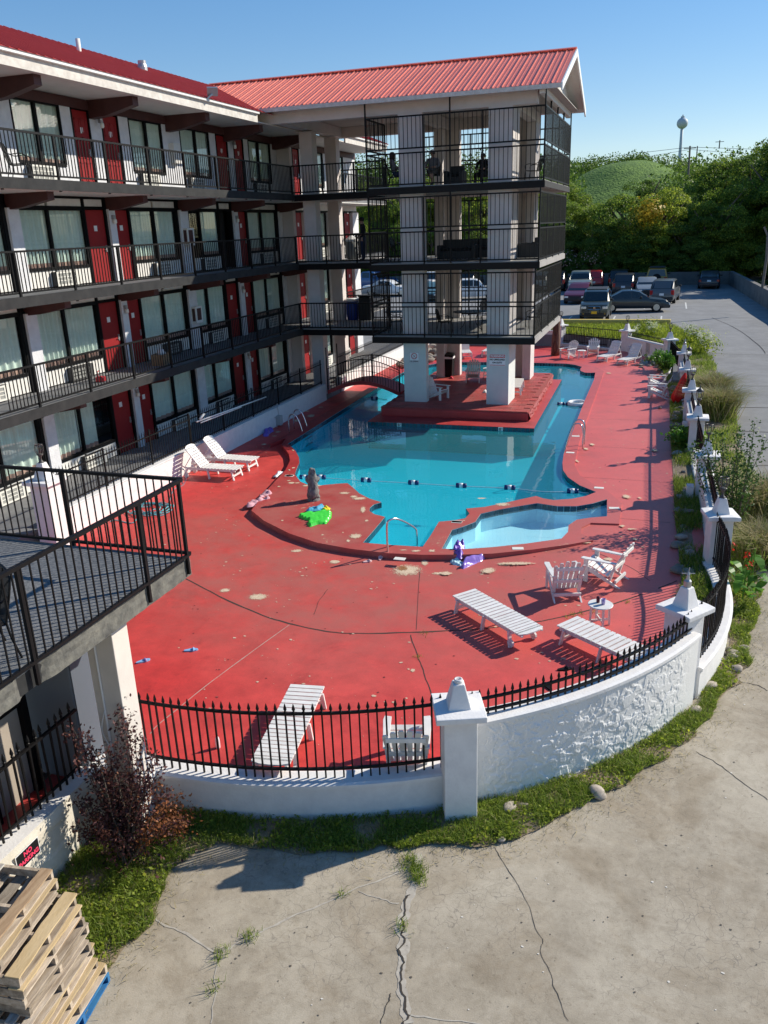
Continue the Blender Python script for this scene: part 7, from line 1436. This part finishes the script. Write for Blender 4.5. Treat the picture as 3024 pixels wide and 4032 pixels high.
    if front_trim:
        part('number_plate', MB().box(-0.17,0.17,yn-0.06,yn-0.05,0.44,0.60), M['plate_y'], t, local=True); part('grille_frame', MB().tube([(-hw*0.45,yn-0.02,zh-0.10),(hw*0.45,yn-0.02,zh-0.10),(hw*0.38,yn-0.02,zh+0.08),(-hw*0.38,yn-0.02,zh+0.08)],0.02,5,closed=True), M['chrome'], t, local=True); part('emblem', MB().bar((-0.05,yn-0.04,zh-0.06),(-0.04,yn-0.04,zh+0.05),0.02).bar((0.05,yn-0.04,zh-0.06),(0.04,yn-0.04,zh+0.05),0.02).bar((-0.04,yn-0.04,zh-0.005),(0.04,yn-0.04,zh-0.005),0.02), M['chrome'], t, local=True)
        for s_ in (-1, 1): part('fog_lamp', MB().tube([(s_*hw*0.72,yn-0.05,0.45),(s_*hw*0.72,yn-0.02,0.45)],0.06,10), M['carglass'], t, local=True)
        for s_ in (-0.36,0.36): part('bar_guard', MB().tube([(s_,yn-0.06,0.36),(s_,yn-0.07,0.72)],0.02,5), M['trim'], t, local=True)
    if kind == 'jeep': part('spare_wheel', MB().tube([(0,yt_-0.06,0.98),(0,yt_+0.12,0.98)],0.36,18), M['tyre'], t, local=True)
    return t
ZL = 0.8
car('dark green boxy SUV facing the pool with a yellow front plate', 'boxy', paint('paint_dkgreen',(0.030,0.042,0.042)), (-4.62,60.2,ZL), 0.02, top=M['trim'], front_trim=True)
car('dark blue-grey sedan parked side-on behind the boxy SUV', 'sedan', paint('paint_slate',(0.022,0.032,0.040)), (-2.35,64.3,ZL), PI/2+0.10)
car('dark red sedan with its tail to the pool', 'sedan', paint('paint_maroon',(0.10,0.006,0.012)), (-6.95,72.2,ZL), -0.06)
car('grey-green pickup facing the pool behind the dark red sedan', 'pickup', paint('paint_greygreen',(0.16,0.19,0.18)), (-7.9,82.5,ZL), 0.05)
car('bright red SUV at the back wall on the left', 'suv', paint('paint_red',(0.45,0.02,0.018)), (-7.1,86.6,ZL), PI+0.1)
car('black SUV half hidden by the pavilion corner', 'suv', paint('paint_black',(0.010,0.011,0.013)), (-10.4,85.5,ZL), PI)
car('dark grey SUV with red tail lamps in the middle row', 'suv', paint('paint_darkgrey',(0.035,0.036,0.040)), (-3.75,80.4,ZL), PI)
car('black SUV at the back wall behind the dark grey SUV', 'suv', paint('paint_black2',(0.012,0.013,0.015)), (-4.55,86.8,ZL), PI)
car('mid grey hatchback SUV at the right end of the front row', 'suv', paint('paint_midgrey',(0.095,0.105,0.115)), (-0.15,72.0,ZL), PI-0.10)
car('silver sedan beside the mid grey hatchback SUV', 'sedan', paint('paint_silver',(0.20,0.215,0.22)), (-1.75,78.2,ZL), 0.08)
car('black soft-top off-roader with yellow body and spare wheel', 'jeep', paint('paint_jeep',(0.40,0.24,0.02)), (-1.05,86.9,ZL), PI, top=M['trim'])
car('black sedan alone at the back right of the car park', 'sedan', paint('paint_black3',(0.012,0.012,0.020)), (3.75,86.6,ZL), PI-0.05)
# those seen through the pavilion
car('blue pickup seen through the left of the pavilion', 'pickup', paint('paint_blue',(0.03,0.10,0.26)), (-31.2,88,ZL), PI/2-0.1, group='cars seen through the pavilion')
car('white sedan left of the left pier, seen through railings', 'sedan', paint('paint_white',(0.72,0.73,0.74)), (-26.3,79.6,ZL), PI/2, group='cars seen through the pavilion')
car('white SUV seen between the two front piers', 'suv', paint('paint_white2',(0.74,0.74,0.74)), (-16.9,75.5,ZL), PI/2+0.25, group='cars seen through the pavilion')
car('black SUV seen high between the two front piers', 'suv', paint('paint_black4',(0.012,0.012,0.014)), (-19.6,86.8,ZL), PI, group='cars seen through the pavilion')
car('white pickup just right of the left front pier', 'pickup', paint('paint_white3',(0.70,0.70,0.70)), (-23.4,84.8,ZL), PI, group='cars seen through the pavilion')
car('teal-grey sedan just right of the left front pier', 'sedan', paint('paint_teal',(0.10,0.18,0.19)), (-20.6,75.5,ZL), 0.1, group='cars seen through the pavilion')
car('silver-blue SUV seen behind the right mesh screens', 'suv', paint('paint_ltblue',(0.22,0.30,0.36)), (-12.1,84.0,ZL), 0.0, group='cars seen through the pavilion')
car('white sedan far left behind the link columns', 'sedan', paint('paint_white4',(0.72,0.72,0.72)), (-33,78,ZL), PI/2, group='cars seen through the pavilion')
# ---------------------------------------------------------------- pallets
M['pal'] = mat('pallet_wood', (0.22,0.165,0.115), 0.85, (0.50,0.42,0.33), 7, 0.5, 0.5, 60, rnd=0.42, stretch=(2.2,0.35,2.2)); M['pal_y'] = mat('pallet_yellow', (0.46,0.33,0.17), 0.85, (0.58,0.45,0.27), 5, 0.5, 0.5, 60, rnd=0.15, stretch=(2.2,0.35,2.2)); M['pal_blue'] = mat('pallet_blue', (0.02,0.12,0.34), 0.6, (0.05,0.20,0.36), 5, 0.4); M['pal_red'] = mat('pallet_red', (0.55,0.03,0.05), 0.6)
def pallet_board(seed, w_, L_, th=0.018):
    r_ = random.Random(seed); mb = MB(); n = 10; pts = [(-w_/2*(1+.08*r_.uniform(-1,1)),-L_/2+L_*k/n) for k in range(n+1)]+[(w_/2*(1+.08*r_.uniform(-1,1)),L_/2-L_*k/n) for k in range(n+1)]; return mb.prism(pts,0,th)
PB = [pallet_board(i,0.10 if i % 2 else 0.14,1.02).mesh('deck_board',M['pal']) for i in range(4)]; PBD = [pallet_board(20+i,0.10 if i % 2 else 0.13,1.0).mesh('deck_board',mat('pallet_grey%d' % i,((0.15,0.12,0.095),(0.27,0.24,0.21),(0.30,0.19,0.11))[i],0.9,((0.30,0.26,0.21),(0.46,0.43,0.39),(0.46,0.33,0.21))[i],9,0.5,0.5,60,rnd=0.2,stretch=(2.2,0.35,2.2))) for i in range(3)]; PBY = pallet_board(9,0.15,1.04).mesh('deck_board',M['pal_y']); ST = MB().extr([(-0.60,0),(0.60,0),(0.60,0.09),(-0.60,0.09)],'y',-0.019,0.019).mesh('stringer',M['pal'])
def pallet(label, x, y, z, rz, skip=(), blue=False):
    t = thing('wooden_pallet', label, 'pallet', (x,y,z), rz, 'stacked wooden pallets')
    for dy in (-0.49,0.0,0.49): o = inst('stringer', ST, t, (0,dy,0.016), local=True); 
    for k in range(3): inst('bottom_board', PB[k], t, ((-0.53,0,0.53)[k],0,0), local=True)
    xs = [-0.53,-0.36,-0.18,0.0,0.18,0.36,0.53]
    for k, xx in enumerate(xs):
        if k in skip: continue
        o = inst('deck_board', PBY if (k == 6 and RND.random() < 0.3) else (PBD[RND.randrange(3)] if RND.random() < 0.5 else PB[RND.randrange(4)]), t, (xx+RND.uniform(-.012,.012),RND.uniform(-.015,.015),0.107+RND.uniform(0,.002)), (0,0,RND.uniform(-.012,.012)), local=True)
    if blue:
        for ch in KIDS.get(t.name, []):
            ch.data = ch.data.copy(); ch.data.materials[0] = M['pal_blue']
    return t
ORD = ['bottom blue','second lowest','third lowest','fourth','fifth','sixth','seventh','eighth','ninth','tenth']
cxp, cyp = -5.83, 4.72
for k in range(9):
    dx = 0.12-0.032*k+RND.uniform(-.035,.035); dy = RND.uniform(-.045,.045)-0.01*(k > 6)
    pallet(f'{ORD[k]} pallet from the ground in the lower-left stack', cxp+dx, cyp+dy, -0.39+0.1265*k, rad(7)+RND.uniform(-.035,.035), (), k == 0)
pallet('pallet lying near the top of the lower-left stack, shifted left', cxp-0.33, cyp+0.02, -0.39+0.1265*9, rad(9)); pallet('topmost broken pallet of the lower-left stack with missing boards', cxp-0.38, cyp+0.03, -0.39+0.1265*10, rad(8), (4,5))
# ---------------------------------------------------------------- people
M['skin'] = mat('skin', (0.42,0.24,0.17), 0.55); M['hair'] = mat('hair_dark', (0.03,0.02,0.015), 0.6); M['navy'] = mat('cloth_navy', (0.012,0.014,0.024), 0.9); M['jeans'] = mat('cloth_jeans', (0.025,0.04,0.085), 0.9); M['greycloth'] = mat('cloth_grey', (0.14,0.14,0.16), 0.9, (0.22,0.22,0.24), 30, 0.5); M['blackcloth'] = mat('cloth_black', (0.010,0.010,0.011), 0.9); M['shoe'] = mat('shoe', (0.02,0.018,0.016), 0.7); M['shorts'] = mat('cloth_shorts', (0.10,0.09,0.08), 0.9)
def person(label, loc, rz, J, fn, mats, hair, cap=None):
    t = thing('person', label, 'person', loc, rz); names = list(J); idx = {n: i for i, n in enumerate(names)}
    E = [('pel','spine'),('spine','chest'),('chest','neck'),('neck','head'),('head','crown')]
    for s in 'LR': E += [('chest','sh'+s),('sh'+s,'el'+s),('el'+s,'wr'+s),('wr'+s,'ha'+s),('pel','hip'+s),('hip'+s,'kn'+s),('kn'+s,'an'+s),('an'+s,'toe'+s)]
    b = skin_body('body', [J[n] for n in names], [(idx[a],idx[c]) for a, c in E], fn, mats, None, 2, idx['pel']); b.parent = t
    hd = Vector(J['head'][:3]); f = Vector((0,1,0)); 
    part('hair', MB().lathe((hd.x,hd.y-0.012,hd.z-0.02),hair,12), M['hair'], t, local=True, smooth=True)
    part('face_features', MB().cbox((hd.x,hd.y+0.098,hd.z-0.005),(0.028,0.03,0.045)).cbox((hd.x-0.035,hd.y+0.088,hd.z+0.025),(0.028,0.012,0.012)).cbox((hd.x+0.035,hd.y+0.088,hd.z+0.025),(0.028,0.012,0.012)).cbox((hd.x,hd.y+0.085,hd.z-0.06),(0.05,0.012,0.010)), M['skin'], t, local=True)
    for s in (-1, 1): part('ear', MB().cbox((hd.x+s*0.082,hd.y-0.01,hd.z),(0.02,0.035,0.055)), M['skin'], t, local=True, bevel=0.008)
    for s in 'LR':                               # five separate fingers on each hand
        wv = Vector(J['wr'+s][:3]); hv = Vector(J['ha'+s][:3]); d = (hv-wv).normalized(); sd = d.cross(Vector((0,0,1))) if abs(d.z) < 0.9 else Vector((0,1,0)); sd.normalize(); mb = MB()
        for k in range(4): p = hv+sd*(-0.027+0.018*k); Lf = (0.062,0.074,0.070,0.055)[k]; mb.tube([p,p+d*Lf*0.6,p+d*Lf*0.9+Vector((0,0,-0.02))],[0.010,0.009,0.007],6)
        p = wv.lerp(hv,0.35)+sd*0.03; mb.tube([p,p+sd*0.03+d*0.03,p+sd*0.035+d*0.06],[0.011,0.010,0.008],6); part('fingers', mb, M['skin'], t, local=True, smooth=True)
    if cap: part('cap', MB().lathe((hd.x,hd.y-0.01,hd.z+0.045),[(0.108,0),(0.105,0.05),(0.07,0.09),(0.01,0.105)],14).cbox((hd.x,hd.y+0.13,hd.z+0.055),(0.15,0.12,0.012)), cap, t, local=True)
    return t
def J_stand():
    J = {'pel':(0,0,0.97,0.14,0.10),'spine':(0,0,1.14,0.135,0.10),'chest':(0,0,1.36,0.15,0.11),'neck':(0,0.01,1.52,0.06,0.06),'head':(0,0.03,1.64,0.085,0.10),'crown':(0,0.025,1.74,0.06,0.07)}
    for s, n in ((-1,'L'),(1,'R')): J.update({'sh'+n:(s*0.20,0,1.43,0.075),'el'+n:(s*0.26,-0.02,1.14,0.055),'wr'+n:(s*0.22,0.14,0.96,0.035),'ha'+n:(s*0.19,0.21,0.94,0.04),'hip'+n:(s*0.10,0,0.92,0.11),'kn'+n:(s*0.12,0.02,0.50,0.075),'an'+n:(s*0.13,-0.01,0.09,0.05),'toe'+n:(s*0.15,0.16,0.04,0.045)})
    return J
def J_sit(lean=0.0, cross=False):
    J = {'pel':(0,0,0.52,0.15,0.11),'spine':(0,-0.03-lean*.2,0.70,0.135,0.10),'chest':(0,-0.06-lean*.4,0.92,0.15,0.11),'neck':(0,-0.05-lean*.5,1.08,0.06,0.06),'head':(0,-0.02-lean*.5,1.20,0.085,0.10),'crown':(0,-0.025-lean*.5,1.30,0.06,0.07)}
    for s, n in ((-1,'L'),(1,'R')): J.update({'sh'+n:(s*0.20,-0.06-lean*.4,0.99,0.075),'el'+n:(s*0.27,0.04,0.74,0.055),'wr'+n:(s*0.14,0.24,0.70,0.035),'ha'+n:(s*0.08,0.30,0.70,0.04),'hip'+n:(s*0.11,0.04,0.50,0.11),'kn'+n:(s*0.13,0.46,0.50,0.075),'an'+n:(s*0.13,0.46,0.09,0.05),'toe'+n:(s*0.14,0.62,0.04,0.045)})
    if cross: J['knR'] = (0.04,0.46,0.60,0.075); J['anR'] = (-0.16,0.58,0.30,0.05); J['toeR'] = (-0.18,0.74,0.33,0.045)
    return J
short_hair = [(0.05,-0.02),(0.094,0.0),(0.099,0.06),(0.08,0.115),(0.02,0.135)]; long_hair = [(0.10,-0.22),(0.115,-0.08),(0.112,0.03),(0.10,0.08),(0.07,0.125),(0.01,0.14)]
def fn_stand(c): 
    if c.z > 1.50 or (abs(c.x) > 0.17 and c.z < 1.12 and c.z > 0.8): return 0
    return 3 if c.z < 0.09 else (2 if c.z < 0.99 else 1)
pm_ = gy(1432,1018,34.6); person('man in dark shirt, cap and jeans standing on the third-level link', (pm_.x,34.6,FL[2]), rad(95), J_stand(), fn_stand, [M['skin'],M['navy'],M['jeans'],M['shoe']], short_hair, M['navy'])
def fn_sit(c):
    if c.z > 1.06: return 0
    if c.y > 0.20 and c.z > 0.62: return 0
    if c.z < 0.10: return 3
    if c.y > 0.30 and c.z < 0.44: return 0
    return 2 if c.z < 0.60 else 1
def fn_sit2(c): return 0 if c.z > 1.06 or (c.y > 0.22 and c.z > 0.62) else (3 if c.z < 0.10 else 1)
p = gy(*KE(585,600),32.9); person('person in grey top with crossed legs sitting on the top level', (p.x,32.9,FL[3]), rad(178), J_sit(0.1,True), fn_sit, [M['skin'],M['greycloth'],M['shorts'],M['shoe']], short_hair, M['plate'])
p = gy(*KE(912,600),35.6); person('dark-clothed person seated in the middle of the top level', (p.x,35.6,FL[3]), rad(170), J_sit(0.0), fn_sit2, [M['skin'],M['blackcloth'],M['blackcloth'],M['shoe']], short_hair)
p = gy(*KE(340,600),32.6); person('long-haired person half hidden by the left pier on the top level', (p.x,32.6,FL[3]), rad(-70), J_sit(0.1), fn_sit, [M['skin'],M['greycloth'],M['jeans'],M['shoe']], long_hair)
# ---------------------------------------------------------------- patio furniture on the upper levels
M['mesh_seat'] = glass('chair_mesh', (0.10,0.10,0.10), 0.3, 0.3)
def make_patio_chair(label, loc, rz, first=None):
    t = thing('patio_chair', label, 'chair', loc, rz, 'black metal patio chairs')     # faces +y
    fr = MB()
    for s in (-1, 1):
        x = s*0.26
        part('leg', MB().tube(smooth_path([(x,0.24,0),(x*1.05,0.26,0.22),(x,0.22,0.43)],4),0.013,6), M['black'], t, local=True); part('leg', MB().tube(smooth_path([(x,-0.28,0),(x*0.98,-0.22,0.25),(x*0.95,-0.20,0.43)],4),0.013,6), M['black'], t, local=True)
        part('arm', MB().tube(smooth_path([(x,0.22,0.43),(x*1.1,0.24,0.60),(x*1.1,0.10,0.66),(x*1.05,-0.12,0.64),(x,-0.26,0.70)],5),0.012,6), M['black'], t, local=True)
    part('seat', MB().add([(-.25,.23,.43),(.25,.23,.43),(.24,-.20,.41),(-.24,-.20,.41)],[(0,1,2,3)]), M['mesh_seat'], t, local=True); part('seat_frame', MB().tube([(-.25,.23,.43),(.25,.23,.43),(.24,-.20,.41),(-.24,-.20,.41)],0.013,6,closed=True), M['black'], t, local=True)
    part('backrest', MB().add([(-.24,-.20,.41),(.24,-.20,.41),(.25,-.30,.80),(.15,-.33,.92),(-.15,-.33,.92),(-.25,-.30,.80)],[(0,1,2,3,4,5)]), M['mesh_seat'], t, local=True); part('back_frame', MB().tube(smooth_path([(-.24,-.20,.41),(-.25,-.30,.80),(-.15,-.33,.92),(.15,-.33,.92),(.25,-.30,.80),(.24,-.20,.41)],4),0.013,6), M['black'], t, local=True)
    part('back_lattice', MB().bar((-.2,-.24,.52),(.2,-.31,.84),0.012).bar((.2,-.24,.52),(-.2,-.31,.84),0.012).bar((0,-.21,.42),(0,-.33,.92),0.012), M['black'], t, local=True); return t
pc = make_patio_chair('black mesh patio chair on the nearest balcony at left', (-6.42,5.75,BZ), rad(150))
def pch(label, x, y, z, rz): copy_thing(pc, (x,y,z), rz, label, 'black metal patio chairs')
pch('black patio chair on the top walkway at the far left', -16.0, 18.55, FL[3], rad(-60)); pch('patio chair under the person with crossed legs', gy(*KE(585,600),32.9).x, 32.9, FL[3], rad(178)); pch('patio chair under the dark-clothed person', gy(*KE(912,600),35.6).x, 35.6, FL[3], rad(170)); pch('patio chair under the long-haired person', gy(*KE(340,600),32.6).x, 32.6, FL[3], rad(-70))
pch('empty patio chair at the right end of the top level', -5.15, 33.6, FL[3], rad(80)); pch('patio chair left of the left pier on the third level', -10.4, 33.0, FL[2], rad(-90)); pch('patio chair by the round table left of the left pier, second level', -10.5, 32.6, FL[1], rad(-80)); pch('patio chair right of the left pier on the second level', -8.4, 32.5, FL[1], rad(-60)); pch('patio chair left of the right pier on the second level', -6.75, 33.0, FL[1], rad(100)); pch('patio chair at the right side of the second level', -5.1, 34.2, FL[1], rad(110)); pch('patio chair at the back of the second level', -7.6, 36.5, FL[1], rad(180))
def patio_table(label, x, y, z, r_=0.6):
    t = thing('patio_table', label, 'table', (x,y,z), 0, 'round black patio tables'); part('top', MB().lathe((0,0,0.70),[(r_,0),(r_,0.02)],24), M['black'], t, local=True)
    for k in range(4): a = k*PI/2+0.3; part('leg', MB().tube(smooth_path([(0.42*math.cos(a),0.42*math.sin(a),0),(0.22*math.cos(a),0.22*math.sin(a),0.3),(0.34*math.cos(a),0.34*math.sin(a),0.70)],4),0.016,6), M['black'], t, local=True)
patio_table('round black table left of the left pier on the second level', -9.9+-.9, 33.6, FL[1], 0.5); patio_table('round black table between the front piers on the second level', -7.6, 33.6, FL[1], 0.7); patio_table('round black table between the people on the top level', -7.0, 36.6, FL[3], 0.5); patio_table('round black table left of the left pier on the third level', -10.3, 34.0, FL[2], 0.5)
def sofa(label, x, y, z, rz, w_=1.4):
    t = thing('patio_sofa', label, 'sofa', (x,y,z), rz, 'dark wicker sofas'); part('base', MB().box(-w_/2,w_/2,-.35,.4,0.05,0.36), M['trim'], t, local=True, bevel=0.03); part('backrest', MB().box(-w_/2,w_/2,-.42,-.25,0.05,0.78), M['trim'], t, local=True, bevel=0.03)
    for s in (-1, 1): part('armrest', MB().box(s*w_/2-0.08,s*w_/2+0.08,-.40,.4,0.05,0.58), M['trim'], t, local=True, bevel=0.03)
    part('cushion', MB().box(-w_/2+.09,w_/2-.09,-.24,.38,0.36,0.46), M['blackcloth'], t, local=True, bevel=0.03)
sofa('dark wicker sofa just right of the left pier on the third level', -8.1, 33.6, FL[2], PI); sofa('dark wicker sofa left of the right pier on the third level', -6.9, 34.2, FL[2], PI, 1.2); sofa('dark wicker armchair right of the right pier on the third level', -5.2, 33.4, FL[2], rad(90), 0.8); sofa('dark wicker bench low in the middle of the top level', -8.25, 33.8, FL[3], PI, 0.6); sofa('dark wicker armchair behind the right pier on the third level', -5.0, 35.6, FL[2], rad(90), 0.8)
bb = thing('blue_barrel', 'blue plastic barrel with white rim on the second-level link', 'barrel', (-14.05,37.05,FL[1])); part('drum', MB().lathe((0,0,0),[(0.26,0),(0.28,0.03),(0.29,0.3),(0.30,0.6),(0.28,0.92)],18), mat('barrel_blue',(0.01,0.04,0.26),0.4), bb, local=True, smooth=True); part('rim', MB().lathe((0,0,0.92),[(0.31,-0.06),(0.32,0.02),(0.30,0.06)],18), M['plate'], bb, local=True, smooth=True)
kk = thing('dark_bin', 'black box bin right of the blue barrel', 'bin', (-13.35,37.0,FL[1])); part('body', MB().box(-.28,.28,-.25,.25,0,1.05), M['trim'], kk, local=True, bevel=0.03); part('lid', MB().box(-.3,.3,-.27,.27,1.06,1.12), M['black'], kk, local=True, bevel=0.02)
gb = thing('trash_can', 'grey trash can with liner on the third-level link', 'trash can', (-13.9,36.9,FL[2])); part('body', MB().lathe((0,0,0),[(0.24,0),(0.29,0.85)],14), mat('bin_grey',(0.22,0.23,0.23),0.7), gb, local=True, smooth=True); part('liner', MB().lathe((0,0,0.84),[(0.30,-0.06),(0.31,0.03),(0.2,0.10),(0.02,0.22)],10), M['plate'], gb, local=True)
p = gx(*cropf(0,700,1.276)(810,905),-15.9); cb = thing('cardboard_box', 'open cardboard box on the second-level walkway', 'box', (p.x,p.y,FL[1]), 0.2); M['card'] = mat('cardboard',(0.30,0.19,0.11),0.9)
for i_, bx_ in enumerate(((-.2,.2,-.38,-.37,0,.36),(-.2,.2,.37,.38,0,.36),(-.2,-.19,-.37,.37,0,.36),(.19,.2,-.37,.37,0,.36),(-.19,.19,-.37,.37,0,.01))): part('side' if i_ < 4 else 'bottom', MB().box(*bx_), M['card'], cb, local=True)
part('packing', MB().lathe((0,0.05,0.25),[(0.05,0),(0.17,0.08),(0.10,0.22),(0.02,0.25)],9), M['plate'], cb, local=True, smooth=True)
p = gx(*cropf(0,700,1.276)(502,985),-15.9); rt_ = thing('red_toy', 'small red plastic toy on the second-level walkway', 'toy', (p.x,p.y,FL[1])); part('body', MB().box(-.1,.1,-.13,.13,0,.16), M['sign_red'], rt_, local=True, bevel=0.03); part('handle', MB().tube([(0,-.1,.15),(0,-.12,.3),(0,0.0,.34)],0.02,6), M['sign_red'], rt_, local=True)

bpy.data.scenes.remove(TMP)
